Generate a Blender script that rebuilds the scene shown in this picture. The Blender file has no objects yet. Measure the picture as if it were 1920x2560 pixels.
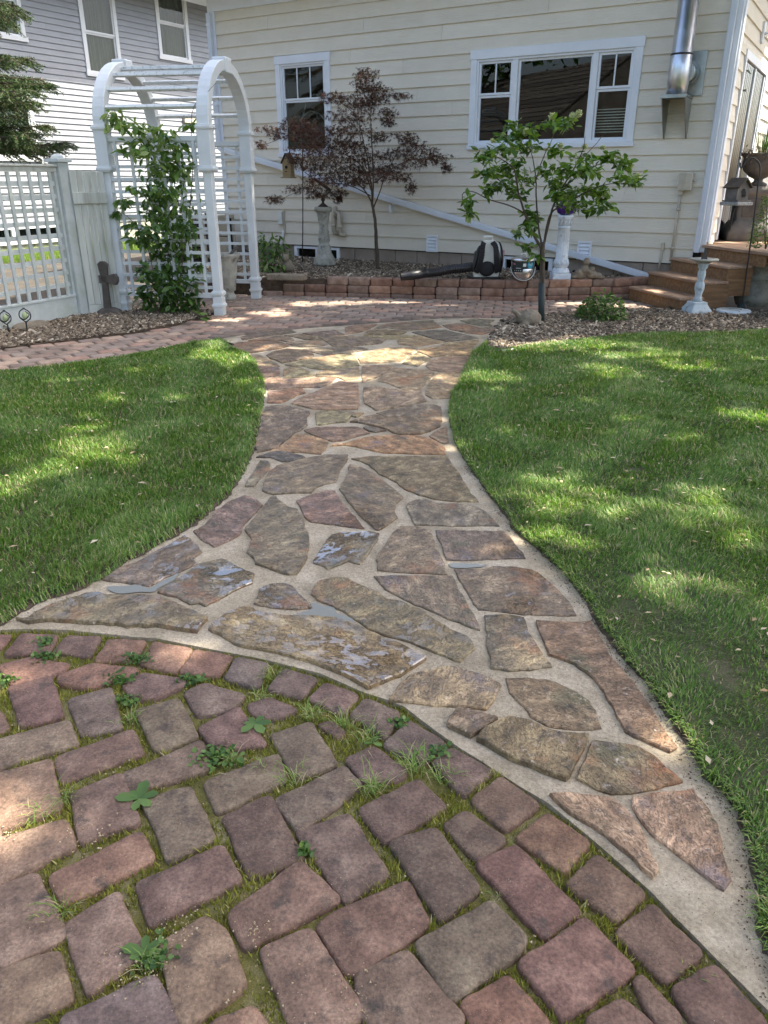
import bpy, bmesh, math, random
import numpy as np
from mathutils import Vector, Matrix, noise
from mathutils.geometry import tessellate_polygon
random.seed(7); rng = np.random.default_rng(11)
sc = bpy.context.scene; C = sc.collection
# ------------------------------------------------------------------ camera, world, sun, exposure
FPX = 1900.0; PITCH = math.atan(.437); H = 1.5
cam = bpy.data.cameras.new('camera'); camo = bpy.data.objects.new('camera', cam); C.objects.link(camo)
camo.location = (0, 0, H); camo.rotation_euler = (math.pi/2-PITCH, 0, 0)
cam.sensor_fit = 'VERTICAL'; cam.sensor_height = 24; cam.lens = 24*FPX/2560; cam.clip_end = 400; cam.clip_start = .05
sc.camera = camo
SUN = Vector((.52, .10, .85)).normalized()
w = bpy.data.worlds.new('World'); sc.world = w; w.use_nodes = True
nt = w.node_tree; bg = nt.nodes['Background']
sky = nt.nodes.new('ShaderNodeTexSky'); sky.sky_type = 'NISHITA'; sky.sun_disc = False
sky.sun_elevation = math.asin(SUN.z); sky.sun_rotation = math.atan2(SUN.x, SUN.y)
sky.air_density = 1.0; sky.dust_density = 4.5; sky.ozone_density = .5
nt.links.new(sky.outputs[0], bg.inputs[0]); bg.inputs[1].default_value = .15
sl = bpy.data.lights.new('sun', 'SUN'); sl.energy = 5.0; sl.angle = math.radians(.55); sl.color = (1, .93, .80)
so = bpy.data.objects.new('sun', sl); C.objects.link(so); so.rotation_euler = SUN.to_track_quat('Z', 'Y').to_euler(); so.location = (8, 0, 12)
vs = sc.view_settings; vs.view_transform = 'Standard'; vs.look = 'None'; vs.gamma = 1; vs.use_curve_mapping = False
vs.exposure = 1.72
# ------------------------------------------------------------------ site geometry
cp, sp = math.cos(PITCH), math.sin(PITCH)
def ray(x, y):
    X = (x-960)/FPX; Y = (1280-y)/FPX
    return (X, cp+Y*sp, -sp+Y*cp)
def G(x, y, z=0.):
    r = ray(x, y); t = (z-H)/r[2]; return (r[0]*t, r[1]*t)
def PY(x, y, Y):
    r = ray(x, y); t = Y/r[1]; return Vector((r[0]*t, Y, H+r[2]*t))
def FR(x0, y0, s):
    return lambda L, z=0.: [G(x0+a/s, y0+b/s, z) for a, b in L]
F1 = FR(500,780,4.1475); F2 = FR(860,780,4.1475); F3 = FR(0,1150,2.592); F4 = FR(560,1100,2.765); F5 = FR(1000,1100,2.765)
FC = FR(900,1300,1.6265); FE = FR(900,1850,1.6265); FB = FR(0,1300,1.659); FD = FR(0,1850,1.659); FP = FR(0,0,1)
BANG = math.atan(3460/(FPX/cp))
RT = Vector((math.sin(BANG), -math.cos(BANG), 0)); NB = Vector((math.cos(BANG), math.sin(BANG), 0))
P0 = Vector((0, 13.45, 0)); HROT = math.atan2(RT.y, RT.x)
def W(x, y, off=0.):                    # point of the beige wall seen at a place of the survey photo -> (along, height)
    r = Vector(ray(x, y)); o = P0-NB*off; t = o.dot(NB)/Vector((r.x, r.y, 0)).dot(NB)
    p = Vector((r.x*t, r.y*t, 0)); return ((p-P0).dot(RT), H+r.z*t)
SC = 5.05
def SW(x, y):
    o = P0+RT*SC; r = Vector(ray(x, y)); t = o.dot(RT)/Vector((r.x, r.y, 0)).dot(RT)
    p = Vector((r.x*t, r.y*t, 0)); return ((p-P0).dot(NB), H+r.z*t)
g = G(100, 622); PN = Vector((g[0], g[1], 0))
def NWL(x, y, off=0.):
    o = PN+RT*off; r = Vector(ray(x, y)); t = o.dot(RT)/Vector((r.x, r.y, 0)).dot(RT)
    p = Vector((r.x*t, r.y*t, 0)); return ((p-PN).dot(NB), H+r.z*t)
# ------------------------------------------------------------------ tagging and mesh helpers
def tag(o, label=None, cat=None, group=None, kind=None):
    if label: o['label'] = label
    if cat: o['category'] = cat
    if group: o['group'] = group
    if kind: o['kind'] = kind
    return o
def thing(name, label, cat, loc=(0,0,0), rz=0, group=None):
    o = bpy.data.objects.new(name, None); C.objects.link(o); o.location = loc; o.rotation_euler = (0,0,rz); o.empty_display_size = .2
    return tag(o, label, cat, group)
def link(name, me, mat=None, parent=None, loc=None, rot=None, col=None):
    o = bpy.data.objects.new(name, me); C.objects.link(o)
    if mat is not None and not me.materials: me.materials.append(mat)
    if parent: o.parent = parent
    if loc is not None: o.location = loc
    if rot is not None: o.rotation_euler = rot
    if col is not None: o.color = (*col, 1)
    return o
class MB:
    def __init__(s): s.v = []; s.f = []; s.sm = []
    def add(s, vs, fs, smooth=False):
        n = len(s.v); s.v += [tuple(a) for a in vs]; s.f += [tuple(i+n for i in f) for f in fs]; s.sm += [smooth]*len(fs); return s
    def box(s, c, d, rz=0, ry=0, rx=0, taper=1.):
        m = Matrix.Rotation(rz,3,'Z')@Matrix.Rotation(ry,3,'Y')@Matrix.Rotation(rx,3,'X'); c = Vector(c); L = []
        for z in (-1,1):
            k = taper if z > 0 else 1
            for x, y in ((-1,-1),(1,-1),(1,1),(-1,1)): L.append(c+m@Vector((x*d[0]/2*k, y*d[1]/2*k, z*d[2]/2)))
        return s.add(L, [(3,2,1,0),(4,5,6,7),(0,1,5,4),(1,2,6,5),(2,3,7,6),(3,0,4,7)])
    def bb(s, x0, x1, y0, y1, z0, z1): return s.box(((x0+x1)/2,(y0+y1)/2,(z0+z1)/2), (abs(x1-x0),abs(y1-y0),abs(z1-z0)))
    def bar(s, a, b, w, h, up=(0,0,1)):
        a = Vector(a); b = Vector(b); t = (b-a).normalized(); u = Vector(up); sd = t.cross(u).normalized(); u = sd.cross(t)
        L = []
        for p in (a, b):
            for x, y in ((-1,-1),(1,-1),(1,1),(-1,1)): L.append(p+sd*x*w/2+u*y*h/2)
        return s.add(L, [(3,2,1,0),(4,5,6,7),(0,1,5,4),(1,2,6,5),(2,3,7,6),(3,0,4,7)])
    def prism(s, poly, z0, z1):
        n = len(poly); L = [(p[0],p[1],z0) for p in poly]+[(p[0],p[1],z1) for p in poly]
        fs = [(i,(i+1)%n,n+(i+1)%n,n+i) for i in range(n)]
        fs += [tuple(range(n,2*n)), tuple(range(n-1,-1,-1))]; return s.add(L, fs)
    def tube(s, pts, r, n=8, cap=True, smooth=True):
        pts = [Vector(p) for p in pts]; r = r if hasattr(r, '__len__') else [r]*len(pts); L = []; fs = []
        u = None
        for i, p in enumerate(pts):
            t = (pts[min(i+1,len(pts)-1)]-pts[max(i-1,0)])
            t = t.normalized() if t.length > 1e-9 else Vector((0,0,1))
            if u is None:
                u = t.cross(Vector((0,0,1)) if abs(t.z) < .9 else Vector((1,0,0))).normalized()
            else:
                u = (u-t*u.dot(t)); u = u.normalized() if u.length > 1e-6 else t.orthogonal().normalized()
            v = t.cross(u)
            for k in range(n):
                a = 2*math.pi*k/n; L.append(p+(u*math.cos(a)+v*math.sin(a))*r[i])
        for i in range(len(pts)-1):
            for k in range(n): fs.append((i*n+k, i*n+(k+1)%n, (i+1)*n+(k+1)%n, (i+1)*n+k))
        s.add(L, fs, smooth)
        if cap:
            m = len(s.v)-len(L); e = (len(pts)-1)*n
            s.f += [tuple(m+k for k in range(n-1,-1,-1)), tuple(m+e+k for k in range(n))]; s.sm += [False]*2
        return s
    def lathe(s, prof, n=24, c=(0,0,0), flute=0, fn=16, frange=None, sq=0, smooth=True, sc=(1,1)):
        L = []; fs = []
        for j, (r, z) in enumerate(prof):
            for k in range(n):
                a = 2*math.pi*k/n; rr = r
                if flute and (frange is None or frange[0] <= z <= frange[1]): rr = r*(1-flute*abs(math.sin(a*fn/2)))
                if sq: rr = r/max(abs(math.cos(a)),abs(math.sin(a)))*sq+rr*(1-sq)
                L.append((c[0]+rr*math.cos(a)*sc[0], c[1]+rr*math.sin(a)*sc[1], c[2]+z))
        m = len(prof)
        for j in range(m-1):
            for k in range(n): fs.append((j*n+k, j*n+(k+1)%n, (j+1)*n+(k+1)%n, (j+1)*n+k))
        fs += [tuple(range(n-1,-1,-1)), tuple((m-1)*n+k for k in range(n))]
        return s.add(L, fs, smooth)
    def ell(s, c, r, n=14, m=9, rz=0, ry=0, rx=0, pw=1.):
        M = Matrix.Rotation(rz,3,'Z')@Matrix.Rotation(ry,3,'Y')@Matrix.Rotation(rx,3,'X'); c = Vector(c); L = []; fs = []
        f = lambda q: math.copysign(abs(q)**pw, q)
        for j in range(m+1):
            th = -math.pi/2+math.pi*j/m
            for k in range(n):
                a = 2*math.pi*k/n
                L.append(c+M@Vector((r[0]*f(math.cos(th))*f(math.cos(a)), r[1]*f(math.cos(th))*f(math.sin(a)), r[2]*f(math.sin(th)))))
        for j in range(m):
            for k in range(n): fs.append((j*n+k, j*n+(k+1)%n, (j+1)*n+(k+1)%n, (j+1)*n+k))
        return s.add(L, fs, True)
    def mesh(s, name):
        me = bpy.data.meshes.new(name); me.from_pydata(s.v, [], s.f); me.polygons.foreach_set('use_smooth', s.sm); me.update(); return me
    def build(s, name, mat, parent=None, loc=None, rot=None, col=None, bevel=0., remesh=0., seg=1):
        o = link(name, s.mesh(name), mat, parent, loc, rot, col)
        if remesh:
            m = o.modifiers.new('skin', 'REMESH'); m.mode = 'VOXEL'; m.voxel_size = remesh; m.use_smooth_shade = True
        if bevel:
            m = o.modifiers.new('edge', 'BEVEL'); m.width = bevel; m.segments = seg; m.limit_method = 'ANGLE'; m.angle_limit = .7
        return o
def soup(name, V, tri_or_quads, mat, parent=None, smooth=False, attr=None):
    """V (n,k,3) array of loose polygons with k corners -> one mesh"""
    n, k = V.shape[0], V.shape[1]; me = bpy.data.meshes.new(name)
    me.vertices.add(n*k); me.vertices.foreach_set('co', V.reshape(-1).astype(np.float32))
    F = np.asarray(tri_or_quads, dtype=np.int64)
    nf, kk = F.shape; idx = (np.arange(n)[:,None,None]*k+F[None]).reshape(-1)
    me.loops.add(len(idx)); me.loops.foreach_set('vertex_index', idx.astype(np.int32))
    me.polygons.add(n*nf); me.polygons.foreach_set('loop_start', (np.arange(n*nf)*kk).astype(np.int32)); me.polygons.foreach_set('loop_total', np.full(n*nf, kk, dtype=np.int32))
    if smooth: me.polygons.foreach_set('use_smooth', np.ones(n*nf, dtype=bool))
    if attr is not None:
        a = me.attributes.new('rnd', 'FLOAT', 'POINT'); a.data.foreach_set('value', np.repeat(attr, k).astype(np.float32))
    me.update(calc_edges=True)
    return link(name, me, mat, parent)
def pip(P, poly):
    x, y = P[:,0], P[:,1]; r = np.zeros(len(P), bool); poly = np.asarray(poly); n = len(poly); j = n-1
    for i in range(n):
        xi, yi, xj, yj = *poly[i], *poly[j]
        if yi != yj: r ^= ((yi > y) != (yj > y)) & (x < (xj-xi)*(y-yi)/(yj-yi)+xi)
        j = i
    return r
def segdist(P, poly, closed=True):
    d = np.full(len(P), 1e9); poly = np.asarray(poly); n = len(poly)
    for i in range(n if closed else n-1):
        a = poly[i]; b = poly[(i+1)%n]; ab = b-a; t = np.clip(((P-a)@ab)/max(ab@ab, 1e-12), 0, 1)
        d = np.minimum(d, np.linalg.norm(P-(a+t[:,None]*ab), axis=1))
    return d
def ragged(poly, step=.03, amp=.006, seed=0, closed=True):
    out = []; n = len(poly)
    for i in range(n if closed else n-1):
        a = np.array(poly[i]); b = np.array(poly[(i+1)%n]); L = np.linalg.norm(b-a); k = max(1, int(L/step))
        nr = np.array([-(b-a)[1], (b-a)[0]])/max(L, 1e-9)
        for j in range(k):
            p = a+(b-a)*j/k; q = noise.noise(Vector((p[0]*13+seed*7, p[1]*13, seed)))+.6*noise.noise(Vector((p[0]*45, p[1]*45+seed*3, seed+5)))
            out.append(tuple(p+nr*q*amp*(1 if j else .5)))
    return out
def sample(poly, n, seed=0):
    r = np.random.default_rng(seed); poly = np.asarray(poly); lo = poly.min(0); hi = poly.max(0); out = []; got = 0
    while got < n:
        P = r.uniform(lo, hi, (max(n, 1000), 2)); P = P[pip(P, poly)]; out.append(P); got += len(P)
    return np.concatenate(out)[:n]
def area(poly):
    p = np.asarray(poly); x, y = p[:,0], p[:,1]; return abs(np.dot(x, np.roll(y,-1))-np.dot(y, np.roll(x,-1)))/2
def sheet(name, poly, z, mat, kind='structure', thick=0.):
    m = MB(); T = tessellate_polygon([[Vector((p[0],p[1],0)) for p in poly]])
    n = len(poly); L = [(p[0],p[1],z) for p in poly]; fs = []
    for t in T:
        a, b, c = [Vector(L[i]) for i in t]
        fs.append(tuple(t) if (b-a).cross(c-a).z > 0 else tuple(reversed(t)))
    m.add(L, fs)
    if thick:
        m.add(L+[(p[0],p[1],z-thick) for p in poly], [(i,(i+1)%n,n+(i+1)%n,n+i) for i in range(n)])
    o = m.build(name, mat); 
    if kind: o['kind'] = kind
    return o
# ------------------------------------------------------------------ materials
def newmat(name):
    m = bpy.data.materials.new(name); m.use_nodes = True; n = m.node_tree; n.nodes.clear()
    return m, n.nodes, n.links.new
def N(nodes, t, **k):
    n = nodes.new(t)
    for a, v in k.items():
        if a.startswith('i_'):
            key = a[2:]; key = int(key) if key.isdigit() else key.replace('_', ' ')
            n.inputs[key].default_value = v
        else: setattr(n, a, v)
    return n
def ramp(nodes, stops, interp='LINEAR'):
    r = nodes.new('ShaderNodeValToRGB'); r.color_ramp.interpolation = interp; e = r.color_ramp.elements
    while len(e) < len(stops): e.new(.5)
    for i, (p, c) in enumerate(stops):
        e[i].position = p; e[i].color = (*c, 1) if hasattr(c, '__len__') else (c, c, c, 1)
    return r
def surf(name, c1, c2, c3=None, scale=6, detail=6, rough=.8, rough2=None, bump=.3, bscale=40, bdist=.01, metal=0., fine=None, fines=150, tint=False, objrand=.0, stretch=(1,1,1), spec=.5, world=False, blotch=None, blotch_scale=1.5, blotch_at=(.55,.7), coat=0.):
    """mottled surface: large-scale mix of c1..c3, fine grain, bump, optional per-object tint and stains"""
    m, nd, ln = newmat(name); out = N(nd,'ShaderNodeOutputMaterial'); b = N(nd,'ShaderNodeBsdfPrincipled'); ln(b.outputs[0], out.inputs[0])
    tc = N(nd,'ShaderNodeTexCoord'); mp = N(nd,'ShaderNodeMapping'); mp.inputs['Scale'].default_value = stretch
    if world: ge = N(nd,'ShaderNodeNewGeometry'); src = ge.outputs['Position']
    else: src = tc.outputs['Object']
    oi = N(nd,'ShaderNodeObjectInfo')
    va = N(nd,'ShaderNodeVectorMath', operation='MULTIPLY_ADD'); sc3 = N(nd,'ShaderNodeCombineXYZ')
    mu = N(nd,'ShaderNodeMath', operation='MULTIPLY', i_1=37.)
    ln(oi.outputs['Random'], mu.inputs[0])
    for i in range(3): ln(mu.outputs[0], sc3.inputs[i])
    ad = N(nd,'ShaderNodeVectorMath', operation='ADD'); ln(src, ad.inputs[0])
    if not world: ln(sc3.outputs[0], ad.inputs[1])
    ln(ad.outputs[0], mp.inputs[0])
    n1 = N(nd,'ShaderNodeTexNoise', i_Scale=scale, i_Detail=detail, i_Roughness=.6); ln(mp.outputs[0], n1.inputs['Vector'])
    st = [(.32, c1), (.68, c2)] if c3 is None else [(.28, c1), (.5, c2), (.72, c3)]
    r1 = ramp(nd, st); ln(n1.outputs[0], r1.inputs[0]); col = r1.outputs[0]
    if tint:
        mx = N(nd,'ShaderNodeMix', data_type='RGBA', blend_type='MULTIPLY'); mx.inputs[0].default_value = 1
        ln(col, mx.inputs[6]); ln(oi.outputs['Color'], mx.inputs[7]); col = mx.outputs[2]
    if blotch:
        n3 = N(nd,'ShaderNodeTexNoise', i_Scale=blotch_scale, i_Detail=5., i_Roughness=.65); ln(mp.outputs[0], n3.inputs['Vector'])
        r3 = ramp(nd, [(blotch_at[0], 0.), (blotch_at[1], 1.)]); ln(n3.outputs[0], r3.inputs[0])
        mx = N(nd,'ShaderNodeMix', data_type='RGBA'); ln(r3.outputs[0], mx.inputs[0]); ln(col, mx.inputs[6]); mx.inputs[7].default_value = (*blotch, 1); col = mx.outputs[2]
    if fine:
        n2 = N(nd,'ShaderNodeTexNoise', i_Scale=fines, i_Detail=2., i_Roughness=.7); ln(mp.outputs[0], n2.inputs['Vector'])
        r2 = ramp(nd, [(.3, 1-fine), (.7, 1+fine)]); ln(n2.outputs[0], r2.inputs[0])
        mx = N(nd,'ShaderNodeMix', data_type='RGBA', blend_type='MULTIPLY'); mx.inputs[0].default_value = 1
        ln(col, mx.inputs[6]); ln(r2.outputs[0], mx.inputs[7]); col = mx.outputs[2]
    if objrand:
        hs = N(nd,'ShaderNodeHueSaturation'); mr = N(nd,'ShaderNodeMapRange'); mr.inputs[3].default_value = 1-objrand; mr.inputs[4].default_value = 1+objrand
        ln(oi.outputs['Random'], mr.inputs[0]); ln(mr.outputs[0], hs.inputs['Value']); ln(col, hs.inputs['Color']); col = hs.outputs[0]
    ln(col, b.inputs['Base Color']); b.inputs['Metallic'].default_value = metal
    b.inputs['Specular IOR Level'].default_value = spec; b.inputs['Coat Weight'].default_value = coat
    if rough2 is not None:
        rr = ramp(nd, [(.4, rough), (.6, rough2)]); n4 = N(nd,'ShaderNodeTexNoise', i_Scale=scale*1.7, i_Detail=4.); ln(mp.outputs[0], n4.inputs['Vector']); ln(n4.outputs[0], rr.inputs[0]); ln(rr.outputs[0], b.inputs['Roughness'])
    else: b.inputs['Roughness'].default_value = rough
    if bump:
        nb = N(nd,'ShaderNodeTexNoise', i_Scale=bscale, i_Detail=6., i_Roughness=.65); ln(mp.outputs[0], nb.inputs['Vector'])
        bu = N(nd,'ShaderNodeBump', i_Strength=bump, i_Distance=bdist); ln(nb.outputs[0], bu.inputs['Height']); ln(bu.outputs[0], b.inputs['Normal'])
    return m
def leafmat(name, stops, rough=.5, trans=.35, tcol=None, spec=.4):
    m, nd, ln = newmat(name); out = N(nd,'ShaderNodeOutputMaterial'); b = N(nd,'ShaderNodeBsdfPrincipled'); b.inputs['Roughness'].default_value = rough; b.inputs['Specular IOR Level'].default_value = spec
    at = N(nd,'ShaderNodeAttribute', attribute_name='rnd'); r = ramp(nd, stops); ln(at.outputs['Fac'], r.inputs[0]); ln(r.outputs[0], b.inputs['Base Color'])
    t = N(nd,'ShaderNodeBsdfTranslucent'); hs = N(nd,'ShaderNodeHueSaturation'); hs.inputs['Value'].default_value = 1.5; hs.inputs['Saturation'].default_value = 1.1
    ln(r.outputs[0], hs.inputs['Color']); ln(hs.outputs[0], t.inputs[0])
    mx = N(nd,'ShaderNodeMixShader'); mx.inputs[0].default_value = trans; ln(b.outputs[0], mx.inputs[1]); ln(t.outputs[0], mx.inputs[2]); ln(mx.outputs[0], out.inputs[0]); return m
def plain(name, col, rough=.5, metal=0., spec=.5):
    m, nd, ln = newmat(name); out = N(nd,'ShaderNodeOutputMaterial'); b = N(nd,'ShaderNodeBsdfPrincipled'); ln(b.outputs[0], out.inputs[0])
    n1 = N(nd,'ShaderNodeTexNoise', i_Scale=9., i_Detail=5.); tc = N(nd,'ShaderNodeTexCoord'); ln(tc.outputs['Object'], n1.inputs['Vector'])
    r = ramp(nd, [(.3, tuple(c*.86 for c in col)), (.7, tuple(min(1, c*1.08) for c in col))]); ln(n1.outputs[0], r.inputs[0]); ln(r.outputs[0], b.inputs['Base Color'])
    b.inputs['Roughness'].default_value = rough; b.inputs['Metallic'].default_value = metal; b.inputs['Specular IOR Level'].default_value = spec; return m
def stonemat(name, wet):
    m, nd, ln = newmat(name); out = N(nd,'ShaderNodeOutputMaterial'); b = N(nd,'ShaderNodeBsdfPrincipled'); ln(b.outputs[0], out.inputs[0])
    ge = N(nd,'ShaderNodeNewGeometry'); oi = N(nd,'ShaderNodeObjectInfo')
    rot = N(nd,'ShaderNodeVectorRotate', rotation_type='Z_AXIS'); mu = N(nd,'ShaderNodeMath', operation='MULTIPLY', i_1=9.)
    ln(oi.outputs['Random'], mu.inputs[0]); ln(mu.outputs[0], rot.inputs['Angle']); ln(ge.outputs['Position'], rot.inputs['Vector'])
    mp = N(nd,'ShaderNodeMapping'); mp.inputs['Scale'].default_value = (1,1.5,1); ln(rot.outputs[0], mp.inputs[0])
    n1 = N(nd,'ShaderNodeTexNoise', i_Scale=9., i_Detail=12., i_Roughness=.74, i_Distortion=.1); ln(mp.outputs[0], n1.inputs['Vector'])
    r1 = ramp(nd, [(.30,(.068,.054,.037)),(.42,(.160,.124,.083)),(.52,(.245,.192,.130)),(.66,(.49,.405,.285))]); ln(n1.outputs[0], r1.inputs[0])
    mx = N(nd,'ShaderNodeMix', data_type='RGBA', blend_type='MULTIPLY'); mx.inputs[0].default_value = 1; ln(r1.outputs[0], mx.inputs[6]); ln(oi.outputs['Color'], mx.inputs[7])
    # rust-orange and olive/mauve mineral stains
    def stain(prev, col, sc_, lo, hi, off):
        ad = N(nd,'ShaderNodeVectorMath', operation='ADD'); ad.inputs[1].default_value = (off, off*2, off*3); ln(ge.outputs['Position'], ad.inputs[0])
        q = N(nd,'ShaderNodeTexNoise', i_Scale=sc_, i_Detail=6., i_Roughness=.7); ln(ad.outputs[0], q.inputs['Vector'])
        r = ramp(nd, [(lo, 0.), (hi, .8)]); ln(q.outputs[0], r.inputs[0])
        x = N(nd,'ShaderNodeMix', data_type='RGBA'); ln(r.outputs[0], x.inputs[0]); ln(prev, x.inputs[6]); x.inputs[7].default_value = (*col, 1); return x.outputs[2]
    c = stain(mx.outputs[2], (.40,.17,.07), 3.2, .56, .70, 4.)
    c = stain(c, (.13,.12,.065), 4.1, .55, .68, 11.)
    c = stain(c, (.20,.16,.17), 5., .57, .70, 23.)
    c = stain(c, (.045,.038,.033), 18., .55, .70, 31.)
    c = stain(c, (.60,.52,.43), 45., .60, .72, 31.)
    dk = N(nd,'ShaderNodeMix', data_type='RGBA', blend_type='MULTIPLY'); ln(c, dk.inputs[6]); dk.inputs[7].default_value = (.66,.57,.47,1); dk.inputs[0].default_value = 0
    # layered cleft relief, its crease shade also painted into the colour
    n2 = N(nd,'ShaderNodeTexNoise', i_Scale=13., i_Detail=10., i_Roughness=.66, i_Distortion=.25); ln(mp.outputs[0], n2.inputs['Vector'])
    st = ramp(nd, [(.30,.0),(.335,.16),(.40,.18),(.43,.36),(.49,.38),(.52,.58),(.58,.60),(.61,.82),(.70,.9)]); ln(n2.outputs[0], st.inputs[0])
    n3 = N(nd,'ShaderNodeTexNoise', i_Scale=90., i_Detail=5., i_Roughness=.7); ln(mp.outputs[0], n3.inputs['Vector'])
    m3 = N(nd,'ShaderNodeMath', operation='MULTIPLY_ADD', i_1=.16); ln(n3.outputs[0], m3.inputs[0]); ln(st.outputs[0], m3.inputs[2])
    cr = ramp(nd, [(.300,1.),(.318,.45),(.336,1.),(.402,1.),(.416,.5),(.432,1.),(.492,1.),(.506,.5),(.522,1.),(.582,1.),(.596,.45),(.612,1.)]); ln(n2.outputs[0], cr.inputs[0])
    cm = N(nd,'ShaderNodeMix', data_type='RGBA', blend_type='MULTIPLY'); cm.inputs[0].default_value = .8; ln(dk.outputs[2], cm.inputs[6]); ln(cr.outputs[0], cm.inputs[7])
    st2 = ramp(nd, [(.30,.72),(.5,1.),(.68,1.28)]); ln(n2.outputs[0], st2.inputs[0]); cm2 = N(nd,'ShaderNodeMix', data_type='RGBA', blend_type='MULTIPLY'); cm2.inputs[0].default_value = 1.; ln(cm.outputs[2], cm2.inputs[6]); ln(st2.outputs[0], cm2.inputs[7])  # hollows shaded and crests lightened in the colour
    bu = N(nd,'ShaderNodeBump', i_Strength=.75, i_Distance=.009); ln(m3.outputs[0], bu.inputs['Height']); bu.inputs['Distance'].default_value = .03
    if wet:
        n4 = N(nd,'ShaderNodeTexNoise', i_Scale=2.6, i_Detail=3.); ln(ge.outputs['Position'], n4.inputs['Vector'])
        rw = ramp(nd, [(.38, 1.), (.60, 0.)] if wet > 1 else [(.30, 1.), (.50, 0.)]); ln(n4.outputs[0], rw.inputs[0])      # 1 = wet
        ln(rw.outputs[0], dk.inputs[0])
        rr = N(nd,'ShaderNodeMapRange'); rr.inputs[3].default_value = .6; rr.inputs[4].default_value = .11; ln(rw.outputs[0], rr.inputs[0]); ln(rr.outputs[0], b.inputs['Roughness'])
        # standing water in the hollows: flat and mirror-smooth
        th_ = .455 if wet > 1 else .375; pu = ramp(nd, [(th_-.015, 1.), (th_+.03, 0.)]); ln(n2.outputs[0], pu.inputs[0])
        pm = N(nd,'ShaderNodeMath', operation='MULTIPLY'); ln(pu.outputs[0], pm.inputs[0]); ln(rw.outputs[0], pm.inputs[1])
        bs = N(nd,'ShaderNodeMath', operation='MULTIPLY_ADD', i_1=-.86, i_2=.88); ln(pm.outputs[0], bs.inputs[0]); ln(bs.outputs[0], bu.inputs['Strength'])
        r5 = N(nd,'ShaderNodeMix'); ln(pm.outputs[0], r5.inputs[0]); ln(rr.outputs[0], r5.inputs[2]); r5.inputs[3].default_value = .03; ln(r5.outputs[0], b.inputs['Roughness'])
        b.inputs['IOR'].default_value = 1.62; b.inputs['Specular IOR Level'].default_value = .6; b.inputs['Coat Weight'].default_value = 0.; ln(pm.outputs[0], b.inputs['Coat Weight']); b.inputs['Coat Roughness'].default_value = .04; b.inputs['Coat IOR'].default_value = 1.9
    else: b.inputs['Roughness'].default_value = .62
    ln(cm2.outputs[2], b.inputs['Base Color']); ln(bu.outputs[0], b.inputs['Normal']); return m
def sidemat():
    m, nd, ln = newmat('fibre_cement_siding'); out = N(nd,'ShaderNodeOutputMaterial'); b = N(nd,'ShaderNodeBsdfPrincipled'); ln(b.outputs[0], out.inputs[0])
    tc = N(nd,'ShaderNodeTexCoord'); oi = N(nd,'ShaderNodeObjectInfo'); cx = N(nd,'ShaderNodeCombineXYZ'); mu = N(nd,'ShaderNodeMath', operation='MULTIPLY', i_1=60.)
    ln(oi.outputs['Random'], mu.inputs[0]); ln(mu.outputs[0], cx.inputs[0]); ln(mu.outputs[0], cx.inputs[2])
    ad = N(nd,'ShaderNodeVectorMath', operation='ADD'); ln(tc.outputs['Object'], ad.inputs[0]); ln(cx.outputs[0], ad.inputs[1])
    mp = N(nd,'ShaderNodeMapping'); mp.inputs['Scale'].default_value = (1.1,1.1,9); ln(ad.outputs[0], mp.inputs[0])
    nz = N(nd,'ShaderNodeTexNoise', i_Scale=1.3, i_Detail=2., i_Roughness=.5); ln(mp.outputs[0], nz.inputs['Vector'])
    # rings of an embossed wood grain: sine of a distorted field
    k = N(nd,'ShaderNodeMath', operation='MULTIPLY', i_1=75.); ln(nz.outputs[0], k.inputs[0]); s = N(nd,'ShaderNodeMath', operation='SINE'); ln(k.outputs[0], s.inputs[0])
    f = N(nd,'ShaderNodeTexNoise', i_Scale=60., i_Detail=3.); mp2 = N(nd,'ShaderNodeMapping'); mp2.inputs['Scale'].default_value = (.15,.15,1.); ln(ad.outputs[0], mp2.inputs[0]); ln(mp2.outputs[0], f.inputs['Vector'])
    a = N(nd,'ShaderNodeMath', operation='MULTIPLY_ADD', i_1=.35); ln(s.outputs[0], a.inputs[0]); ln(f.outputs[0], a.inputs[2])
    bu = N(nd,'ShaderNodeBump', i_Strength=.5, i_Distance=.0035); ln(a.outputs[0], bu.inputs['Height']); ln(bu.outputs[0], b.inputs['Normal'])
    n5 = N(nd,'ShaderNodeTexNoise', i_Scale=2.5, i_Detail=6., i_Roughness=.65); ln(ad.outputs[0], n5.inputs['Vector'])
    r = ramp(nd, [(.3,(.675,.62,.505)),(.7,(.73,.675,.565))]); ln(n5.outputs[0], r.inputs[0])
    hs = N(nd,'ShaderNodeHueSaturation'); mr = N(nd,'ShaderNodeMapRange'); mr.inputs[3].default_value = .95; mr.inputs[4].default_value = 1.04; ln(oi.outputs['Random'], mr.inputs[0]); ln(mr.outputs[0], hs.inputs['Value'])
    ln(r.outputs[0], hs.inputs['Color']); ln(hs.outputs[0], b.inputs['Base Color']); b.inputs['Roughness'].default_value = .55; return m
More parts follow.
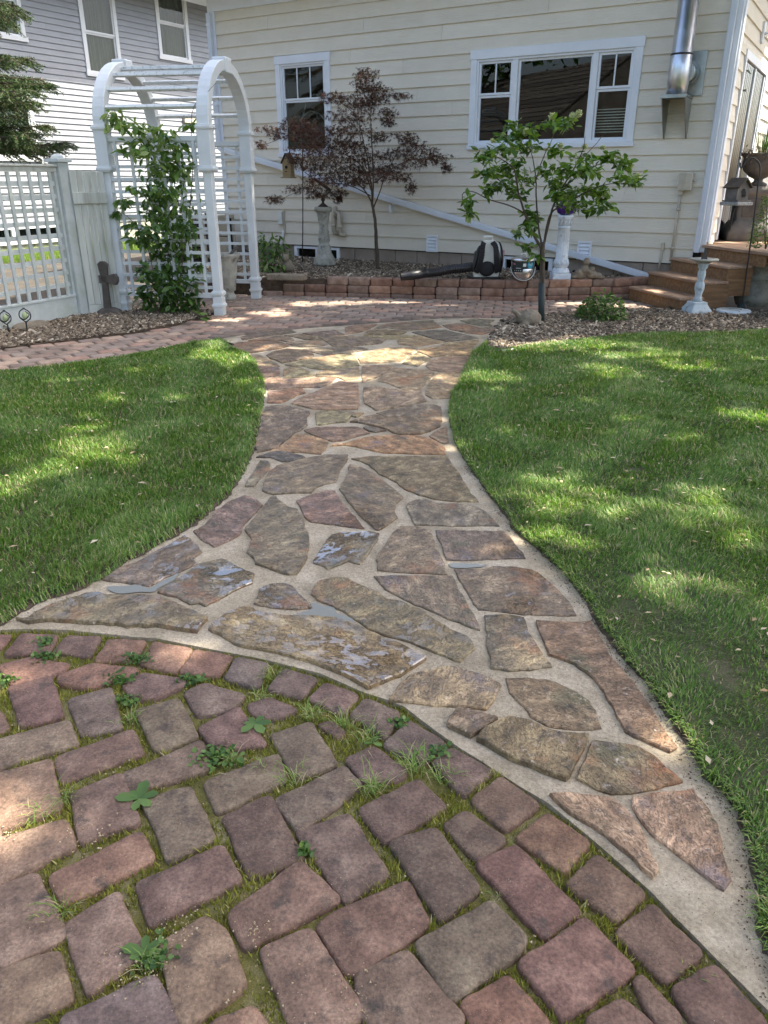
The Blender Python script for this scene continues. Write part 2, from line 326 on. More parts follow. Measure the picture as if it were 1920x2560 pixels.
def glassmat(name='window_glass'):
    m, nd, ln = newmat(name); out = N(nd,'ShaderNodeOutputMaterial'); t = N(nd,'ShaderNodeBsdfTransparent'); t.inputs[0].default_value = (.8,.84,.82,1); gl = N(nd,'ShaderNodeBsdfGlossy'); gl.inputs['Roughness'].default_value = .012
    tc = N(nd,'ShaderNodeTexCoord'); nz = N(nd,'ShaderNodeTexNoise', i_Scale=1.3, i_Detail=1.); ln(tc.outputs['Object'], nz.inputs['Vector']); bu = N(nd,'ShaderNodeBump', i_Strength=.06, i_Distance=.01); ln(nz.outputs[0], bu.inputs['Height']); ln(bu.outputs[0], gl.inputs['Normal'])
    lw = N(nd,'ShaderNodeLayerWeight', i_Blend=.5); pw_ = N(nd,'ShaderNodeMath', operation='POWER', i_1=4.); ln(lw.outputs['Facing'], pw_.inputs[0]); a1 = N(nd,'ShaderNodeMath', operation='MULTIPLY_ADD', i_1=.8, i_2=.045); ln(pw_.outputs[0], a1.inputs[0]); ge = N(nd,'ShaderNodeNewGeometry'); iv = N(nd,'ShaderNodeMath', operation='SUBTRACT', i_0=1.); ln(ge.outputs['Backfacing'], iv.inputs[1]); ad = N(nd,'ShaderNodeMath', operation='MULTIPLY'); ln(a1.outputs[0], ad.inputs[0]); ln(iv.outputs[0], ad.inputs[1])
    mx = N(nd,'ShaderNodeMixShader'); ln(ad.outputs[0], mx.inputs[0]); ln(t.outputs[0], mx.inputs[1]); ln(gl.outputs[0], mx.inputs[2]); ln(mx.outputs[0], out.inputs[0]); return m
M = {}
M['mortar'] = surf('sand_mortar', (.29,.235,.155), (.41,.34,.24), (.52,.44,.33), scale=5, detail=12, rough=.9, bump=.8, bscale=110, bdist=.006, fine=.26, fines=110, world=True, blotch=(.255,.21,.14), blotch_scale=2.6, blotch_at=(.50,.68))
M['stone'] = stonemat('flagstone', 0); M['wetstone'] = stonemat('wet_flagstone', 2); M['dampstone'] = stonemat('damp_flagstone', 1)
M['paver'] = surf('tumbled_concrete_paver', (.088,.060,.045), (.160,.113,.086), (.25,.190,.145), scale=14, detail=12, rough=.8, bump=.9, bscale=130, bdist=.006, fine=.36, fines=120, world=True, tint=True, blotch=(.075,.056,.044), blotch_scale=16, blotch_at=(.56,.70))
M['farpaver'] = surf('far_paver', (.21,.155,.12), (.31,.235,.185), (.38,.30,.24), scale=6, rough=.85, bump=.5, bscale=90, bdist=.004, fine=.15, world=True, tint=True, blotch=(.18,.135,.105), blotch_scale=2., blotch_at=(.52,.72))
M['joint'] = surf('mossy_joint_sand', (.09,.085,.02), (.17,.155,.04), (.34,.29,.17), scale=9, rough=.95, bump=1., bscale=190, bdist=.008, fine=.35, fines=260, world=True)
M['farjoint'] = surf('dark_joint_sand', (.10,.085,.06), (.16,.13,.09), scale=6, rough=.95, bump=.6, bscale=120, world=True)
M['soil'] = surf('soil', (.05,.034,.022), (.13,.092,.062), scale=20, rough=.95, bump=.5, bscale=70, bdist=.008, fine=.3, world=True)
M['lawnsoil'] = surf('lawn_soil', (.035,.042,.014), (.05,.06,.02), (.11,.095,.05), scale=6, rough=.95, bump=.8, bscale=120, bdist=.01, fine=.3, world=True)
M['earth'] = surf('earth', (.035,.030,.024), (.075,.064,.050), scale=2, rough=.95, bump=.5, world=True)
M['grass'] = leafmat('grass_blade', [(0,(.055,.120,.022)),(.45,(.13,.235,.042)),(.8,(.24,.34,.08)),(.93,(.30,.33,.10)),(.97,(.45,.39,.22))], rough=.5, trans=.35)
M['moss'] = leafmat('moss', [(0,(.11,.13,.016)),(.6,(.27,.285,.04)),(.9,(.42,.39,.09)),(.97,(.55,.48,.25))], rough=.8, trans=.2)
M['chips'] = leafmat('wood_mulch', [(0,(.045,.034,.023)),(.3,(.15,.112,.075)),(.65,(.32,.255,.178)),(1,(.68,.60,.46))], rough=.8, trans=0.)
M['siding'] = sidemat(); M['glass'] = glassmat()
M['trim'] = surf('white_trim', (.70,.74,.79), (.78,.81,.85), scale=3, rough=.45, bump=.08, bscale=30)
M['alu'] = surf('white_painted_metal', (.66,.70,.76), (.74,.78,.83), scale=2, rough=.35, bump=.04, bscale=10)
M['vtrim'] = surf('white_window_trim', (.68,.71,.73), (.76,.79,.80), scale=2, rough=.5, bump=.05)
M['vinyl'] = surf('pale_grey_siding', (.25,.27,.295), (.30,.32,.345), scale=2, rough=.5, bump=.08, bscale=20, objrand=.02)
M['fence'] = surf('weathered_white_paint', (.44,.48,.46), (.58,.62,.61), scale=5, rough=.6, bump=.25, bscale=60, bdist=.003, objrand=.05, blotch=(.40,.44,.36), blotch_scale=3, blotch_at=(.5,.75))
M['arbor'] = surf('white_arbor_plastic', (.60,.64,.65), (.70,.74,.75), scale=3, rough=.4, bump=.06, bscale=30, objrand=.02, blotch=(.55,.57,.50), blotch_scale=3.5, blotch_at=(.58,.78))
M['grime'] = surf('grimy_white_slat', (.62,.66,.66), (.72,.75,.75), scale=9, rough=.6, bump=.2, bscale=80, bdist=.003, blotch=(.24,.23,.19), blotch_scale=22, blotch_at=(.55,.72))
M['board'] = surf('weathered_board', (.42,.44,.39), (.56,.58,.53), scale=4, rough=.75, bump=.5, bscale=60, bdist=.004, stretch=(4,4,.35), objrand=.05, blotch=(.30,.30,.25), blotch_scale=3, blotch_at=(.5,.7))
M['block'] = surf('foundation_block', (.25,.205,.165), (.33,.275,.225), scale=5, rough=.9, bump=.5, bscale=90, objrand=.1)
M['wallblock'] = surf('retaining_block', (.16,.10,.072), (.26,.175,.13), (.37,.275,.21), scale=9, rough=.9, bump=.8, bscale=60, bdist=.008, objrand=.2, fine=.2, tint=True)
M['galv'] = surf('galvanised_steel', (.55,.57,.60), (.72,.74,.77), scale=4, rough=.30, rough2=.42, metal=1., bump=.05, bscale=12, bdist=.004)
M['dullgalv'] = surf('dull_galvanised', (.28,.31,.31), (.42,.45,.45), scale=7, rough=.32, metal=1., bump=.6, bscale=6, bdist=.02)
M['steel'] = surf('stainless', (.55,.54,.52), (.7,.69,.67), scale=4, rough=.25, metal=1., bump=.02, stretch=(12,12,.3))
M['iron'] = plain('black_iron', (.018,.018,.02), .45); M['dark'] = plain('dark_interior', (.012,.012,.012), .9); M['black'] = plain('black_plastic', (.014,.014,.016), .38)
M['rubber'] = plain('black_webbing', (.010,.010,.012), .75)
M['white'] = plain('off_white_plastic', (.66,.67,.62), .35); M['beige'] = plain('beige_plastic', (.50,.455,.36), .45); M['darkgreen'] = plain('tree_guard', (.022,.036,.036), .6)
M['curtain'] = surf('curtain', (.10,.11,.10), (.20,.21,.19), scale=3, rough=.9, bump=0, stretch=(14,14,.3))
M['concrete'] = surf('cast_concrete', (.25,.245,.205), (.38,.375,.32), (.48,.475,.42), scale=9, rough=.85, bump=.8, bscale=70, bdist=.006, fine=.2, blotch=(.13,.13,.11), blotch_scale=7, blotch_at=(.56,.7))
M['bluestone'] = surf('painted_concrete', (.40,.46,.49), (.55,.62,.65), scale=9, rough=.8, bump=.7, bscale=60, bdist=.006, blotch=(.22,.24,.23), blotch_scale=9, blotch_at=(.54,.68))
M['whiteconc'] = surf('white_painted_column', (.58,.64,.68), (.72,.78,.82), scale=9, rough=.7, bump=.4, bscale=60, blotch=(.35,.38,.38), blotch_scale=11, blotch_at=(.56,.7))
M['darkconc'] = surf('dark_cast_stone', (.06,.052,.045), (.12,.105,.09), scale=8, rough=.85, bump=.8, bscale=70)
M['pedest'] = surf('grey_pedestal', (.10,.09,.08), (.17,.155,.135), scale=5, rough=.85, bump=.5, bscale=60)
M['rock'] = surf('field_rock', (.17,.14,.10), (.27,.23,.17), scale=10, rough=.9, bump=1., bscale=40, bdist=.012)
M['deck'] = surf('stained_deck_wood', (.13,.064,.028), (.22,.118,.053), (.31,.18,.088), scale=5, rough=.6, bump=.4, bscale=50, stretch=(.6,6,6), objrand=.1)
M['tread'] = surf('worn_deck_tread', (.24,.14,.085), (.36,.235,.155), (.45,.33,.24), scale=5, rough=.6, bump=.4, bscale=50, stretch=(6,.6,6), objrand=.1)
M['bark'] = surf('dark_bark', (.040,.030,.022), (.085,.065,.045), (.13,.10,.07), scale=14, rough=.9, bump=.9, bscale=50, bdist=.01, stretch=(3,3,.6))
M['maple'] = leafmat('maple_leaf', [(0,(.040,.018,.012)),(.45,(.085,.036,.023)),(.75,(.11,.078,.035)),(.9,(.24,.075,.045)),(1,(.36,.16,.09))], rough=.45, trans=.3)
M['hleaf'] = leafmat('hydrangea_leaf', [(0,(.036,.085,.012)),(.5,(.095,.18,.026)),(.85,(.19,.30,.055)),(1,(.30,.38,.11))], rough=.38, trans=.3)
M['vleaf'] = leafmat('vine_leaf', [(0,(.036,.085,.018)),(.5,(.09,.17,.036)),(.85,(.17,.27,.065)),(1,(.26,.34,.11))], rough=.38, trans=.35)
M['spruce'] = leafmat('spruce_needle', [(0,(.018,.045,.012)),(.5,(.04,.085,.018)),(1,(.10,.16,.03))], rough=.5, trans=.1)
M['canopy'] = leafmat('canopy_leaf', [(0,(.03,.075,.012)),(1,(.08,.15,.03))], rough=.5, trans=.3)
M['flower'] = leafmat('panicle_flower', [(0,(.36,.42,.16)),(1,(.66,.66,.42))], rough=.6, trans=.3)
M['litter'] = leafmat('dry_seed_leaf', [(0,(.28,.19,.10)),(.5,(.46,.35,.21)),(1,(.62,.52,.36))], rough=.7, trans=.15)
M['purple'] = plain('purple_glass', (.055,.018,.15), .1); M['teal'] = plain('teal_label', (.01,.30,.42), .5); M['label'] = plain('dark_label', (.02,.035,.035), .5); M['paper'] = plain('white_print', (.7,.7,.68), .6)
M['rust'] = plain('rusty_iron', (.05,.032,.026), .7); M['wood'] = surf('birdhouse_wood', (.26,.19,.09), (.38,.29,.16), scale=8, rough=.85, bump=.4, stretch=(1,1,5)); M['woodroof'] = surf('old_roof_wood', (.055,.04,.03), (.10,.075,.055), scale=9, rough=.9, bump=.5)
M['greywood'] = surf('grey_wood', (.10,.085,.075), (.17,.15,.13), scale=9, rough=.9, bump=.5)
M['pebble'] = surf('pebbles', (.18,.17,.16), (.45,.43,.40), scale=40, rough=.7, bump=.8, bscale=60)
M['shingle'] = surf('asphalt_shingle', (.10,.095,.085), (.18,.165,.145), scale=6, rough=.95, bump=.6, bscale=90, objrand=.25)
M['darkcurtain'] = surf('dark_curtain', (.03,.03,.032), (.065,.065,.068), scale=3, rough=.9, bump=0, stretch=(14,14,.3))
M['dimshingle'] = surf('dimmed_shingle', (.05,.048,.045), (.11,.105,.095), scale=5, rough=.95, bump=.6, objrand=.4)  # garage roof shade put into the colour to dim its window reflection
M['crumb'] = leafmat('soil_crumb', [(0,(.07,.045,.028)),(1,(.17,.12,.08))], rough=.9, trans=0.)
M['glasspale'] = plain('glow_glass', (.42,.50,.25), .3); M['pink'] = plain('pink_petal', (.55,.16,.22), .6)
m, nd, ln = newmat('water'); out = N(nd,'ShaderNodeOutputMaterial'); b = N(nd,'ShaderNodeBsdfPrincipled'); b.inputs['Base Color'].default_value = (.17,.155,.10,1); b.inputs['Roughness'].default_value = .02; b.inputs['IOR'].default_value = 1.6; b.inputs['Specular IOR Level'].default_value = .6; ln(b.outputs[0], out.inputs[0]); M['water'] = m
# ------------------------------------------------------------------ the ground: earth, path, patio, lawns, beds
sheet('ground', [(-60,-40),(60,-40),(60,70),(-60,70)], -.06, M['earth'])
LE = [(-140,1610),(0,1559),(39,1528),(116,1497),(193,1470),(251,1447),(289,1416),(347,1385),(424,1343),(502,1293),(559,1243),(602,1181),(629,1111),(645,1033),(654,985),(654,954),(640,929),(633,905),(613,888),(580,876),(553,857),(539,850)]
RE = [(1217,860),(1185,886),(1164,927),(1149,963),(1130,992),(1125,1033),(1132,1069),(1140,1108),(1161,1149),(1181,1176),(1217,1227),(1260,1281),(1289,1324),(1344,1375),(1398,1418),(1434,1462),(1477,1516),(1506,1567),(1542,1617),(1579,1671),(1638,1730),(1675,1792),(1730,1872),(1761,1946),(1822,2001),(1853,2034),(1884,2127),(1896,2219),(1908,2317),(1935,2420),(1990,2560)]
BT = [(1253,809),(1271,800),(1361,790),(1451,784),(1557,778),(1620,777),(1690,776)]        # bed / patio line on the right
LB = [(0,873),(163,854),(325,834),(448,810),(525,789)]
le = FP(LE); re = FP(RE); bt = FP(BT); lb = FP(LB)
ARC = FB([(-160,470),(-60,462),(100,455),(290,460),(460,478),(650,495),(820,528),(980,560),(1130,590),(1330,640),(1500,715)])+FP([(1010,1768),(1118,1850),(1240,1930),(1370,2010),(1490,2110),(1630,2235),(1790,2400),(1930,2540),(2040,2660)])
near_end = [(1.25,.55),(1.0,.2)]
# mortar bed of the path
mort = le[::-1]+[(-2.6,2.5)]+[ARC[0]]+ARC[1:]+[(1.25,.5)]+re[::-1]
mort = le+FP([(600,840),(760,822),(900,812),(1100,797),(1260,796),(1262,815)])+re+[(1.3,.5)]+ARC[::-1]
sheet('mortar_bed', ragged(mort, .06, .004), .004, M['mortar'], thick=.03)
for nm_, ed_ in (('edge_soil', re[:-1]), ('edge_soil', le)):
    m_ = MB(); L_ = []
    fine_ = []
    for a_, b_ in zip(ed_[:-1], ed_[1:]):
        k_ = max(1, int(math.hypot(b_[0]-a_[0], b_[1]-a_[1])/.02)); fine_ += [(a_[0]+(b_[0]-a_[0])*j/k_, a_[1]+(b_[1]-a_[1])*j/k_) for j in range(k_)]
    ed_ = fine_; sd_ = 1 if ed_[0][0] < 0 else -1
    for i in range(len(ed_)):
        q_ = noise.noise(Vector((ed_[i][0]*7, ed_[i][1]*7, 2.)))+.7*noise.noise(Vector((ed_[i][0]*30, ed_[i][1]*30, 5.)))
        in_ = (.030 if sd_ > 0 else .012)+(.026 if sd_ > 0 else .016)*q_
        t_ = (Vector(ed_[min(i+1,len(ed_)-1)])-Vector(ed_[max(i-1,0)])).normalized(); n_ = Vector((t_.y, -t_.x))
        L_ += [(ed_[i][0]+n_.x*in_, ed_[i][1]+n_.y*in_, .0062), (ed_[i][0]-n_.x*.07, ed_[i][1]-n_.y*.07, .0080)]
    m_.add(L_, [(2*i,2*i+1,2*i+3,2*i+2) for i in range(len(ed_)-1)]); m_.build(nm_, M['soil'])['kind'] = 'structure'
# walkway sand under the far pavers and under the near patio
lawnL_far = FP([(561,858),(486,862),(347,891),(174,918),(0,935)])
sheet('far_patio_sand', [(-9,4.3),(-3.3,6.2)]+FP([(0,940),(174,922),(347,895),(486,866),(555,860),(620,900),(1150,900),(1217,862),(1253,812)])+bt+[(4.5,10.2),(4.4,11.5),(-2.2,12.6),(-4,12.4),(-4.2,9.9),(-4.4,8.9),(-9,6)], -.012, M['farjoint'])
near_patio = ARC+[(1.1,-.6),(0,-1.6),(-2.2,-1.6),(-4.2,-.2),(-4.2,2.3)]
na = [Vector(ARC[min(i+1,len(ARC)-1)])-Vector(ARC[max(i-1,0)]) for i in range(len(ARC))]
sheet('near_patio_sand', [(x-t.normalized().y*.07, y+t.normalized().x*.07) for (x, y), t in zip(ARC, na)]+near_patio[len(ARC):], -.012, M['joint'])
# ---- flagstones
path = bpy.data.objects.new('flagstone_path', None); C.objects.link(path); path['kind'] = 'structure'
BR=(1.08,.93,.80); RD=(1.08,.92,.85); GR=(.92,.88,.82); OL=(1.0,.96,.74); PU=(1.0,.88,.84); TN=(1.55,1.36,1.12); OR=(1.6,1.18,.88)
S = [ # (polygon, tint, wetness, height)
 (FE([(1105,245),(1180,225),(1290,215),(1350,203),(1400,270),(1450,350),(1470,440),(1490,520),(1505,580),(1480,625),(1450,612),(1370,550),(1290,480),(1185,395),(1140,345),(1108,285)]), TN,0,.014),
 (FE([(770,232),(850,228),(950,240),(1020,250),(1080,290),(1140,380),(1165,440),(1210,530),(1212,548),(1185,572),(1140,535),(1080,475),(1000,410),(950,370),(850,310)]), TN,0,.018),
 (FE([(955,12),(1060,22),(1130,38),(1200,75),(1250,125),(1310,180),(1240,195),(1140,220),(1020,232),(960,215),(880,170),(885,140),(930,50)]), BR,0,.014),
 (FC([(600,820),(680,835),(760,870),(830,890),(928,895),(900,960),(850,1058),(835,1072),(750,1042),(640,1000),(560,960),(470,912),(490,880),(560,835)]), OL,0,.026),
 (FC([(395,783),(480,800),(560,825),(520,850),(450,898),(405,875),(350,848),(352,838)]), GR,0,.026),
 (FC([(590,650),(680,648),(760,655),(850,690),(935,740),(960,780),(978,855),(900,860),(830,855),(760,845),(690,810),(640,750),(600,690)]), OL,0,.010),
 (FC([(713,418),(760,420),(870,425),(935,420),(975,490),(1030,580),(1110,670),(1190,790),(1240,870),(1285,940),(1260,955),(1180,920),(1075,870),(1040,810),(990,710),(930,640),(870,595),(765,558),(735,480)]), BR,0,.016),
 (FC([(505,397),(590,393),(665,405),(690,470),(740,550),(778,605),(690,620),(600,620),(530,612),(515,500),(508,440)]), OL,1,.014),
 (FC([(200,640),(270,618),(390,605),(460,625),(530,655),(575,680),(545,740),(515,782),(430,770),(300,765),(115,740),(150,690)]), TN,1,.014),
 (F4([(600,1085),(625,1035),(650,990),(760,962),(850,965),(920,1005),(1060,1062),(1130,1112),(1260,1140),(1367,1185),(1467,1260),(1567,1325),(1687,1375),(1720,1410),(1737,1455),(1667,1515),(1632,1550),(1547,1520),(1417,1468),(1277,1410),(1100,1365),(970,1300),(850,1215),(720,1150),(640,1120)]), OL,2,.013),
 (FP([(521,1580),(530,1563),(567,1540),(602,1526),(620,1523),(640,1535),(694,1545),(740,1549),(791,1547),(835,1553),(885,1567),(915,1580),(958,1603),(994,1617),(1066,1653),(1034,1675),(1000,1697),(960,1712),(921,1729),(874,1704),(826,1680),(753,1656),(693,1638),(639,1628),(603,1622),(561,1601)]), TN,2,.020),
 (F4([(250,1040),(330,1005),(430,1000),(500,1040),(560,1110),(605,1175),(500,1185),(380,1175),(205,1145),(230,1090)]), GR,2,.013),
 (F3([(100,1050),(180,1050),(220,1015),(330,960),(450,920),(560,885),(640,880),(700,900),(850,895),(1000,905),(1080,920),(1200,975),(1290,1020),(1348,1045),(1300,1100),(1280,1132),(1150,1115),(1050,1100),(900,1088),(820,1100),(750,1080),(600,1078),(450,1065),(300,1058),(210,1068),(180,1072)]), OL,2,.022),
 (F3([(665,790),(750,720),(870,680),(1000,610),(1100,560),(1200,500),(1240,520),(1310,605),(1250,650),(1278,682),(1180,730),(1100,765),(970,830),(900,820),(800,805)]), GR,2,.012),
 (F3([(1020,870),(1130,800),(1220,740),(1290,690),(1440,655),(1530,700),(1650,750),(1640,808),(1560,840),(1420,915),(1330,960),(1290,940),(1230,950),(1180,920),(1150,900),(1090,890)]), GR,2,.015),
 (FP([(482,1333),(513,1316),(540,1281),(579,1254),(612,1242),(640,1248),(658,1266),(632,1292),(614,1313),(598,1342),(570,1358),(536,1372),(502,1351)]), PU,1,.012),
 (F4([(345,395),(400,440),(460,480),(510,490),(550,550),(575,640),(590,730),(580,820),(540,890),(510,938),(450,945),(330,910),(215,870),(205,830),(155,790),(185,740),(180,680),(145,635),(190,570),(270,480),(310,420)]), RD,1,.016),
 (F4([(500,432),(600,390),(700,360),(770,362),(810,430),(860,490),(920,560),(970,625),(800,605),(600,575),(560,545),(530,490)]), RD,1,.013),
 (F4([(740,670),(800,655),(900,652),(1000,645),(1075,660),(1055,715),(1010,770),(980,830),(940,870),(860,850),(810,870),(715,905),(620,860),(640,800),(700,720)]), GR,2,.013),
 (F4([(1110,740),(1160,660),(1220,605),(1340,610),(1430,635),(1460,730),(1490,800),(1530,870),(1545,940),(1350,935),(1200,925),(1060,910),(1050,840),(1070,790)]), PU,1,.012),
 (F4([(1030,955),(1200,950),(1400,950),(1577,950),(1617,1020),(1667,1110),(1717,1200),(1762,1280),(1767,1328),(1657,1290),(1517,1235),(1390,1180),(1290,1135),(1190,1085),(1110,1045)]), BR,1,.012),
 (F5([(245,635),(400,632),(560,640),(715,640),(780,700),(870,830),(700,832),(560,840),(420,845),(320,838),(290,760),(260,690)]), PU,1,.012),
 (F5([(370,905),(500,905),(580,905),(640,885),(800,890),(900,905),(960,930),(1050,1010),(1130,1090),(1190,1160),(1220,1225),(1100,1225),(950,1225),(800,1210),(680,1195),(540,1188),(480,1100),(430,1010)]), BR,1,.012),
 (F5([(55,450),(100,430),(180,420),(240,450),(400,455),(530,470),(600,510),(690,605),(600,603),(450,605),(250,600),(100,598),(70,540),(45,470)]), GR,1,.013),
 (F4([(880,138),(1000,122),(1217,120),(1400,120),(1547,118),(1587,190),(1637,260),(1687,340),(1757,437),(1617,437),(1467,420),(1340,390),(1250,350),(1170,295),(1080,250),(1010,190),(940,155)]), BR,0,.012),
 (F4([(870,180),(950,200),(1030,240),(1110,300),(1180,350),(1240,410),(1190,450),(1180,500),(1200,550),(1130,600),(1070,635),(1040,630),(970,565),(910,500),(850,430),(795,350),(830,290),(860,240)]), BR,1,.015),
 (F4([(310,230),(360,190),(450,165),(560,135),(700,110),(860,110),(850,160),(800,220),(775,300),(700,315),(640,340),(605,375),(450,380),(340,388),(290,375),(265,360),(280,300)]), BR,1,.013),
 (F4([(220,130),(300,100),(400,85),(500,110),(565,130),(470,160),(400,160),(320,130)]), (.62,.62,.68),0,.014),
 (F4([(220,190),(250,150),(310,155),(325,200),(270,260),(210,330),(145,332),(180,270)]), GR,1,.013),
 (F1([(680,990),(800,975),(950,985),(1140,1045),(1110,1120),(1120,1180),(1060,1230),(980,1270),(920,1320),(850,1380),(800,1430),(700,1450),(590,1470),(570,1400),(600,1280),(630,1200),(650,1080)]), PU,0,.013),
 (F1([(1200,1060),(1260,1040),(1500,1045),(1700,1065),(1620,1105),(1570,1090),(1520,1155),(1350,1170),(1215,1190),(1195,1130)]), TN,0,.015),
 (F2([(330,1065),(450,1030),(600,1000),(750,965),(950,975),(1005,990),(1015,1120),(850,1118),(700,1098),(560,1093),(420,1098)]), BR,0,.012),
 (F2([(60,1155),(180,1110),(330,1080),(420,1108),(560,1104),(700,1110),(850,1130),(1012,1132),(1000,1200),(900,1250),(800,1280),(700,1285),(560,1280),(500,1265),(440,1230),(330,1200),(200,1170)]), BR,0,.018),
 (F1([(1643,1210),(1763,1270),(1643,1300),(1500,1345),(1380,1360),(1270,1330),(1180,1290),(1100,1265),(1080,1240),(1200,1210),(1400,1205)][::-1]), RD,0,.014),
 (F1([(720,1460),(860,1390),(980,1290),(1090,1275),(1200,1310),(1325,1350),(1310,1430),(1255,1487),(1100,1475),(900,1465)]), OR,0,.012),
 (F2([(-150,1403),(-100,1385),(0,1375),(150,1330),(300,1300),(500,1292),(700,1292),(850,1310),(950,1350),(1050,1420),(1055,1490),(900,1492),(700,1485),(400,1475),(200,1430),(80,1405),(0,1392)]), OR,0,.013),
 (F2([(200,1215),(300,1205),(440,1245),(330,1262),(260,1250)]), (.6,.6,.6),0,.016),
 (F2([(880,1300),(960,1240),(1060,1195),(1075,1280),(1080,1370),(1040,1380),(960,1350)]), RD,0,.012),
 (F2([(200,790),(350,790),(500,810),(600,825),(800,815),(820,880),(865,935),(750,960),(600,995),(450,1015),(330,1035),(280,1000),(210,960),(195,880)]), TN,0,.015),
 (F2([(345,720),(400,660),(520,590),(700,600),(900,620),(940,640),(880,730),(800,800),(620,815),(550,790),(440,745)]), TN,0,.012),
 (F2([(970,640),(1150,640),(1240,650),(1180,760),(1130,850),(1100,905),(920,910),(840,870),(860,790),(920,700)]), TN,0,.013),
 (F2([(870,530),(1000,480),(1310,475),(1270,580),(1240,630),(1050,640),(900,610),(845,570)]), TN,0,.012),
 (F2([(605,545),(680,470),(760,430),(900,500),(850,520),(800,550),(765,575),(700,560)]), TN,0,.014),
 (F2([(760,420),(800,390),(1000,365),(1350,350),(1330,410),(1310,465),(1200,465),(1000,465),(900,480),(850,450)]), OR,0,.012),
 (F2([(190,440),(300,410),(450,385),(700,370),(760,395),(680,450),(590,520),(450,530),(300,540),(170,540),(140,480)]), TN,0,.013),
 (F1([(880,560),(1050,510),(1250,480),(1420,450),(1570,440),(1640,520),(1655,565),(1500,585),(1300,610),(1150,595),(1080,570),(960,572)]), TN,0,.014),
 (F1([(1200,640),(1350,615),(1500,600),(1650,585),(1655,650),(1640,700),(1500,720),(1430,690),(1400,680),(1200,680)]), TN,0,.012),
 (F2([(190,570),(300,560),(480,560),(510,580),(420,650),(330,695),(190,740),(180,650)]), TN,0,.012),
 (F1([(870,590),(1000,580),(1080,600),(1190,660),(1150,680),(1000,690),(865,695),(865,620)]), TN,0,.014),
 (F1([(590,575),(820,580),(830,640),(820,700),(870,710),(1100,700),(1300,685),(1420,690),(1340,760),(1250,795),(1000,790),(850,810),(700,820),(650,700)]), BR,0,.013),
 (F1([(700,840),(900,820),(1060,800),(1100,850),(1000,880),(900,930),(840,955),(700,955)]), OR,0,.014),
 (F1([(1150,860),(1260,810),(1380,760),(1450,720),(1640,745),(1650,850),(1650,980),(1640,1020),(1400,1030),(1180,1020),(1060,990),(950,960),(1020,910)]), TN,0,.013),
 (F1([(690,460),(760,420),(900,395),(1040,400),(1130,420),(1180,450),(1160,485),(1050,505),(900,530),(850,540),(790,510),(720,490)]), BR,0,.017),
 (F1([(330,350),(400,325),(600,315),(830,310),(880,340),(925,360),(850,385),(750,400),(600,425),(480,435),(400,420),(360,400)]), BR,0,.016),
 (F1([(480,450),(600,450),(720,495),(830,570),(700,575),(560,565),(520,500)]), TN,0,.010),
 (F1([(1060,395),(1250,380),(1450,368),(1650,372),(1745,392),(1690,412),(1480,440),(1300,455),(1180,430)]), GR,0,.012),
 (F1([(1220,265),(1400,250),(1560,255),(1720,265),(1930,290),(1880,335),(1740,350),(1600,362),(1380,367),(1320,325)]), RD,0,.014),
 (F1([(890,330),(1000,310),(1150,312),(1250,317),(1330,345),(1250,365),(1050,370),(940,350)]), TN,0,.012),
 (F1([(870,250),(1040,238),(1200,258),(1260,300),(1100,298),(980,268)]), BR,0,.014),
 (F1([(500,310),(640,272),(850,252),(950,275),(980,300),(900,318),(830,300),(650,304)]), BR,0,.012),
 (F1([(1060,230),(1200,215),(1400,195),(1500,240),(1400,245),(1200,250)]), GR,0,.012),
 (F2([(10,165),(150,145),(345,135),(280,175),(180,215),(20,240)]), BR,0,.015),
 (F2([(310,183),(400,135),(600,115),(920,95),(1010,165),(900,182),(700,198),(600,188),(450,174)]), BR,0,.013),
 (F2([(205,250),(240,205),(310,195),(450,192),(600,204),(650,215),(600,240),(400,245)]), BR,0,.014),
 (F2([(700,218),(900,200),(1050,195),(1200,233),(1400,283),(1250,302),(1080,318),(900,278),(780,242)]), GR,0,.014),
 (F2([(1020,145),(1170,125),(1280,130),(1400,170),(1460,185),(1440,215),(1230,215),(1100,190)]), BR,0,.013),
 (F2([(1200,95),(1400,80),(1560,90),(1500,130),(1540,150),(1400,150),(1290,125)]), GR,0,.012),
 (F2([(560,300),(780,250),(900,290),(1060,322),(900,345),(750,368),(560,340)]), TN,0,.012),
 (F2([(1080,332),(1250,315),(1400,300),(1370,342),(1200,352),(1000,352)]), TN,0,.012),
 (F2([(1220,650),(1260,655),(1180,790),(1150,830)]), BR,0,.012),
 (F2([(240,255),(500,250),(740,252),(560,290),(440,288)]), TN,0,.012),
 (F2([(1480,165),(1560,150),(1600,180),(1500,225),(1440,240),(1250,225)]), GR,0,.012),
 (F1([(620,205),(900,170),(1000,215),(860,240),(640,262),(440,300),(420,270)]), (.8,.74,.7),0,.010),
]
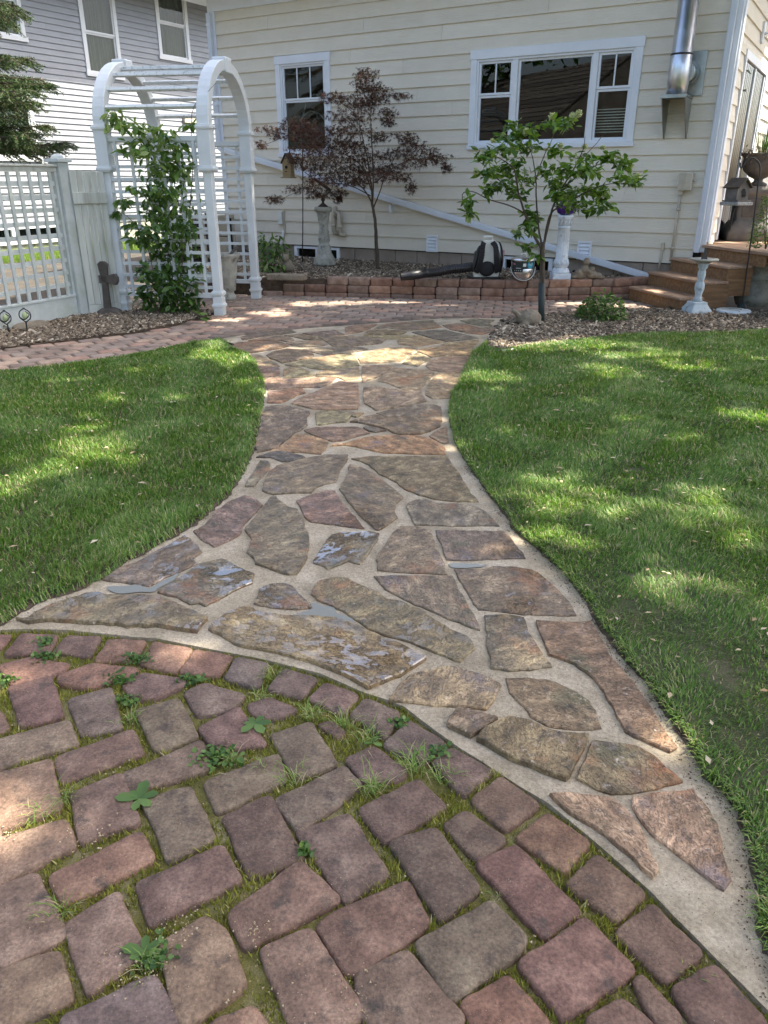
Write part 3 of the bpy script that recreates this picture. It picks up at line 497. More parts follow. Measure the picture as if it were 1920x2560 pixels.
def flag(poly, tint, wet, h, i):
    a = sum(poly[k][0]*poly[(k+1)%len(poly)][1]-poly[(k+1)%len(poly)][0]*poly[k][1] for k in range(len(poly)))
    if a < 0: poly = poly[::-1]
    far = poly[0][1] > 5.5
    o = ragged(poly, .045 if far else .022, .009 if not far else .007, seed=i)
    n = len(o); cx = sum(p[0] for p in o)/n; cy = sum(p[1] for p in o)/n
    tx = random.uniform(-.006,.006); ty = random.uniform(-.006,.006)
    ctr = Vector((cx,cy))
    L = []; rings = [(0,.0,-.02),(0,.0,-.004),(.004,0,0)]
    for q, _, dz in rings:
        for p in o:
            d = (ctr-Vector(p)); d = d.normalized()*q if d.length > 0 else d
            L.append((p[0]+d.x, p[1]+d.y, h+dz+tx*(p[0]-cx)+ty*(p[1]-cy)))
    fs = []
    for r in range(2):
        for k in range(n): fs.append((r*n+k, r*n+(k+1)%n, (r+1)*n+(k+1)%n, (r+1)*n+k))
    T = tessellate_polygon([[Vector((L[2*n+k][0],L[2*n+k][1],0)) for k in range(n)]])
    for t in T:
        A, B, D = [Vector(L[2*n+k]) for k in t]; fs.append(tuple(2*n+k for k in (t if (B-A).cross(D-A).z > 0 else t[::-1])))
    mb = MB(); mb.add(L, fs)
    tn = tuple(min(1.6, c*random.uniform(.92,1.08)) for c in tint)
    ob = mb.build('flagstone', M[('stone','dampstone','wetstone')[wet]], path, col=tn); return ob
for i, (poly, tint, wet, h) in enumerate(S): flag(poly, tint, wet, h, i)
# ---- near pavers
patio = bpy.data.objects.new('paver_patio', None); C.objects.link(patio); patio['kind'] = 'structure'
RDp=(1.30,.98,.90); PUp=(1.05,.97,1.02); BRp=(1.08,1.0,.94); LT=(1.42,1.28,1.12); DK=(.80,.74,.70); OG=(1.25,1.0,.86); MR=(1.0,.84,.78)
PV = [(FB,[(-80,540),(-60,475),(50,478),(10,530)],RDp),(FB,[(20,560),(90,472),(240,480),(200,560)],MR),(FB,[(220,545),(280,480),(420,485),(370,572)],MR),(FB,[(392,590),(450,495),(605,502),(560,585)],RDp),
 (FB,[(580,600),(640,510),(800,540),(730,635)],RDp),(FB,[(745,640),(810,542),(965,572),(905,655)],RDp),(FB,[(930,660),(980,575),(1115,600),(1070,700)],PUp),(FB,[(1110,705),(1175,620),(1315,660),(1250,745)],PUp),
 (FB,[(1280,745),(1350,680),(1487,727),(1425,815)],PUp),(FP,[(874,1793),(913,1751),(1000,1784),(964,1849)],BRp),(FC,[(95,920),(195,820),(345,905),(260,990)],PUp),(FE,[(290,95),(375,32),(540,128),(420,228)],BRp),
 (FE,[(450,245),(570,153),(727,265),(590,370)],MR),(FE,[(630,400),(765,297),(935,420),(830,540)],OG),(FE,[(835,590),(965,473),(1160,630),(1040,745)],MR),(FE,[(1035,790),(1190,672),(1395,870),(1240,990)],MR),
 (FE,[(1265,1020),(1440,922),(1660,1160),(1470,1290)],MR),
 (FB,[(5,610),(130,575),(280,600),(250,640),(60,685)],RDp),(FB,[(252,650),(380,602),(558,620),(545,658),(360,700),(262,680)],RDp),(FB,[(515,690),(590,640),(760,665),(755,690),(640,740),(560,745)],PUp),
 (FB,[(770,720),(850,680),(1010,730),(950,790),(820,808)],PUp),(FB,[(1030,770),(1120,740),(1230,790),(1150,825),(1060,820)],PUp),(FB,[(1315,850),(1380,832),(1440,880),(1400,905)],BRp),
 (FB,[(-120,780),(5,790),(35,870),(-100,900)],MR),(FB,[(40,700),(210,655),(255,810),(90,850)],MR),(FB,[(290,750),(460,705),(500,860),(340,890)],BRp),(FB,[(570,800),(740,755),(815,900),(650,960)],BRp),
 (FB,[(830,870),(990,785),(1095,930),(900,960)],BRp),(FB,[(1130,900),(1290,850),(1390,1010),(1230,1065)],BRp),(FP,[(866,1900),(935,1868),(1014,1925),(1000,1945),(918,1957)],PUp),
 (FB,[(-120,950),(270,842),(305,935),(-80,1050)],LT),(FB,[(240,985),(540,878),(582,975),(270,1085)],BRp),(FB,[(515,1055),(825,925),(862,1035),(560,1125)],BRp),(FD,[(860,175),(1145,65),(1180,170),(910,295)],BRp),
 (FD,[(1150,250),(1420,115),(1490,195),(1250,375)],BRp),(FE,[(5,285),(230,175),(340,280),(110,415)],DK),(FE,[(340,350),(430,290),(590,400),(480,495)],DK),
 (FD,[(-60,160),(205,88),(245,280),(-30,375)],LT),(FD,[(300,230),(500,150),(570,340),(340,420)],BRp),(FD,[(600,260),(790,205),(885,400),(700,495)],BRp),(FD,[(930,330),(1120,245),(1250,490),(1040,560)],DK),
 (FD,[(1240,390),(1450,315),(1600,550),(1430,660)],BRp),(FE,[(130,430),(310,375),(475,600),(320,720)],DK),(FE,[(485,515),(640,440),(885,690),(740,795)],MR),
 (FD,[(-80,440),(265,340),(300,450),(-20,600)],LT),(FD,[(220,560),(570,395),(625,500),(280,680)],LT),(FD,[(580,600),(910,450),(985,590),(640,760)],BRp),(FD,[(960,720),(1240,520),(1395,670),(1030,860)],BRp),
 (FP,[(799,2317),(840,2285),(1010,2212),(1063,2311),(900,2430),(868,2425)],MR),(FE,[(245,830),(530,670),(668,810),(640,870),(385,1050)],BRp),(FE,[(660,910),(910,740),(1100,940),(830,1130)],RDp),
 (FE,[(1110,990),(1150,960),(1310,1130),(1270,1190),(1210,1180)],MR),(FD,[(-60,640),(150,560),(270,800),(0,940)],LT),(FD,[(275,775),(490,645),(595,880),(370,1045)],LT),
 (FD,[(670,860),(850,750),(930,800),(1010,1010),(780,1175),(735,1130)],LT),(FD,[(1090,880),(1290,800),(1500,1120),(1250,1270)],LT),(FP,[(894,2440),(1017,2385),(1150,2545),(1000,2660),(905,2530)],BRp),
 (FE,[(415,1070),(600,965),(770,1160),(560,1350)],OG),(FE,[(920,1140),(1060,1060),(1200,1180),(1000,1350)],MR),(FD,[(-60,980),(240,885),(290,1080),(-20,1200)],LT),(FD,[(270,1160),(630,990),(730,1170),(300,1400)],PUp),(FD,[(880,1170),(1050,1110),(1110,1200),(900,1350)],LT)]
def rounded(poly, r, k=4):
    out = []; n = len(poly)
    for i in range(n):
        a, b, c = (Vector(poly[(i+j)%n]) for j in (-1,0,1))
        ra = min(r, (a-b).length*.4); rc = min(r, (c-b).length*.4); p = b+(a-b).normalized()*ra; q = b+(c-b).normalized()*rc
        for j in range(k+1):
            t = j/k; out.append(tuple(p*(1-t)**2+b*2*t*(1-t)+q*t*t))
    return out
def paver_mesh(poly, h, seed=0, rr=.021, amp=.0042, inset=(0,.001,.004,.010), zz=(-.03,-.008,-.0025,0), step=.014, tilt=.02):
    if sum(poly[k][0]*poly[(k+1)%len(poly)][1]-poly[(k+1)%len(poly)][0]*poly[k][1] for k in range(len(poly))) < 0: poly = poly[::-1]
    o = ragged(rounded(poly, rr), step, amp, seed); n = len(o); c = Vector((sum(p[0] for p in o)/n, sum(p[1] for p in o)/n)); L = []
    tx, ty = random.uniform(-tilt,tilt), random.uniform(-tilt,tilt)
    for q, dz in zip(inset, zz):
        for p in o:
            d = (c-Vector(p)).normalized()*q; x = p[0]+d.x; y = p[1]+d.y; L.append((x, y, h+dz+tx*(x-c.x)+ty*(y-c.y)))
    R = len(inset); fs = [(r*n+k, r*n+(k+1)%n, (r+1)*n+(k+1)%n, (r+1)*n+k) for r in range(R-1) for k in range(n)]
    L.append((c.x, c.y, h+.001)); fs += [((R-1)*n+k, (R-1)*n+(k+1)%n, R*n) for k in range(n)]
    return L, fs
NP = []
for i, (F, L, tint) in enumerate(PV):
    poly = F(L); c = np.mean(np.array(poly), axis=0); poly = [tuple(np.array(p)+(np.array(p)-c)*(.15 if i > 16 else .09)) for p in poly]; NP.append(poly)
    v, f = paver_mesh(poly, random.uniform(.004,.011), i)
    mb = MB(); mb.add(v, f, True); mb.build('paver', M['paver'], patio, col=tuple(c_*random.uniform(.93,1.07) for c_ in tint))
# the patio goes on behind and beside the camera with the same paving, out of the photograph
def infr(x, y, z=0, m=60):
    d = (y*cp-(z-H)*sp)
    if d <= .05: return False
    px = 960+FPX*x/d; py = 1280-FPX*((y*sp)+(z-H)*cp)/d
    return -m < px < 1920+m and -m < py < 2560+m
mb = MB(); ang = math.radians(28); ca, sa = math.cos(ang), math.sin(ang)
arcp = np.array(ARC)
for i in range(-24, 24):
    for j in range(-22, 22):
        u = i*.245+(j%2)*.12; v = j*.165; x = -1.2+u*ca-v*sa; y = .6+u*sa+v*ca
        P = np.array([[x,y]])
        if infr(x, y, m=110) or not pip(P, near_patio)[0] or segdist(P, near_patio)[0] < .1: continue
        q = [(x+a*ca-b_*sa, y+a*sa+b_*ca) for a, b_ in ((-.112,-.073),(.112,-.073),(.112,.073),(-.112,.073))]
        v_, f_ = paver_mesh(q, .005, i*50+j, step=.08); mb.add(v_, f_, True)
o = mb.build('paver_field', M['paver'], patio, col=BRp); o['kind'] = 'stuff'
# ---- far pavers: running bond, two laying directions that meet where the walk bends
far = bpy.data.objects.new('brick_walkway', None); C.objects.link(far); far['kind'] = 'structure'
farpoly = np.array([(-9,4.45),(-3.3,6.3)]+FP([(0,938),(174,920),(347,893),(486,865),(545,856),(640,834),(760,818),(900,808),(1100,794),(1225,795)])+bt[1:]+[(3.55,9.9),(3.3,10.75),(1.62,10.57),(0,10.84),(-1.75,11.12),(-2.6,11.5),(-3.9,11.0),(-2.0,9.3)]+lb[::-1]+[(-9,5.8)])
rows = []
for zone, (ox, oy, an) in enumerate(((0,10.,math.radians(-9.4)), (-3.2,6.9,math.radians(36)))):
    ca, sa = math.cos(an), math.sin(an)
    for j in range(-40, 40):
        for i in range(-40, 40):
            u = i*.232+(j%2)*.116+random.uniform(-.004,.004); v = j*.158; x = ox+u*ca-v*sa; y = oy+u*sa+v*ca
            inA = (x+1.75)*.8+(y-7.95)*.6 > 0
            if (zone == 0) != inA: continue
            rows.append((x, y, an))
rows = [r for r, k in zip(rows, pip(np.array([r[:2] for r in rows]), farpoly)) if k]
mortp = np.array(mort)
rows = [r for r, k in zip(rows, pip(np.array([r[:2] for r in rows]), mortp)) if not k]
vis = sorted([r for r in rows if infr(r[0], r[1], m=20)], key=lambda r: r[0]**2+r[1]**2); hid = [r for r in rows if not infr(r[0], r[1], m=20)]
FT = [(1,1,1),(1.1,.98,.92),(.85,.84,.84),(1.2,1.12,1.02),(.75,.72,.70),(1.15,.94,.86)]
base = []
for k in range(6):
    v, f = paver_mesh([(-.109,-.072),(.109,-.072),(.109,.072),(-.109,.072)], 0, k, rr=.024, amp=.003, inset=(0,.006,.02), zz=(-.03,-.005,0), step=.07, tilt=.02)
    b_ = MB(); b_.add(v, f, True); me = b_.mesh('far_paver'); me.materials.append(M['farpaver']); base.append(me)
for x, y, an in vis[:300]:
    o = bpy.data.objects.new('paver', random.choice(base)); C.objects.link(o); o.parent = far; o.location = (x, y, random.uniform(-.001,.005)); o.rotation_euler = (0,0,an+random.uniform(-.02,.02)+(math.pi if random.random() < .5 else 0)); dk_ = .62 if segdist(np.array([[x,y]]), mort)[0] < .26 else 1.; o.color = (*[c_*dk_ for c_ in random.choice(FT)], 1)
mb = MB()
for x, y, an in vis[300:]+hid:
    ca, sa = math.cos(an), math.sin(an); me = random.choice(base)
    mb.add([(x+a.co.x*ca-a.co.y*sa, y+a.co.x*sa+a.co.y*ca, a.co.z+random.uniform(0,.001)) for a in me.vertices], [tuple(p.vertices) for p in me.polygons], True)
o = mb.build('paver_field', M['farpaver'], far); o['kind'] = 'stuff'
# puddles on the mortar
for nm, L in (('a', FB([(445,285),(500,280),(560,275),(620,290),(680,255),(750,225),(720,260),(660,290),(640,305),(560,310),(470,305)])), ('b', F4([(470,1215),(560,1200),(620,1175),(600,1140),(640,1140),(720,1165),(850,1235),(940,1300),(850,1280),(760,1240),(620,1245),(520,1235)])),
              ('d', F5([(330,870),(420,862),(520,865),(600,870),(560,890),(440,895),(350,893)]))):
    c = ragged(L, .02, .022, seed=len(L)); sheet('puddle', c, .0085, M['water'])
# ---- lawns
lawnR = re[1:]+[(2.2,.2),(9,.4),(11,8.2)]+FP([(1990,834),(1920,833),(1620,838),(1389,861),(1250,882),(1215,874)])
lawnL = [(-7,1.2),(-2.3,2.2)]+le[:-1]+[(-1.47,7.5)]+lawnL_far+[(-3.3,6.2),(-9,4.2)]
LR = ragged(lawnR, .05, .014, 3); LL = ragged(lawnL, .05, .014, 5)
sheet('lawn_soil', ragged(lawnR, .03, .014, 9), .014, M['soil'], thick=.02); sheet('lawn_soil', ragged(lawnL, .05, .05, 8), .014, M['soil'], thick=.02)
def turf(name, poly, seed, lab):
    P = np.concatenate([sample(poly, int(area(poly)*18500), seed)])
    d = np.hypot(P[:,0], P[:,1]); vis_ = np.array([infr(x, y, 0, 90) for x, y in P]); r = np.random.default_rng(seed)
    vi2 = np.array([infr(x, y, 0, 700) for x, y in P]); keep = np.where(vis_, np.clip(3.2/np.maximum(d, 1), .30, 1.), np.where(vi2, .25, .06)); k = r.random(len(P)) < keep; P = P[k]; d = d[k]; n = len(P)
    nz = np.array([noise.noise(Vector((x*1.4, y*1.4, seed)))+.6*noise.noise(Vector((x*6, y*6, seed+3))) for x, y in P])
    bare = nz < -.75; kk = ~bare | (r.random(n) < .25); P, d, nz = P[kk], d[kk], nz[kk]; n = len(P)
    ed = segdist(P, poly)
    h = .66*(.028+.030*r.random(n)+.022*np.clip(nz,-.5,.8))*np.clip(.72+.1*d, .75, 1.25)*np.where(ed < .03, .8, 1); wd = (.0012+.0010*r.random(n))*np.where(vis_[k][kk], 1, 1.9)*np.clip(d/2.6, .9, 2.8)
    a = r.uniform(0, 2*np.pi, n); lean = r.uniform(.15, 1.1, n); la = a+r.normal(0,.6,n)
    flow = np.array([noise.noise(Vector((x*2.2, y*2.2, 9.)))*5 for x, y in P]); la = np.where(r.random(n) < .5, flow, la)
    sx, sy = np.cos(la+np.pi/2)*wd, np.sin(la+np.pi/2)*wd; dx, dy = np.cos(la)*h*lean, np.sin(la)*h*lean
    z0 = np.full(n, .018); V = np.zeros((n,5,3))
    V[:,0] = np.stack([P[:,0]-sx, P[:,1]-sy, z0],1); V[:,1] = np.stack([P[:,0]+sx, P[:,1]+sy, z0],1)
    V[:,2] = np.stack([P[:,0]+sx*.8+dx*.4, P[:,1]+sy*.8+dy*.4, z0+h*.62],1); V[:,3] = np.stack([P[:,0]-sx*.8+dx*.4, P[:,1]-sy*.8+dy*.4, z0+h*.62],1)
    V[:,4] = np.stack([P[:,0]+dx, P[:,1]+dy, z0+h*np.clip(1.1-.3*lean,.6,1)],1)
    at = np.clip(.42+.25*r.normal(0,1,n)*.8+.15*nz, 0, .9); at = np.where(r.random(n) < .10, .98, at)
    o = soup(name, V, [(0,1,2),(0,2,3),(3,2,4)], M['grass'], attr=at, smooth=False); tag(o, lab, 'grass', kind='stuff'); return n
NG = turf('lawn_grass', LR, 21, 'green lawn sweeping along the right edge of the flagstone path')
NG += turf('lawn_grass', LL, 22, 'green lawn wedge between flagstone path and brick walkway')
sheet('lawn_ground', LR, .0245, M['lawnsoil'], thick=.012); sheet('lawn_ground', LL, .0245, M['lawnsoil'], thick=.012)
def fringe(name, line, side, n, seed, lab):
    r = np.random.default_rng(seed); L = np.array(line); seg = np.linalg.norm(np.diff(L, axis=0), axis=1); cs = np.concatenate([[0], np.cumsum(seg)]); s = r.uniform(0, cs[-1], n)
    P = np.stack([np.interp(s, cs, L[:,0]), np.interp(s, cs, L[:,1])], 1); P2 = np.stack([np.interp(s+.02, cs, L[:,0]), np.interp(s+.02, cs, L[:,1])], 1); t = P2-P; t /= np.maximum(np.linalg.norm(t,axis=1),1e-6)[:,None]; nr = np.stack([t[:,1], -t[:,0]], 1)*side
    cl = np.array([noise.noise(Vector((x*9, y*9, 1.))) for x, y in P]); P = P-nr*(r.uniform(-.004,.03,n)-.008*cl)[:,None]; h = (.02+.028*r.random(n))*(1+.5*cl); a = np.arctan2(nr[:,1], nr[:,0])+r.normal(0,.8,n); wd = .0014+.001*r.random(n); ov = r.uniform(.3,1.3,n)
    d = np.stack([np.cos(a)*h*ov, np.sin(a)*h*ov],1); sd = np.stack([-np.sin(a), np.cos(a)],1)*wd[:,None]; V = np.zeros((n,5,3)); V[:,0,:2] = P-sd; V[:,1,:2] = P+sd; V[:,2,:2] = P+sd*.8+d*.5; V[:,3,:2] = P-sd*.8+d*.5; V[:,4,:2] = P+d
    V[:,:2,2] = .008; V[:,2:4,2] = (.012+h*.6)[:,None]; V[:,4,2] = .012+h*np.clip(.95-.45*ov,.25,1); tag(soup(name, V, [(0,1,2),(0,2,3),(3,2,4)], M['grass'], attr=np.clip(r.normal(.5,.28,n),0,1)), lab, 'grass', kind='stuff')
fringe('edge_grass', re, 1, 6000, 71, 'grass fringe hanging over the right edge of the path'); fringe('edge_grass', le, -1, 2200, 72, 'grass fringe hanging over the left edge of the path')
# ---- bark beds
right_bed = FP([(1217,862),(1253,809)])+bt[1:]+[(3.9,9.75),(5.8,9.2),(8,8.8),(11,8.2)]+FP([(1990,836),(1920,835),(1620,840),(1389,863),(1250,884)])
left_bed = [(-9,5.8)]+lb+FP([(545,778)])+[(-2.25,9.75),(-3.2,9.85),(-3.55,9.7),(-3.75,9.35),(-4.15,8.0),(-5,5.2),(-9,4.9)]
left_bed = lb+FP([(560,782)])+[(-2.1,9.55),(-3.1,9.85),(-3.7,9.8),(-4.25,7.9),(-4.8,6.2),(-5.4,4.6)]
WF = [(-1.75,11.12),(0.,10.84),(1.62,10.57),(3.3,10.80)]      # face line of the retaining wall
s0 = P0+RT*-3.6; s1 = P0+RT*4.6
back_bed = [(WF[0][0]-.05,WF[0][1]+.06)]+[(x,y+.08) for x, y in WF[1:]]+[(3.75,11.17),(s1.x,s1.y),(s0.x,s0.y),(-3.0,14.0),(-2.6,11.5)]
bed_mound = sheet('bark_bed', left_bed, .012, M['soil'], thick=.05); sheet('bark_bed', right_bed, .012, M['soil'], thick=.05); sheet('bark_bed', back_bed, .225, M['soil'], thick=.3)
def chips(name, poly, n, z, seed, lab, exclude=()):
    P = sample(poly, n, seed); r = np.random.default_rng(seed); P = P+r.normal(0,.016,P.shape); ok = np.array([infr(x, y, z, 60) for x, y in P]) | (r.random(n) < .08); P = P[ok]; n = len(P)
    a = r.uniform(0,2*np.pi,n); L = r.gamma(3,.0035,n)+.005; Wd = L*r.uniform(.3,.6,n); T = r.uniform(.002,.005,n); px = r.normal(0,.3,n); py = r.normal(0,.25,n)
    bx = np.array([(-1,-.7,-1),(1,-1,-1),(.8,1,-1),(-1,.8,-1),(-.9,-.6,1),(.9,-.8,1),(.7,.9,1),(-.8,.6,1)])
    ex = np.stack([np.cos(a),np.sin(a),px],1); ey = np.stack([-np.sin(a),np.cos(a),py],1); ez = np.cross(ex,ey)
    V = ex[:,None]*(bx[None,:,0]*L[:,None])[...,None]+ey[:,None]*(bx[None,:,1]*Wd[:,None])[...,None]+ez[:,None]*(bx[None,:,2]*T[:,None])[...,None]
    V += np.concatenate([P, (z+.004+np.abs(px)*L+r.uniform(0,.012,n))[:,None]],1)[:,None]
    o = soup(name, V, [(4,5,6,7),(0,1,5,4),(1,2,6,5),(2,3,7,6),(3,0,4,7)], M['chips'], attr=np.clip(r.beta(1.4,2.2,n),0,1)); tag(o, lab, 'mulch', kind='stuff')
chips('bark_mulch', left_bed, 15000, .012, 31, 'brown bark mulch at the foot of the lattice fence')
chips('bark_mulch', right_bed, 33000, .012, 32, 'brown bark mulch around the small flowering tree')
chips('bark_mulch', back_bed, 17000, .225, 33, 'brown bark mulch behind the low brick retaining wall')
# ---- moss, crumbs and small plants in the paver joints
P = sample(near_patio, 420000, 41); P = P[np.array([infr(x, y, 0, 30) for x, y in P])]
inside = np.zeros(len(P), bool)
for poly in NP:
    c = np.mean(np.array(poly), axis=0); q = [tuple(np.array(p)-(np.array(p)-c)*.05) for p in poly]; inside |= pip(P, rounded(q, .025))
P = P[~inside]; r = np.random.default_rng(5); mz = np.array([noise.noise(Vector((x*5, y*5, 2.)))+.5*noise.noise(Vector((x*18, y*18, 4.))) for x, y in P])
mk = (mz > -.22) | (r.random(len(P)) < .12); P = P[mk]; mz = mz[mk]; n = len(P)
hh = (.006+.010*r.random(n)+.016*np.clip(mz,0,.8)); a = r.uniform(0,2*np.pi,n); wd = .0016+.0014*r.random(n); le_ = r.uniform(0,.9,n); la = r.uniform(0,2*np.pi,n)
V = np.zeros((n,3,3)); z0 = -.011
V[:,0] = np.stack([P[:,0]-np.cos(a)*wd, P[:,1]-np.sin(a)*wd, np.full(n,z0)],1); V[:,1] = np.stack([P[:,0]+np.cos(a)*wd, P[:,1]+np.sin(a)*wd, np.full(n,z0)],1)
V[:,2] = np.stack([P[:,0]+np.cos(la)*hh*le_, P[:,1]+np.sin(la)*hh*le_, z0+hh+.004],1)
o = soup('joint_moss', V, [(0,1,2)], M['moss'], attr=np.clip(.45+.3*r.normal(0,1,n)*.8+mz*.3,0,1)); tag(o, 'yellow green moss growing in the joints of the near pavers', 'moss', kind='stuff')
def grit(name, centres, lab, mat, zr=(0,.01), size=(.0018,.005)):
    n = len(centres); r = np.random.default_rng(n); V = np.array([(1,0,0),(-.5,.8,0),(-.6,-.8,0),(0,0,.9),(0,0,-.6)])
    s_ = r.uniform(*size, n); a = r.uniform(0,6.28,n); R = np.stack([np.cos(a),-np.sin(a),np.sin(a),np.cos(a)],1).reshape(n,2,2)
    X = np.repeat(V[None]*s_[:,None,None], n//n, axis=0)*r.uniform(.6,1.4,(n,1,3)); X[:,:,:2] = np.einsum('nij,nkj->nki', R, X[:,:,:2]); X += np.concatenate([centres, r.uniform(*zr,n)[:,None]],1)[:,None]
    o = soup(name, X, [(0,1,3),(1,2,3),(2,0,3),(1,0,4),(2,1,4),(0,2,4)], mat, attr=r.random(n)); tag(o, lab, 'grit', kind='stuff')
Q = P[::60]; grit('joint_grit', Q, 'pale sand crumbs lying between the near pavers', M['litter'], zr=(-.008,.004))
cl = []
for (x, y, s_, k) in ((230,2090,.10,40),(375,2430,.07,40),(450,2330,.08,50),(20,2090,.05,25),(640,2330,.05,60),(880,2480,.08,30),(300,2440,.1,30),(640,2500,.15,40)):
    c = np.array(G(x, y)); cl.append(c+rng.normal(0, s_*.35, (k,2)))
grit('loose_gravel', np.concatenate(cl), 'pale pebbles strewn over the near pavers', M['pebble'] if False else M['litter'], zr=(.006,.013), size=(.0018,.004))
edge = np.concatenate([np.array(re[9:])+rng.normal(0,1,(len(re[9:]),2))*np.array([.014,.05])-np.array([.022,0]) for _ in range(60)]+[np.array(le[1:14])+rng.normal(0,.02,(13,2))+np.array([.04,0]) for _ in range(14)])
o = None; grit('dirt_crumbs', edge, 'brown soil crumbs spilt on the mortar along the lawn edge', M['crumb'], zr=(.006,.012), size=(.001,.0035))
sp_ = sample(near_patio, 30000, 43); sp_ = sp_[np.array([infr(x, y, 0, 10) for x, y in sp_])][:11000]; grit('sand_specks', sp_, 'fine pale sand specks scattered over the near pavers', M['litter'], zr=(.008,.0125), size=(.0005,.0013))
sp_ = sample(mort, 60000, 44); sp_ = sp_[np.array([y < 4.5 and infr(x, y, 0, 10) for x, y in sp_])][:13000]; grit('sand_specks', sp_, 'fine sand and dirt specks scattered over the flagstones and mortar', M['crumb'], zr=(.004,.007), size=(.0006,.0017))
# dry seeds and leaves on the lawns
L1 = sample(LR, 2300, 51); L2 = sample(LL, 900, 52); P = np.concatenate([L1, L2]); P = P[np.array([infr(x,y,0,40) for x,y in P])]
n = len(P); r = np.random.default_rng(52); a = r.uniform(0,6.28,n); s_ = r.gamma(5,.0019,n)+.003
bx = np.array([(-1,0,0),(-.2,.45,.15),(1,0,.1),(-.2,-.45,.2)]); V = bx[None]*s_[:,None,None]; ca, sa = np.cos(a), np.sin(a); x = V[...,0]*ca[:,None]-V[...,1]*sa[:,None]; y = V[...,0]*sa[:,None]+V[...,1]*ca[:,None]
V = np.stack([x+P[:,:1], y+P[:,1:], V[...,2]+.045+r.uniform(0,.015,(n,1))],2); o = soup('fallen_seeds', V, [(0,1,2),(0,2,3)], M['litter'], attr=r.random(n)); tag(o, 'pale dry maple seeds and leaves scattered over both lawns', 'leaf litter', kind='stuff')
# ------------------------------------------------------------------ the beige house
house = thing('house', 'cream clapboard house with white window trim on a block foundation', 'house', P0, HROT)
SL = -3.42; EZ = 4.30; CZ0 = .463; CH = .1952
bwz = W(1180.6,131); big = (1.49, 3.935, 1.915, 3.20); small = (-2.08, -.985, 1.86, 3.36)
OP = [(big[0]+.05,big[1]-.05,big[2]+.05,big[3]-.05), (small[0]+.05,small[1]-.05,small[2]+.05,small[3]-.05)]
BUTT = {}
def plank(x0, x1, z0, z1, parent=house, axis='x', plane=0., ops=()):
    """one lap-siding board: wedge section, split round the window openings"""
    segs = [(x0, x1, z0-.022, z1)]
    for a, b, c, d in ops:
        out = []
        for (p, q, u, v) in segs:
            if q <= a or p >= b or v <= c or u >= d: out.append((p,q,u,v)); continue
            if p < a: out.append((p,a,u,v))
            if q > b: out.append((b,q,u,v))
            if u < c-.001: out.append((max(p,a),min(q,b),u,c))
            if v > d+.001: out.append((max(p,a),min(q,b),d,v))
        segs = out
    zb = z0-.022; H_ = z1-zb; segs = sorted(s_ for s_ in segs if s_[1]-s_[0] >= .01); cl_ = []
    for s_ in segs:
        if cl_ and s_[0] <= max(c_[1] for c_ in cl_[-1])+.005: cl_[-1].append(s_)
        else: cl_.append([s_])
    for cc_ in cl_:
      mb = MB()
      for p, q, u, v in cc_:
          f = lambda z: -.036+.024*(z-zb)/H_          # front face leans back to tuck under the board above
          if axis == 'x': L = [(p,f(u),u),(q,f(u),u),(q,f(v),v),(p,f(v),v),(p,0,u),(q,0,u),(q,0,v),(p,0,v)]
          else: L = [(plane-f(u),p,u),(plane-f(u),q,u),(plane-f(v),q,v),(plane-f(v),p,v),(plane,p,u),(plane,q,u),(plane,q,v),(plane,p,v)]
          mb.add(L, [(0,1,2,3),(1,5,6,2),(5,4,7,6),(4,0,3,7),(3,2,6,7),(4,5,1,0)])
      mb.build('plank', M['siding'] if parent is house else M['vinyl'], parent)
joints = {0:[.55],1:[-1.5,2.4],2:[-.35,3.2],3:[1.35],4:[-1.0,3.9],5:[-2.4,.95],6:[2.6],7:[1.1,-2.0],8:[3.4],9:[-.5],10:[-2.6,1.2],11:[.6],12:[-1.2,4.3],13:[-2.9,.35],14:[-.6],15:[1.0],16:[-.35,2.6],17:[-2.2],18:[.4,3.2],19:[-1.6]}
k = -1; z = CZ0-CH
seam = [(W(730,110),0)]
for k in range(0, 20):
    z0 = CZ0+CH*k; z1 = z0+CH
    if k == 0: z1 = z0+CH
    if z0 > EZ-.25: break
    ed = [SL+.10]+sorted(joints.get(k, []))+[SC-.13]
    for a, b in zip(ed[:-1], ed[1:]): plank(a+.0015, b-.0015, z0, min(z1, EZ-.2), ops=OP)
for k in range(1, 20):
    z0 = CZ0+CH*k
    if z0 > EZ-.25: break
    plank(.125, .60 if z0 < 2.9 else 4.0, z0, min(z0+CH, EZ-.2), axis='y', plane=SC)
    plank(2.9, 6., z0, min(z0+CH, EZ-.2), axis='y', plane=SC)
# carcass behind the siding
m = MB(); bd = .02
for a, b, c, d in ((SL,OP[1][0],.43,EZ),(OP[1][1],OP[0][0],.43,EZ),(OP[0][1],SC,.43,EZ)): m.bb(a,b,0.001,bd+.08,c,d)
for o_ in OP: m.bb(o_[0],o_[1],.001,.1,.43,o_[2]); m.bb(o_[0],o_[1],.001,.1,o_[3],EZ)
m.bb(SC-.1,SC-.001,.1,7.,.43,EZ); m.bb(SL,SL+.1,.1,7.,.43,EZ); m.bb(SL,SC,6.9,7.,.43,EZ); m.build('wall_core', M['dark'], house)
m = MB(); m.bb(SL+.1,SC-.1,2.6,2.65,.4,EZ); m.bb(SL+.1,SC-.1,.15,2.6,1.2,1.25); m.build('room_lining', M['dark'], house)
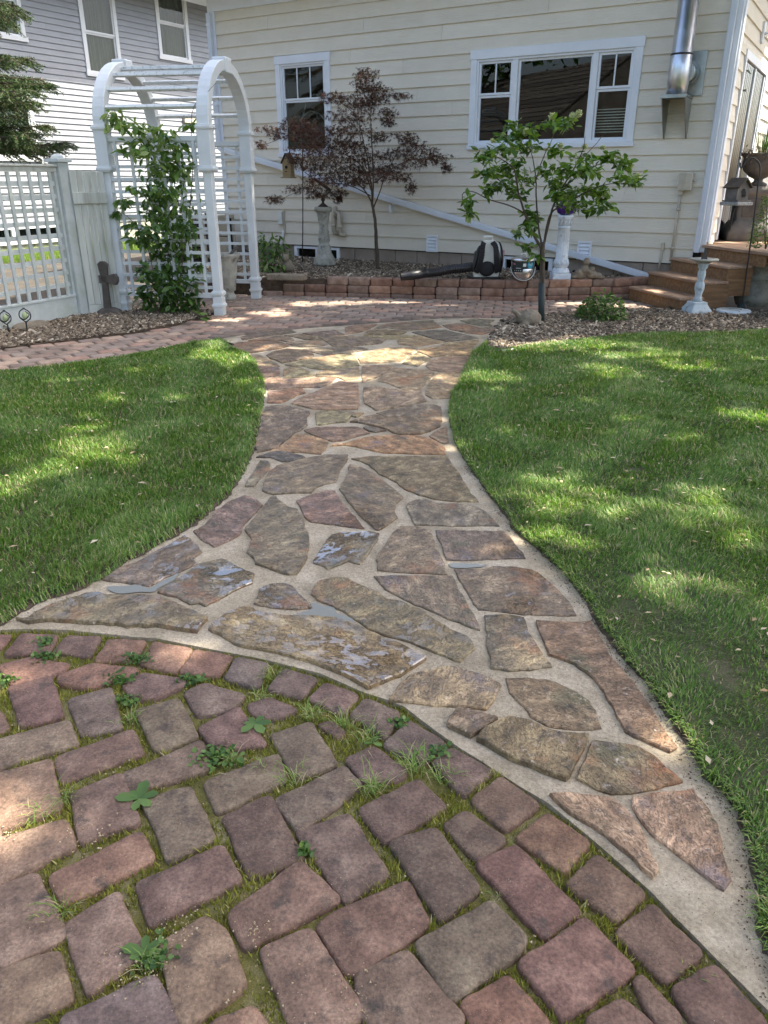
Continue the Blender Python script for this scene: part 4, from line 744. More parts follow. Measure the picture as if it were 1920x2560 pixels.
# frieze, soffit, roof
MB().bb(SL-.05,SC+.04,-.045,-.002,EZ-.2,EZ).build('frieze_board', M['trim'], house, bevel=.004)
MB().bb(SL-.5,SC+.5,-.5,7.4,EZ+.002,EZ+.03).build('soffit', M['trim'], house)
m = MB(); m.add([(SL-.5,-.55,EZ+.04),(SC+.5,-.55,EZ+.04),(SC+.5,3.4,EZ+1.9),(SL-.5,3.4,EZ+1.9),(SL-.5,7.4,EZ+.04),(SC+.5,7.4,EZ+.04)], [(0,1,2,3),(3,2,5,4),(0,3,4),(1,5,2),(0,4,5,1)]); m.build('roof', M['shingle'], house)
# corner boards and the downspout at the left corner
MB().bb(SL,SL+.1,-.04,-.001,.44,EZ-.2).build('corner_board', M['trim'], house, bevel=.004)
m = MB(); m.bb(SC-.13,SC+.022,-.042,-.001,.60,EZ-.2); m.build('corner_board', M['trim'], house, bevel=.003)
m = MB(); m.bb(SC+.001,SC+.045,-.002,.12,.73,EZ-.2); m.build('corner_board', M['trim'], house, bevel=.003)
def spout(pts, w_=.075, d_=.055, n_='downspout'):
    t = MB()
    for a, b in zip(pts[:-1], pts[1:]): t.bar(a, b, w_, d_, up=(0,-1,0)); 
    for q in (-.022,0,.022):
        for a, b in zip(pts[:-1], pts[1:]):
            A = Vector(a); B = Vector(b); tt = (B-A).normalized(); sd = Vector((0,-1,0)).cross(tt)
            t.bar(A+sd*q+Vector((0,-d_/2-.002,0)), B+sd*q+Vector((0,-d_/2-.002,0)), .010, .008, up=(0,-1,0))
    return t.build(n_, M['alu'], house)
la, lz = W(548,372,.07); lb_, lz2 = W(1648,699,.07)
spout([(SC-.075,-.075,.60),(SC-.075,-.075,EZ-.2)], .062, .05)
spout([(la,-.075,lz+.03),(la,-.075,EZ-.22)])
sp2 = spout([(la,-.075,lz+.06),(la+.05,-.08,lz-.005),(lb_,-.075,lz2)], .085, .06)
sp2['label'] = 'long diagonal white downspout extension'
for px, py in ((978,520),):
    a, b = W(px, py, .06); MB().bb(a-.012,a+.012,-.115,-.02,b-.07,b+.05).build('strap', M['alu'], sp2)
for zz in (2.7, 3.9): MB().bb(la-.05,la+.05,-.108,-.03,zz,zz+.03).build('strap', M['alu'], house)
# foundation blocks
zb = .43
x = SL; i = 0
for row, (a, b) in enumerate(((.235,.43),(.03,.229))):
    x = SL+(-.2 if row else 0)
    while x < SC:
        x2 = min(x+.405, SC)
        hit = any(x2-.01 > q0 and x+.01 < q1 for q0, q1 in ((-1.87,-.89),(2.13,2.95))) and row == 0
        if not hit: 
            xa, xb = x+.005, x2-.005
            MB().bb(max(xa,SL),xb,.0,.19,a,b).build('foundation_block', M['block'], house, bevel=.004)
        else:
            for q0, q1 in ((-1.87,-.89),(2.13,2.95)):
                if x < q0 < x2 and q0-x > .03: MB().bb(x+.005,q0-.003,0,.19,a,b).build('foundation_block', M['block'], house)
                if x < q1 < x2 and x2-q1 > .03: MB().bb(q1+.003,x2-.005,0,.19,a,b).build('foundation_block', M['block'], house)
        x = x2
y = .2
while y < 1.4: MB().bb(SC-.19,SC,y+.004,y+.40,.235,.43).build('foundation_block', M['block'], house); y += .41
m = MB(); m.bb(SL,SC,.18,.22,-.3,.43); m.build('mortar_backing', M['block'], house)
MB().bb(SL,SC,-.012,.0,.425,.445).build('shadow_strip', M['dark'], house)  # dark strip stands in for the shadow line under the lowest board
# windows
def sash(m, x0, x1, z0, z1, y, t=.035, d=.03):
    m.bb(x0,x0+t,y-d,y,z0,z1); m.bb(x1-t,x1,y-d,y,z0,z1); m.bb(x0+t,x1-t,y-d,y,z0,z0+t); m.bb(x0+t,x1-t,y-d,y,z1-t,z1)
def window(x0, x1, z0, z1, lights, lab):
    t = .095
    m = MB(); m.bb(x0,x0+t,-.05,-.001,z0+.06,z1-.12); m.bb(x1-t,x1,-.05,-.001,z0+.06,z1-.12); m.bb(x0-.012,x1+.012,-.055,-.001,z1-.12,z1); m.bb(x0-.012,x1+.012,-.065,-.001,z0,z0+.06)
    fr = m.build('window', M['trim'], house, bevel=.004); fr['label'] = lab
    a0, a1, b0, b1 = x0+t, x1-t, z0+.06, z1-.12
    m = MB(); sash(m, a0, a1, b0, b1, .03, t=.03, d=.065)
    for l in lights:
        if l.get('post'): m.bb(l['post'][0], l['post'][1], -.032, .03, b0+.03, b1-.03)
    m.build('frame', M['trim'], fr, bevel=.003)
    for l in lights:
        if 'x' not in l: continue
        p, q = l['x']; zlist = l['z']
        for i, (u, v) in enumerate(zlist):
            m = MB(); sash(m, p, q, u, v, .018+.012*(i == 0), t=.030); m.build('sash', M['trim'], fr, bevel=.002)
            MB().bb(p+.028,q-.028,.006+.012*(i==0),.010+.012*(i==0),u+.028,v-.028).build('pane', M['glass'], fr)
            nb_ = l.get('bars', 0) if i == len(zlist)-1 and len(zlist) > 1 else 0
            for j in range(nb_):
                xx = p+.03+(q-p-.06)*(j+1)/(nb_+1); MB().bb(xx-.009,xx+.009,-.008,.004,u+.03,v-.03).build('muntin', M['trim'], fr)
a0, a1, b0, b1 = big[0]+.125, big[1]-.125, big[2]+.09, big[3]-.15
xs = [W(x, y)[0] for x, y in ((1214,260),(1273,260),(1297,250),(1470,240),(1495,240),(1562,240))]
zm = W(1243,238)[1]
window(*big, [dict(x=(a0,xs[1]+.03), z=[(b0,zm),(zm+.002,b1)], bars=1), dict(post=(xs[1]+.032,xs[2]-.032)), dict(x=(xs[2]-.03,xs[3]+.03), z=[(b0,b1)]), dict(post=(xs[3]+.032,xs[4]-.032)), dict(x=(xs[4]-.03,a1), z=[(b0,zm),(zm+.002,b1)], bars=1)], 'wide three-part window under the flowering tree')
a0, a1, b0, b1 = small[0]+.125, small[1]-.125, small[2]+.09, small[3]-.15
zm = W(765,250)[1]
window(*small, [dict(x=(a0,a1), z=[(b0,zm),(zm+.002,b1)], bars=2)], 'narrow sash window behind the red maple')
# blinds and shelf things seen faintly inside
m = MB()
for i in range(9): m.bb(3.35,3.75,.12,.13,2.1+i*.035,2.1+i*.035+.012)
m.build('blind', M['white'], house)
m = MB(); m.tube([(-1.75+.62*(.5-.5*math.cos(t)), .16, 2.05+.75*math.sin(t)) for t in [i*math.pi/16 for i in range(17)]], .012, 6); m.tube([(-1.5+.3*math.cos(t), .16, 2.25+.3*math.sin(t)) for t in [i*math.pi/12 for i in range(13)]], .01, 6); m.build('window_ornament', M['curtain'], house)
# basement windows
for q0, q1, lab in ((-1.87,-.89,'basement window behind the armillary pedestal'), (2.13,2.95,'basement window behind the metal pail')):
    m = MB(); m.bb(q0,q0+.06,-.02,.05,.2,.42); m.bb(q1-.06,q1,-.02,.05,.2,.42); m.bb(q0+.06,q1-.06,-.02,.05,.38,.42); m.bb(q0+.06,q1-.06,-.02,.05,.2,.235); m.bb((q0+q1)/2-.03,(q0+q1)/2+.03,-.01,.04,.235,.38)
    f_ = m.build('window', M['trim'], house); f_['label'] = lab; MB().bb(q0+.06,q1-.06,.03,.035,.235,.38).build('pane', M['glass'], f_); MB().bb(q0,q1,.15,.16,.2,.42).build('backing', M['dark'], f_)
# louvre vents
for px, py in ((1081,609),(1461,626)):
    a, b = W(px, py, .03); m = MB(); m.bb(a-.10,a-.075,-.055,-.02,b-.125,b+.125); m.bb(a+.075,a+.1,-.055,-.02,b-.125,b+.125); m.bb(a-.075,a+.075,-.055,-.02,b+.1,b+.125); m.bb(a-.075,a+.075,-.055,-.02,b-.125,b-.1); m.bb(a-.075,a+.075,-.03,-.022,b-.1,b+.1)
    v_ = m.build('vent', M['trim'], house)
    for i in range(4): MB().box((a,-.042,b-.075+i*.05), (.15,.006,.05), rx=-.5).build('louvre', M['trim'], v_)
# outdoor sockets and boxes
a, b = W(703,546,.05); m = MB(); m.bb(a-.06,a+.035,-.08,-.02,b-.1,b+.11); o = m.build('socket_box', M['white'], house, bevel=.006); MB().bb(a+.04,a+.075,-.05,-.02,b-.25,b+.13).build('mounting_strip', M['beige'], house)
m = MB(); m.tube([(a+.03,-.05,b-.2),(a+.02,-.06,b-.32),(a,-.08,b-.42),(a-.02,-.05,b-.5)], .022, 8); m.build('conduit', M['white'], house)
m = MB(); m.tube([(a-.02,-.07,b-.3),(a-.12,-.12,b-.58),(a-.4,-.16,b-.66),(a-.8,-.2,b-.55)], .012, 6); m.build('refrigerant_line', M['black'], house)
# two looped vent pipes
def pipe(px, y0, y1, hook):
    a, zt = W(px, y0, .1); _, zb_ = W(px, y1, .1); P_ = []
    if hook: P_ += [(a-.09,-.02,zt-.06),(a-.09,-.1,zt-.03),(a-.06,-.10,zt+.03)]
    else: P_ += [(a,-.02,zt+.06),(a,-.07,zt+.05)]
    P_ += [(a,-.10,zt),(a,-.10,zb_+.05),(a+.01,-.09,zb_),(a+.05,-.05,zb_-.01),(a+.07,-.02,zb_+.01)]
    m = MB(); m.tube(P_, .037, 12); o = m.build('vent_pipe', M['beige'], house); m = MB(); m.lathe([(.042,-.02),(.045,0),(.042,.02)], 14, c=(a,-.10,zb_+.12)); m.build('coupling', M['beige'], o)
pipe(833, 530, 582, False); pipe(848, 535, 586, True)
# meter box on the right with its conduit
a, b = W(1716,452,.06); m = MB(); m.bb(a-.085,a+.085,-.13,-.022,b-.12,b+.10); bx_ = m.build('utility_box', M['beige'], house, bevel=.01); MB().bb(a-.005,a+.0,-.136,-.13,b-.12,b+.10).build('seam', M['beige'], bx_); MB().bb(a-.03,a+.02,-.145,-.13,b-.02,b+.01).build('latch', M['beige'], bx_)
MB().tube([(a+.085,-.07,b+.0),(a+.12,-.07,b+.0)], .012, 8).build('knob', M['galv'], bx_)
m = MB(); m.bb(a-.08,a-.02,-.1,-.03,b-.17,b-.12); m.tube([(a-.055,-.06,b-.15),(a-.055,-.06,.47)], .017, 8); m.lathe([(.02,-.02),(.026,0),(.02,.02)],10,c=(a-.055,-.06,b-.35)); m.lathe([(.02,-.02),(.026,0),(.02,.02)],10,c=(a-.055,-.06,b-.85)); m.build('conduit', M['beige'], house)
a, b = W(1656,620,.05); m = MB(); m.bb(a-.02,a+.02,-.07,-.02,b-.03,b+.07); m.tube([(a,-.05,b-.03),(a-.01,-.05,b-.3)], .015, 8); m.build('conduit', M['beige'], house)
# twin flue
a, zb_ = W(1691,235,.30); 
r_ = .125; fl = bpy.data.objects.new('flue_pipe', None)
m = MB(); m.lathe([(r_,zb_-.01),(r_,zb_+.09),(r_+.004,zb_+.095),(r_+.004,zb_+.42),(r_-.002,zb_+.425),(r_-.002,EZ+1.9)], 32, c=(a,-.30,0)); fo = m.build('flue_pipe', M['galv'], house)
fo['label'] = 'wide galvanised steel flue with bracket'
m = MB(); m.lathe([(r_+.003,-.012),(r_+.010,0),(r_+.003,.012)], 32, c=(a,-.30,zb_+.43)); m.build('clamp_band', M['iron'], fo)
m = MB(); m.bb(a-.155,a+.155,-.455,-.03,zb_-.04,zb_-.012); m.bb(a-.155,a+.155,-.46,-.455,zb_-.055,zb_-.012); m.build('shelf_plate', M['dullgalv'], fo, bevel=.002)
for q in (-.14,.14):
    m = MB(); m.add([(a+q-.006,-.45,zb_-.045),(a+q-.006,-.03,zb_-.045),(a+q-.006,-.03,zb_-.50),(a+q-.006,-.06,zb_-.50),(a+q+.006,-.45,zb_-.045),(a+q+.006,-.03,zb_-.045),(a+q+.006,-.03,zb_-.50),(a+q+.006,-.06,zb_-.50)], [(0,1,2,3),(7,6,5,4),(0,4,5,1),(2,6,7,3),(3,7,4,0),(1,5,6,2)]); m.build('bracket', M['dullgalv'], fo)
m = MB(); m.box((a+.08,-.045,zb_+.24), (.36,.02,.50)); m.build('wall_plate', M['dullgalv'], fo, bevel=.004)
m = MB(); m.tube([(a+.06,-.28,zb_+.24),(a+.06,-.05,zb_+.24)], .115, 24); m.tube([(a+.06,-.10,zb_+.24),(a+.06,-.085,zb_+.24)], .135, 24); m.tube([(a+.06,-.07,zb_+.24),(a+.06,-.055,zb_+.24)], .15, 24); m.build('elbow', M['dullgalv'], fo)
# side door in the right-hand wall
d0 = SW(1885,230)[0]
m = MB(); m.bb(SC,SC+.05,.62,.70,.72,2.95); m.bb(SC,SC+.05,.62,2.9,2.95,3.05); m.bb(SC,SC+.05,2.8,2.9,.72,2.95)
door = m.build('sliding_door', M['trim'], house, bevel=.003); m = MB()
for q in (.70,1.72): m.bb(SC+.005,SC+.035,q,q+.06,.76,2.93); m.bb(SC+.005,SC+.035,q+.98,q+1.04,.76,2.93)
m.build('door_frame', M['alu'], door); MB().bb(SC+.015,SC+.02,.76,2.78,.76,2.93).build('pane', M['glass'], door)
m = MB()
for i in range(28): m.box((SC+.001+.006*(i%2), .72+i*.075, 1.84), (.012,.07,2.16), rz=.3*(-1)**i)
m.build('curtain', M['darkcurtain'], door)
a, b = SW(1900,82); m = MB(); m.bb(SC+.02,SC+.06,a-.07,a+.07,b-.13,b+.13); lt = m.build('wall_light', M['trim'], house, bevel=.008); MB().ell((SC+.15,a+.08,b+.0),(.055,.055,.07)).build('lamp_head', M['trim'], lt); MB().tube([(SC+.05,a,b-.02),(SC+.1,a+.04,b),(SC+.15,a+.08,b)],.018,8).build('arm', M['trim'], lt)
# ------------------------------------------------------------------ the neighbouring house
nh = thing('house', 'neighbouring house in narrow white clapboard with tall sash windows', 'house', PN, HROT)
NEZ = NWL(485,6)[1]; NY0, NY1 = -9.0, 9.5; CHN = .125; NZ0 = .62
nwin = []
def nq(pts):
    q = [NWL(*p) for p in pts]; return (sum(a for a, b in q[:2])/2, sum(a for a, b in q[2:4])/2, q[4][1], q[5][1])
# (left edge pts, right edge pts, bottom pt, top pt)
WN = [(NWL(203,90)[0], NWL(292,80)[0], NWL(222,188)[1], NWL(222,188)[1]+1.9), (NWL(390,70)[0], NWL(468,70)[0], NWL(402,146)[1], NWL(402,146)[1]+1.75),
      (NWL(-60,60)[0], NWL(57,60)[0], NWL(30,98)[1], NWL(30,98)[1]+1.6), (NWL(-30,330)[0], NWL(88,330)[0], NWL(30,400)[1], NWL(60,235)[1])]
nops = [(a+.04,b-.04,c+.04,min(d,NEZ)-.04 if d < NEZ else d) for a, b, c, d in WN]
rowi = 0; z = NZ0
while z < NEZ:
    js = [NY0, 1.7*((rowi*7)%5)-6+.3, 1.9*((rowi*3)%4)+.4, NY1]
    ed = sorted(set(js))
    for a, b in zip(ed[:-1], ed[1:]):
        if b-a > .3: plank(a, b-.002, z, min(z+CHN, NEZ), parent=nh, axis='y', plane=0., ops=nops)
    z += CHN; rowi += 1
m = MB(); m.bb(-.2,-.06,NY0,NY1,0,NEZ); m.build('wall_core', M['dark'], nh)
m = MB()
zc = [NY0]+[v for a, b, c, d in sorted(nops) for v in (a, b)]+[NY1]
m.bb(-.2,-.001,NY0,NY1,.5,.62)
m.build('wall_sill', M['vinyl'], nh)
x = NY0
while x < NY1:
    if not (NWL(0,500)[0]-1.8 < x+.2 < NWL(190,500)[0]): MB().bb(-.15,-.02,x+.003,x+.4,-.1,.50).build('foundation_block', M['concrete'], nh)
    else: MB().bb(-.15,-.02,x+.003,x+.4,-.1,.13).build('foundation_block', M['concrete'], nh)
    x += .405
for (a, b, c, d), lab in zip(WN, ('tall window with a reflection of branches','tall window nearest the eaves corner','upper window behind the spruce','lower window behind the spruce')):
    t = .10; m = MB(); m.bb(.001,.05,a,a+t,c,d); m.bb(.001,.05,b-t,b,c,d); m.bb(.001,.055,a,b,d-t,d); m.bb(.001,.07,a-.03,b+.03,c-.02,c+.07)
    fr = m.build('window', M['vtrim'], nh); fr['label'] = lab; a_, b_, c_, d_ = a+t, b-t, c+.07, d-t; mid = c_+(d_-c_)*.48
    for u, v, xx in ((c_,mid,.01),(mid,d_,.03)):
        s_ = MB(); s_.bb(xx-.02,xx,a_,a_+.04,u,v); s_.bb(xx-.02,xx,b_-.04,b_,u,v); s_.bb(xx-.02,xx,a_+.04,b_-.04,u,u+.04); s_.bb(xx-.02,xx,a_+.04,b_-.04,v-.04,v); s_.build('sash', M['vtrim'], fr)
        MB().bb(xx-.012,xx-.008,a_+.03,b_-.03,u+.03,v-.03).build('pane', M['glass'], fr)
    m = MB(); n_ = 14
    for i in range(n_): m.box((-.05, a_+(b_-a_)*(i+.5)/n_, (c_+d_)/2), (.01,(b_-a_)/n_*.98,d_-c_), rz=.35*(-1)**i)
    m.build('curtain', M['curtain'], fr)
# basement windows of the neighbour seen through the lattice
yb0, yb1 = NWL(0,500)[0]-1.6, NWL(185,500)[0]
m = MB(); m.bb(-.05,.02,yb0,yb1,.13,.20); m.bb(-.05,.02,yb0,yb1,.46,.53)
for q in (yb0, (yb0+yb1)/2-.05, yb1-.08): m.bb(-.05,.02,q,q+.1,.20,.46)
f_ = m.build('window', M['vtrim'], nh); MB().bb(-.04,-.035,yb0,yb1,.2,.46).build('pane', M['glass'], f_)
m = MB(); m.bb(-.3,1.02,NY0-.5,NY1+.5,NEZ+.002,NEZ+.05); m.bb(.98,1.06,NY0-.5,NY1+.5,NEZ-.06,NEZ+.14); m.build('soffit', M['vtrim'], nh)
m = MB(); m.add([(.68,NY0-.5,NEZ+.16),(.68,NY1+.5,NEZ+.16),(-3.5,NY1+.5,NEZ+2.6),(-3.5,NY0-.5,NEZ+2.6),(.68,NY0-.5,NEZ+.1),(.68,NY1+.5,NEZ+.1),(-3.5,NY1+.5,NEZ+2.5),(-3.5,NY0-.5,NEZ+2.5)], [(0,1,2,3),(7,6,5,4),(0,4,5,1),(3,2,6,7)]); m.build('roof', M['shingle'], nh)
# strip of lit grass and paving at the foot of the neighbour's wall
A_ = PN+RT*.0; 
def nl(x, y): q = PN+RT*x+NB*y; return (q.x, q.y)
gp = [nl(.15,-4),nl(2.0,-4),nl(2.0,7),nl(.15,7)]

P = sample(gp, 30000, 61); n = len(P); r = np.random.default_rng(6); a = r.uniform(0,6.28,n); h = r.uniform(.05,.12,n); V = np.zeros((n,3,3)); wd = .006
V[:,0] = np.stack([P[:,0]-np.cos(a)*wd,P[:,1]-np.sin(a)*wd,np.full(n,-.05)],1); V[:,1] = np.stack([P[:,0]+np.cos(a)*wd,P[:,1]+np.sin(a)*wd,np.full(n,-.05)],1); V[:,2] = np.stack([P[:,0]+r.normal(0,.03,n),P[:,1]+r.normal(0,.03,n),h],1)
tag(soup('grass_strip', V, [(0,1,2)], M['grass'], attr=np.clip(r.normal(.6,.2,n),0,.95)), 'sunlit grass strip along the neighbouring foundation', 'grass', kind='stuff')
# white meter hung on the neighbour's wall
a, b = NWL(151,518); MB().bb(.02,.14,a-.12,a+.12,b-.18,b+.14).build('meter_box', M['white'], nh, bevel=.03)
a, b = NWL(468,298); m = MB(); m.bb(.02,.10,a-.2,a+.25,b-.10,b+.08); m.build('wall_vent', M['beige'], nh, bevel=.01)
# ------------------------------------------------------------------ retaining wall
rw = thing('retaining_wall', 'low retaining wall of tumbled red brick blocks holding the bark bed', 'wall', (0,10.8,0))
wl = [Vector((x, y)) for x, y in WF]+[Vector((3.62,10.95))]
cum = [0]
for a, b in zip(wl[:-1], wl[1:]): cum.append(cum[-1]+(b-a).length)
def onwall(s):
    for i in range(len(wl)-1):
        if s <= cum[i+1] or i == len(wl)-2:
            t = (wl[i+1]-wl[i]).normalized(); return wl[i]+t*(s-cum[i]), math.atan2(t.y, t.x)
bm_ = []
for q in range(5):
    mb = MB(); L_ = .300; o_ = ragged(rounded([(-L_/2,-.085),(L_/2,-.085),(L_/2,.085),(-L_/2,.085)], .025, 3), .05, .006, q+60); n = len(o_)
    v = []
    for ins, z in ((.012,-.0505),(.001,-.040),(.0,.034),(.005,.044),(.016,.0495)):
        for p in o_: d = Vector(p).normalized()*ins; v.append((p[0]-d.x, p[1]-d.y, z))
    f = [(r_*n+k_, r_*n+(k_+1)%n, (r_+1)*n+(k_+1)%n, (r_+1)*n+k_) for r_ in range(4) for k_ in range(n)]+[tuple(range(4*n,5*n))]
    mb.add(v, f, True); me = mb.mesh('wall_block'); me.materials.append(M['wallblock']); bm_.append(me)
for row, (zc_, sa, off) in enumerate(((.005,.02,.0),(.108,.28,.15),(.211,.95,.04))):
    s = sa+off*.3
    while s < cum[-1]-.1:
        p, an = onwall(s+.152); p2 = p+Vector((-math.sin(an), math.cos(an)))*(.085+.004*row)
        o = bpy.data.objects.new('brick', random.choice(bm_)); C.objects.link(o); o.parent = rw; o.location = (p2.x, p2.y-10.8, zc_+random.uniform(-.002,.002)); o.rotation_euler = (0, random.uniform(-.01,.01), an+random.uniform(-.03,.03)+(math.pi if random.random() < .5 else 0))
        o.color = (*random.choice([(1,1,1),(1.1,.95,.9),(.85,.85,.85),(1.2,1.05,.95),(.95,.8,.75)]), 1); s += .308
# ------------------------------------------------------------------ steps and deck
ST0 = Vector((3.37,10.66,0)); steps = thing('deck_steps', 'stained brown wooden steps climbing to the deck by the house corner', 'steps', ST0, math.radians(13.9))
for i in range(4):
    z = .175*(i+1); x0 = .32*i; w0 = -1.12+.02*i; far_ = .25 if i < 3 else 1.9
    y1_ = .06 if i == 0 else (.16 if i < 3 else .02)
    if i < 3:
        MB().bb(x0-.025,x0+.33,w0,y1_,z-.035,z).build('tread', M['tread'], steps, bevel=.008)
        MB().bb(x0,x0+.02,w0+.02,y1_,z-.175,z-.037).build('riser', M['deck'], steps)
        m = MB(); m.bb(x0+.022,x0+.36,w0+.02,w0+.045,max(0,z-.36),z-.037); m.build('stringer', M['deck'], steps)
    else:
        for j in range(11):
            MB().bb(x0-.03+j*.142,x0-.03+j*.142+.136,-2.6,y1_ if j < 3 else 1.2,z-.035,z).build('deck_board', M['tread'], steps, bevel=.005)
        MB().bb(x0,x0+.02,-1.3,y1_,z-.175,z-.037).build('riser', M['deck'], steps)
        MB().bb(x0+.1,x0+1.4,-2.55,-2.52,z-.6,z-.037).build('skirt', M['deck'], steps)
# ------------------------------------------------------------------ arbor
RFp = Vector((*G(551,787), 0)); AR = math.radians(-9); arb = thing('arbor', 'white arched garden arbor with lattice sides carrying a leafy vine', 'arbor', RFp, AR)
AL, AS = 1.22, 1.42
def post(x, y, lab=None):
    m = MB(); m.bb(x-.05,x+.05,y-.05,y+.05,0,1.62); m.bb(x-.075,x+.075,y-.075,y+.075,1.62,2.03); o = m.build('post', M['arbor'], arb, bevel=.006)
    for z, w_ in ((.10,.072),(.24,.072),(1.60,.092),(2.02,.09)):
        c = MB(); c.bb(x-w_,x+w_,y-w_,y+w_,z,z+.03); c.bb(x-w_+.01,x+w_-.01,y-w_+.01,y+w_-.01,z-.015,z+.045); c.build('collar', M['arbor'], o, bevel=.004)
    MB().bb(x-.058,x+.058,y-.058,y+.058,.0,.21).build('foot', M['arbor'], o, bevel=.003)
for x in (0, -AL):
    for y in (0, AS): post(x, y)
    m = MB(); n = 22; R = AS/2; RZ = .66
    pts = []
    for i in range(n+1):
        t = math.pi*i/n; co, si = math.cos(t), math.sin(t)
        for rr, xx in ((R+.055,x-.07),(R+.055,x+.07),(R-.055,x+.07),(R-.055,x-.07)): pts.append((xx, AS/2-rr*co, 2.05+(rr-R+RZ)*si))
    fs = [(i*4+k,i*4+(k+1)%4,(i+1)*4+(k+1)%4,(i+1)*4+k) for i in range(n) for k in range(4)]+[(0,1,2,3),(n*4+3,n*4+2,n*4+1,n*4)]
    m.add(pts, fs, False); a_ = m.build('arch', M['arbor'], arb, bevel=.005)
    MB().box((x,AS/2,2.05+RZ), (.17,.20,.16)).build('keystone', M['arbor'], a_, bevel=.01)
for i, t in enumerate((.20, .40, .63, .84, 1.0)):
    for sgn in ((1,-1) if t < .99 else (1,)):
        th = math.pi/2*t; y = AS/2-sgn*math.cos(th)*(AS/2); z = 2.05+math.sin(th)*RZ
        MB().box((-AL/2, y, z-.01), (AL-.1,.045,.038), rx=-sgn*(math.pi/2-th)*.5).build('crossbar', M['grime'], arb, bevel=.003)
for yy in (0, AS):
    for i in range(13): MB().bb(-AL+.05,-.05,yy-.012,yy+.012,.30+i*.132,.335+i*.132).build('lattice_slat', M['arbor'], arb)
    for i in range(6): MB().bb(-AL+.05+(AL-.1)*(i+.5)/6-.017,-AL+.05+(AL-.1)*(i+.5)/6+.017,yy-.028+.03*(yy > 0),yy-.012+.03*(yy > 0),.22,1.93).build('lattice_slat', M['arbor'], arb)
    for z in (.2, 1.9): MB().bb(-AL+.05,-.05,yy-.03,yy+.03,z,z+.05).build('rail', M['arbor'], arb)
# ------------------------------------------------------------------ lattice fence
FA = Vector((*G(0,832),0)); FBp = Vector((*G(205,790),0)); fd = (FBp-FA); flen = fd.length; fa = math.atan2(fd.y, fd.x)
fence = thing('lattice_fence', 'white square lattice fence with weathered solid board end panel', 'fence', FBp, fa)
FT_ = 1.63
m = MB(); m.bb(-.075,.075,-.075,.075,0,FT_+.05); po = m.build('post', M['fence'], fence, bevel=.005)
m = MB(); m.bb(-.105,.105,-.105,.105,FT_+.05,FT_+.085); m.lathe([(.10,0),(.085,.03),(.03,.05)], 4, c=(0,0,FT_+.085), smooth=False); m.build('post_cap', M['fence'], po, bevel=.004)
m = MB(); m.bb(-.075-3.2,-3.05,-.075,.075,0,FT_+.05); m.build('post', M['fence'], fence)
x1_ = -.078; x0_ = -3.05
MB().bb(x0_,x1_,-.04,.04,FT_-.05,FT_).build('top_rail', M['board'], fence, bevel=.004); MB().bb(x0_,x1_,-.065,.065,FT_+.002,FT_+.025).build('cap_rail', M['board'], fence, bevel=.004)
MB().bb(x0_,x1_,-.035,.035,-.02,.24).build('base_board', M['fence'], fence, bevel=.004); MB().bb(x0_,x1_,-.045,.045,.242,.265).build('ledge', M['fence'], fence, bevel=.003)
for i in range(21): xx = x1_-.10-i*.142; MB().bb(xx-.02,xx+.02,-.03,-.012,.262,FT_-.052).build('lattice_slat', M['fence'], fence)
for i in range(9): zz = .36+i*.135; MB().bb(x0_,x1_,-.011,.010,zz,zz+.046).build('lattice_slat', M['fence'], fence)
m = MB(); m.bb(x1_-.035,x1_-.001,-.035,.03,.266,FT_-.052); m.build('side_stop', M['fence'], fence)
# solid boards between post and arbor
LFw = arb.matrix_basis if False else None
lf = RFp+Vector((-AL*math.cos(AR), -AL*math.sin(AR), 0)); dv = Matrix.Rotation(-fa, 3, 'Z')@(lf-FBp); ba = math.atan2(dv.y, dv.x); bl_ = dv.length-.06; nb_ = 5; bw_ = (bl_-.085)/nb_
def bbox(u0, u1, v0, v1, z0, z1): c = Matrix.Rotation(ba, 3, 'Z')@Vector(((u0+u1)/2, (v0+v1)/2, 0)); return MB().box((c.x, c.y, (z0+z1)/2), (u1-u0, v1-v0, z1-z0), rz=ba)
for i in range(nb_): bbox(.085+i*bw_, .085+(i+1)*bw_-.004, -.062+.002*(i%2), -.044, .13, FT_-.03-.004*i).build('board', M['board'], fence, bevel=.003)
bbox(.085, bl_, -.088, -.064, FT_-.38, FT_-.26).build('batten', M['board'], fence, bevel=.003); bbox(.085, bl_, -.06, -.02, 0, .128).build('kick_board', M['board'], fence)
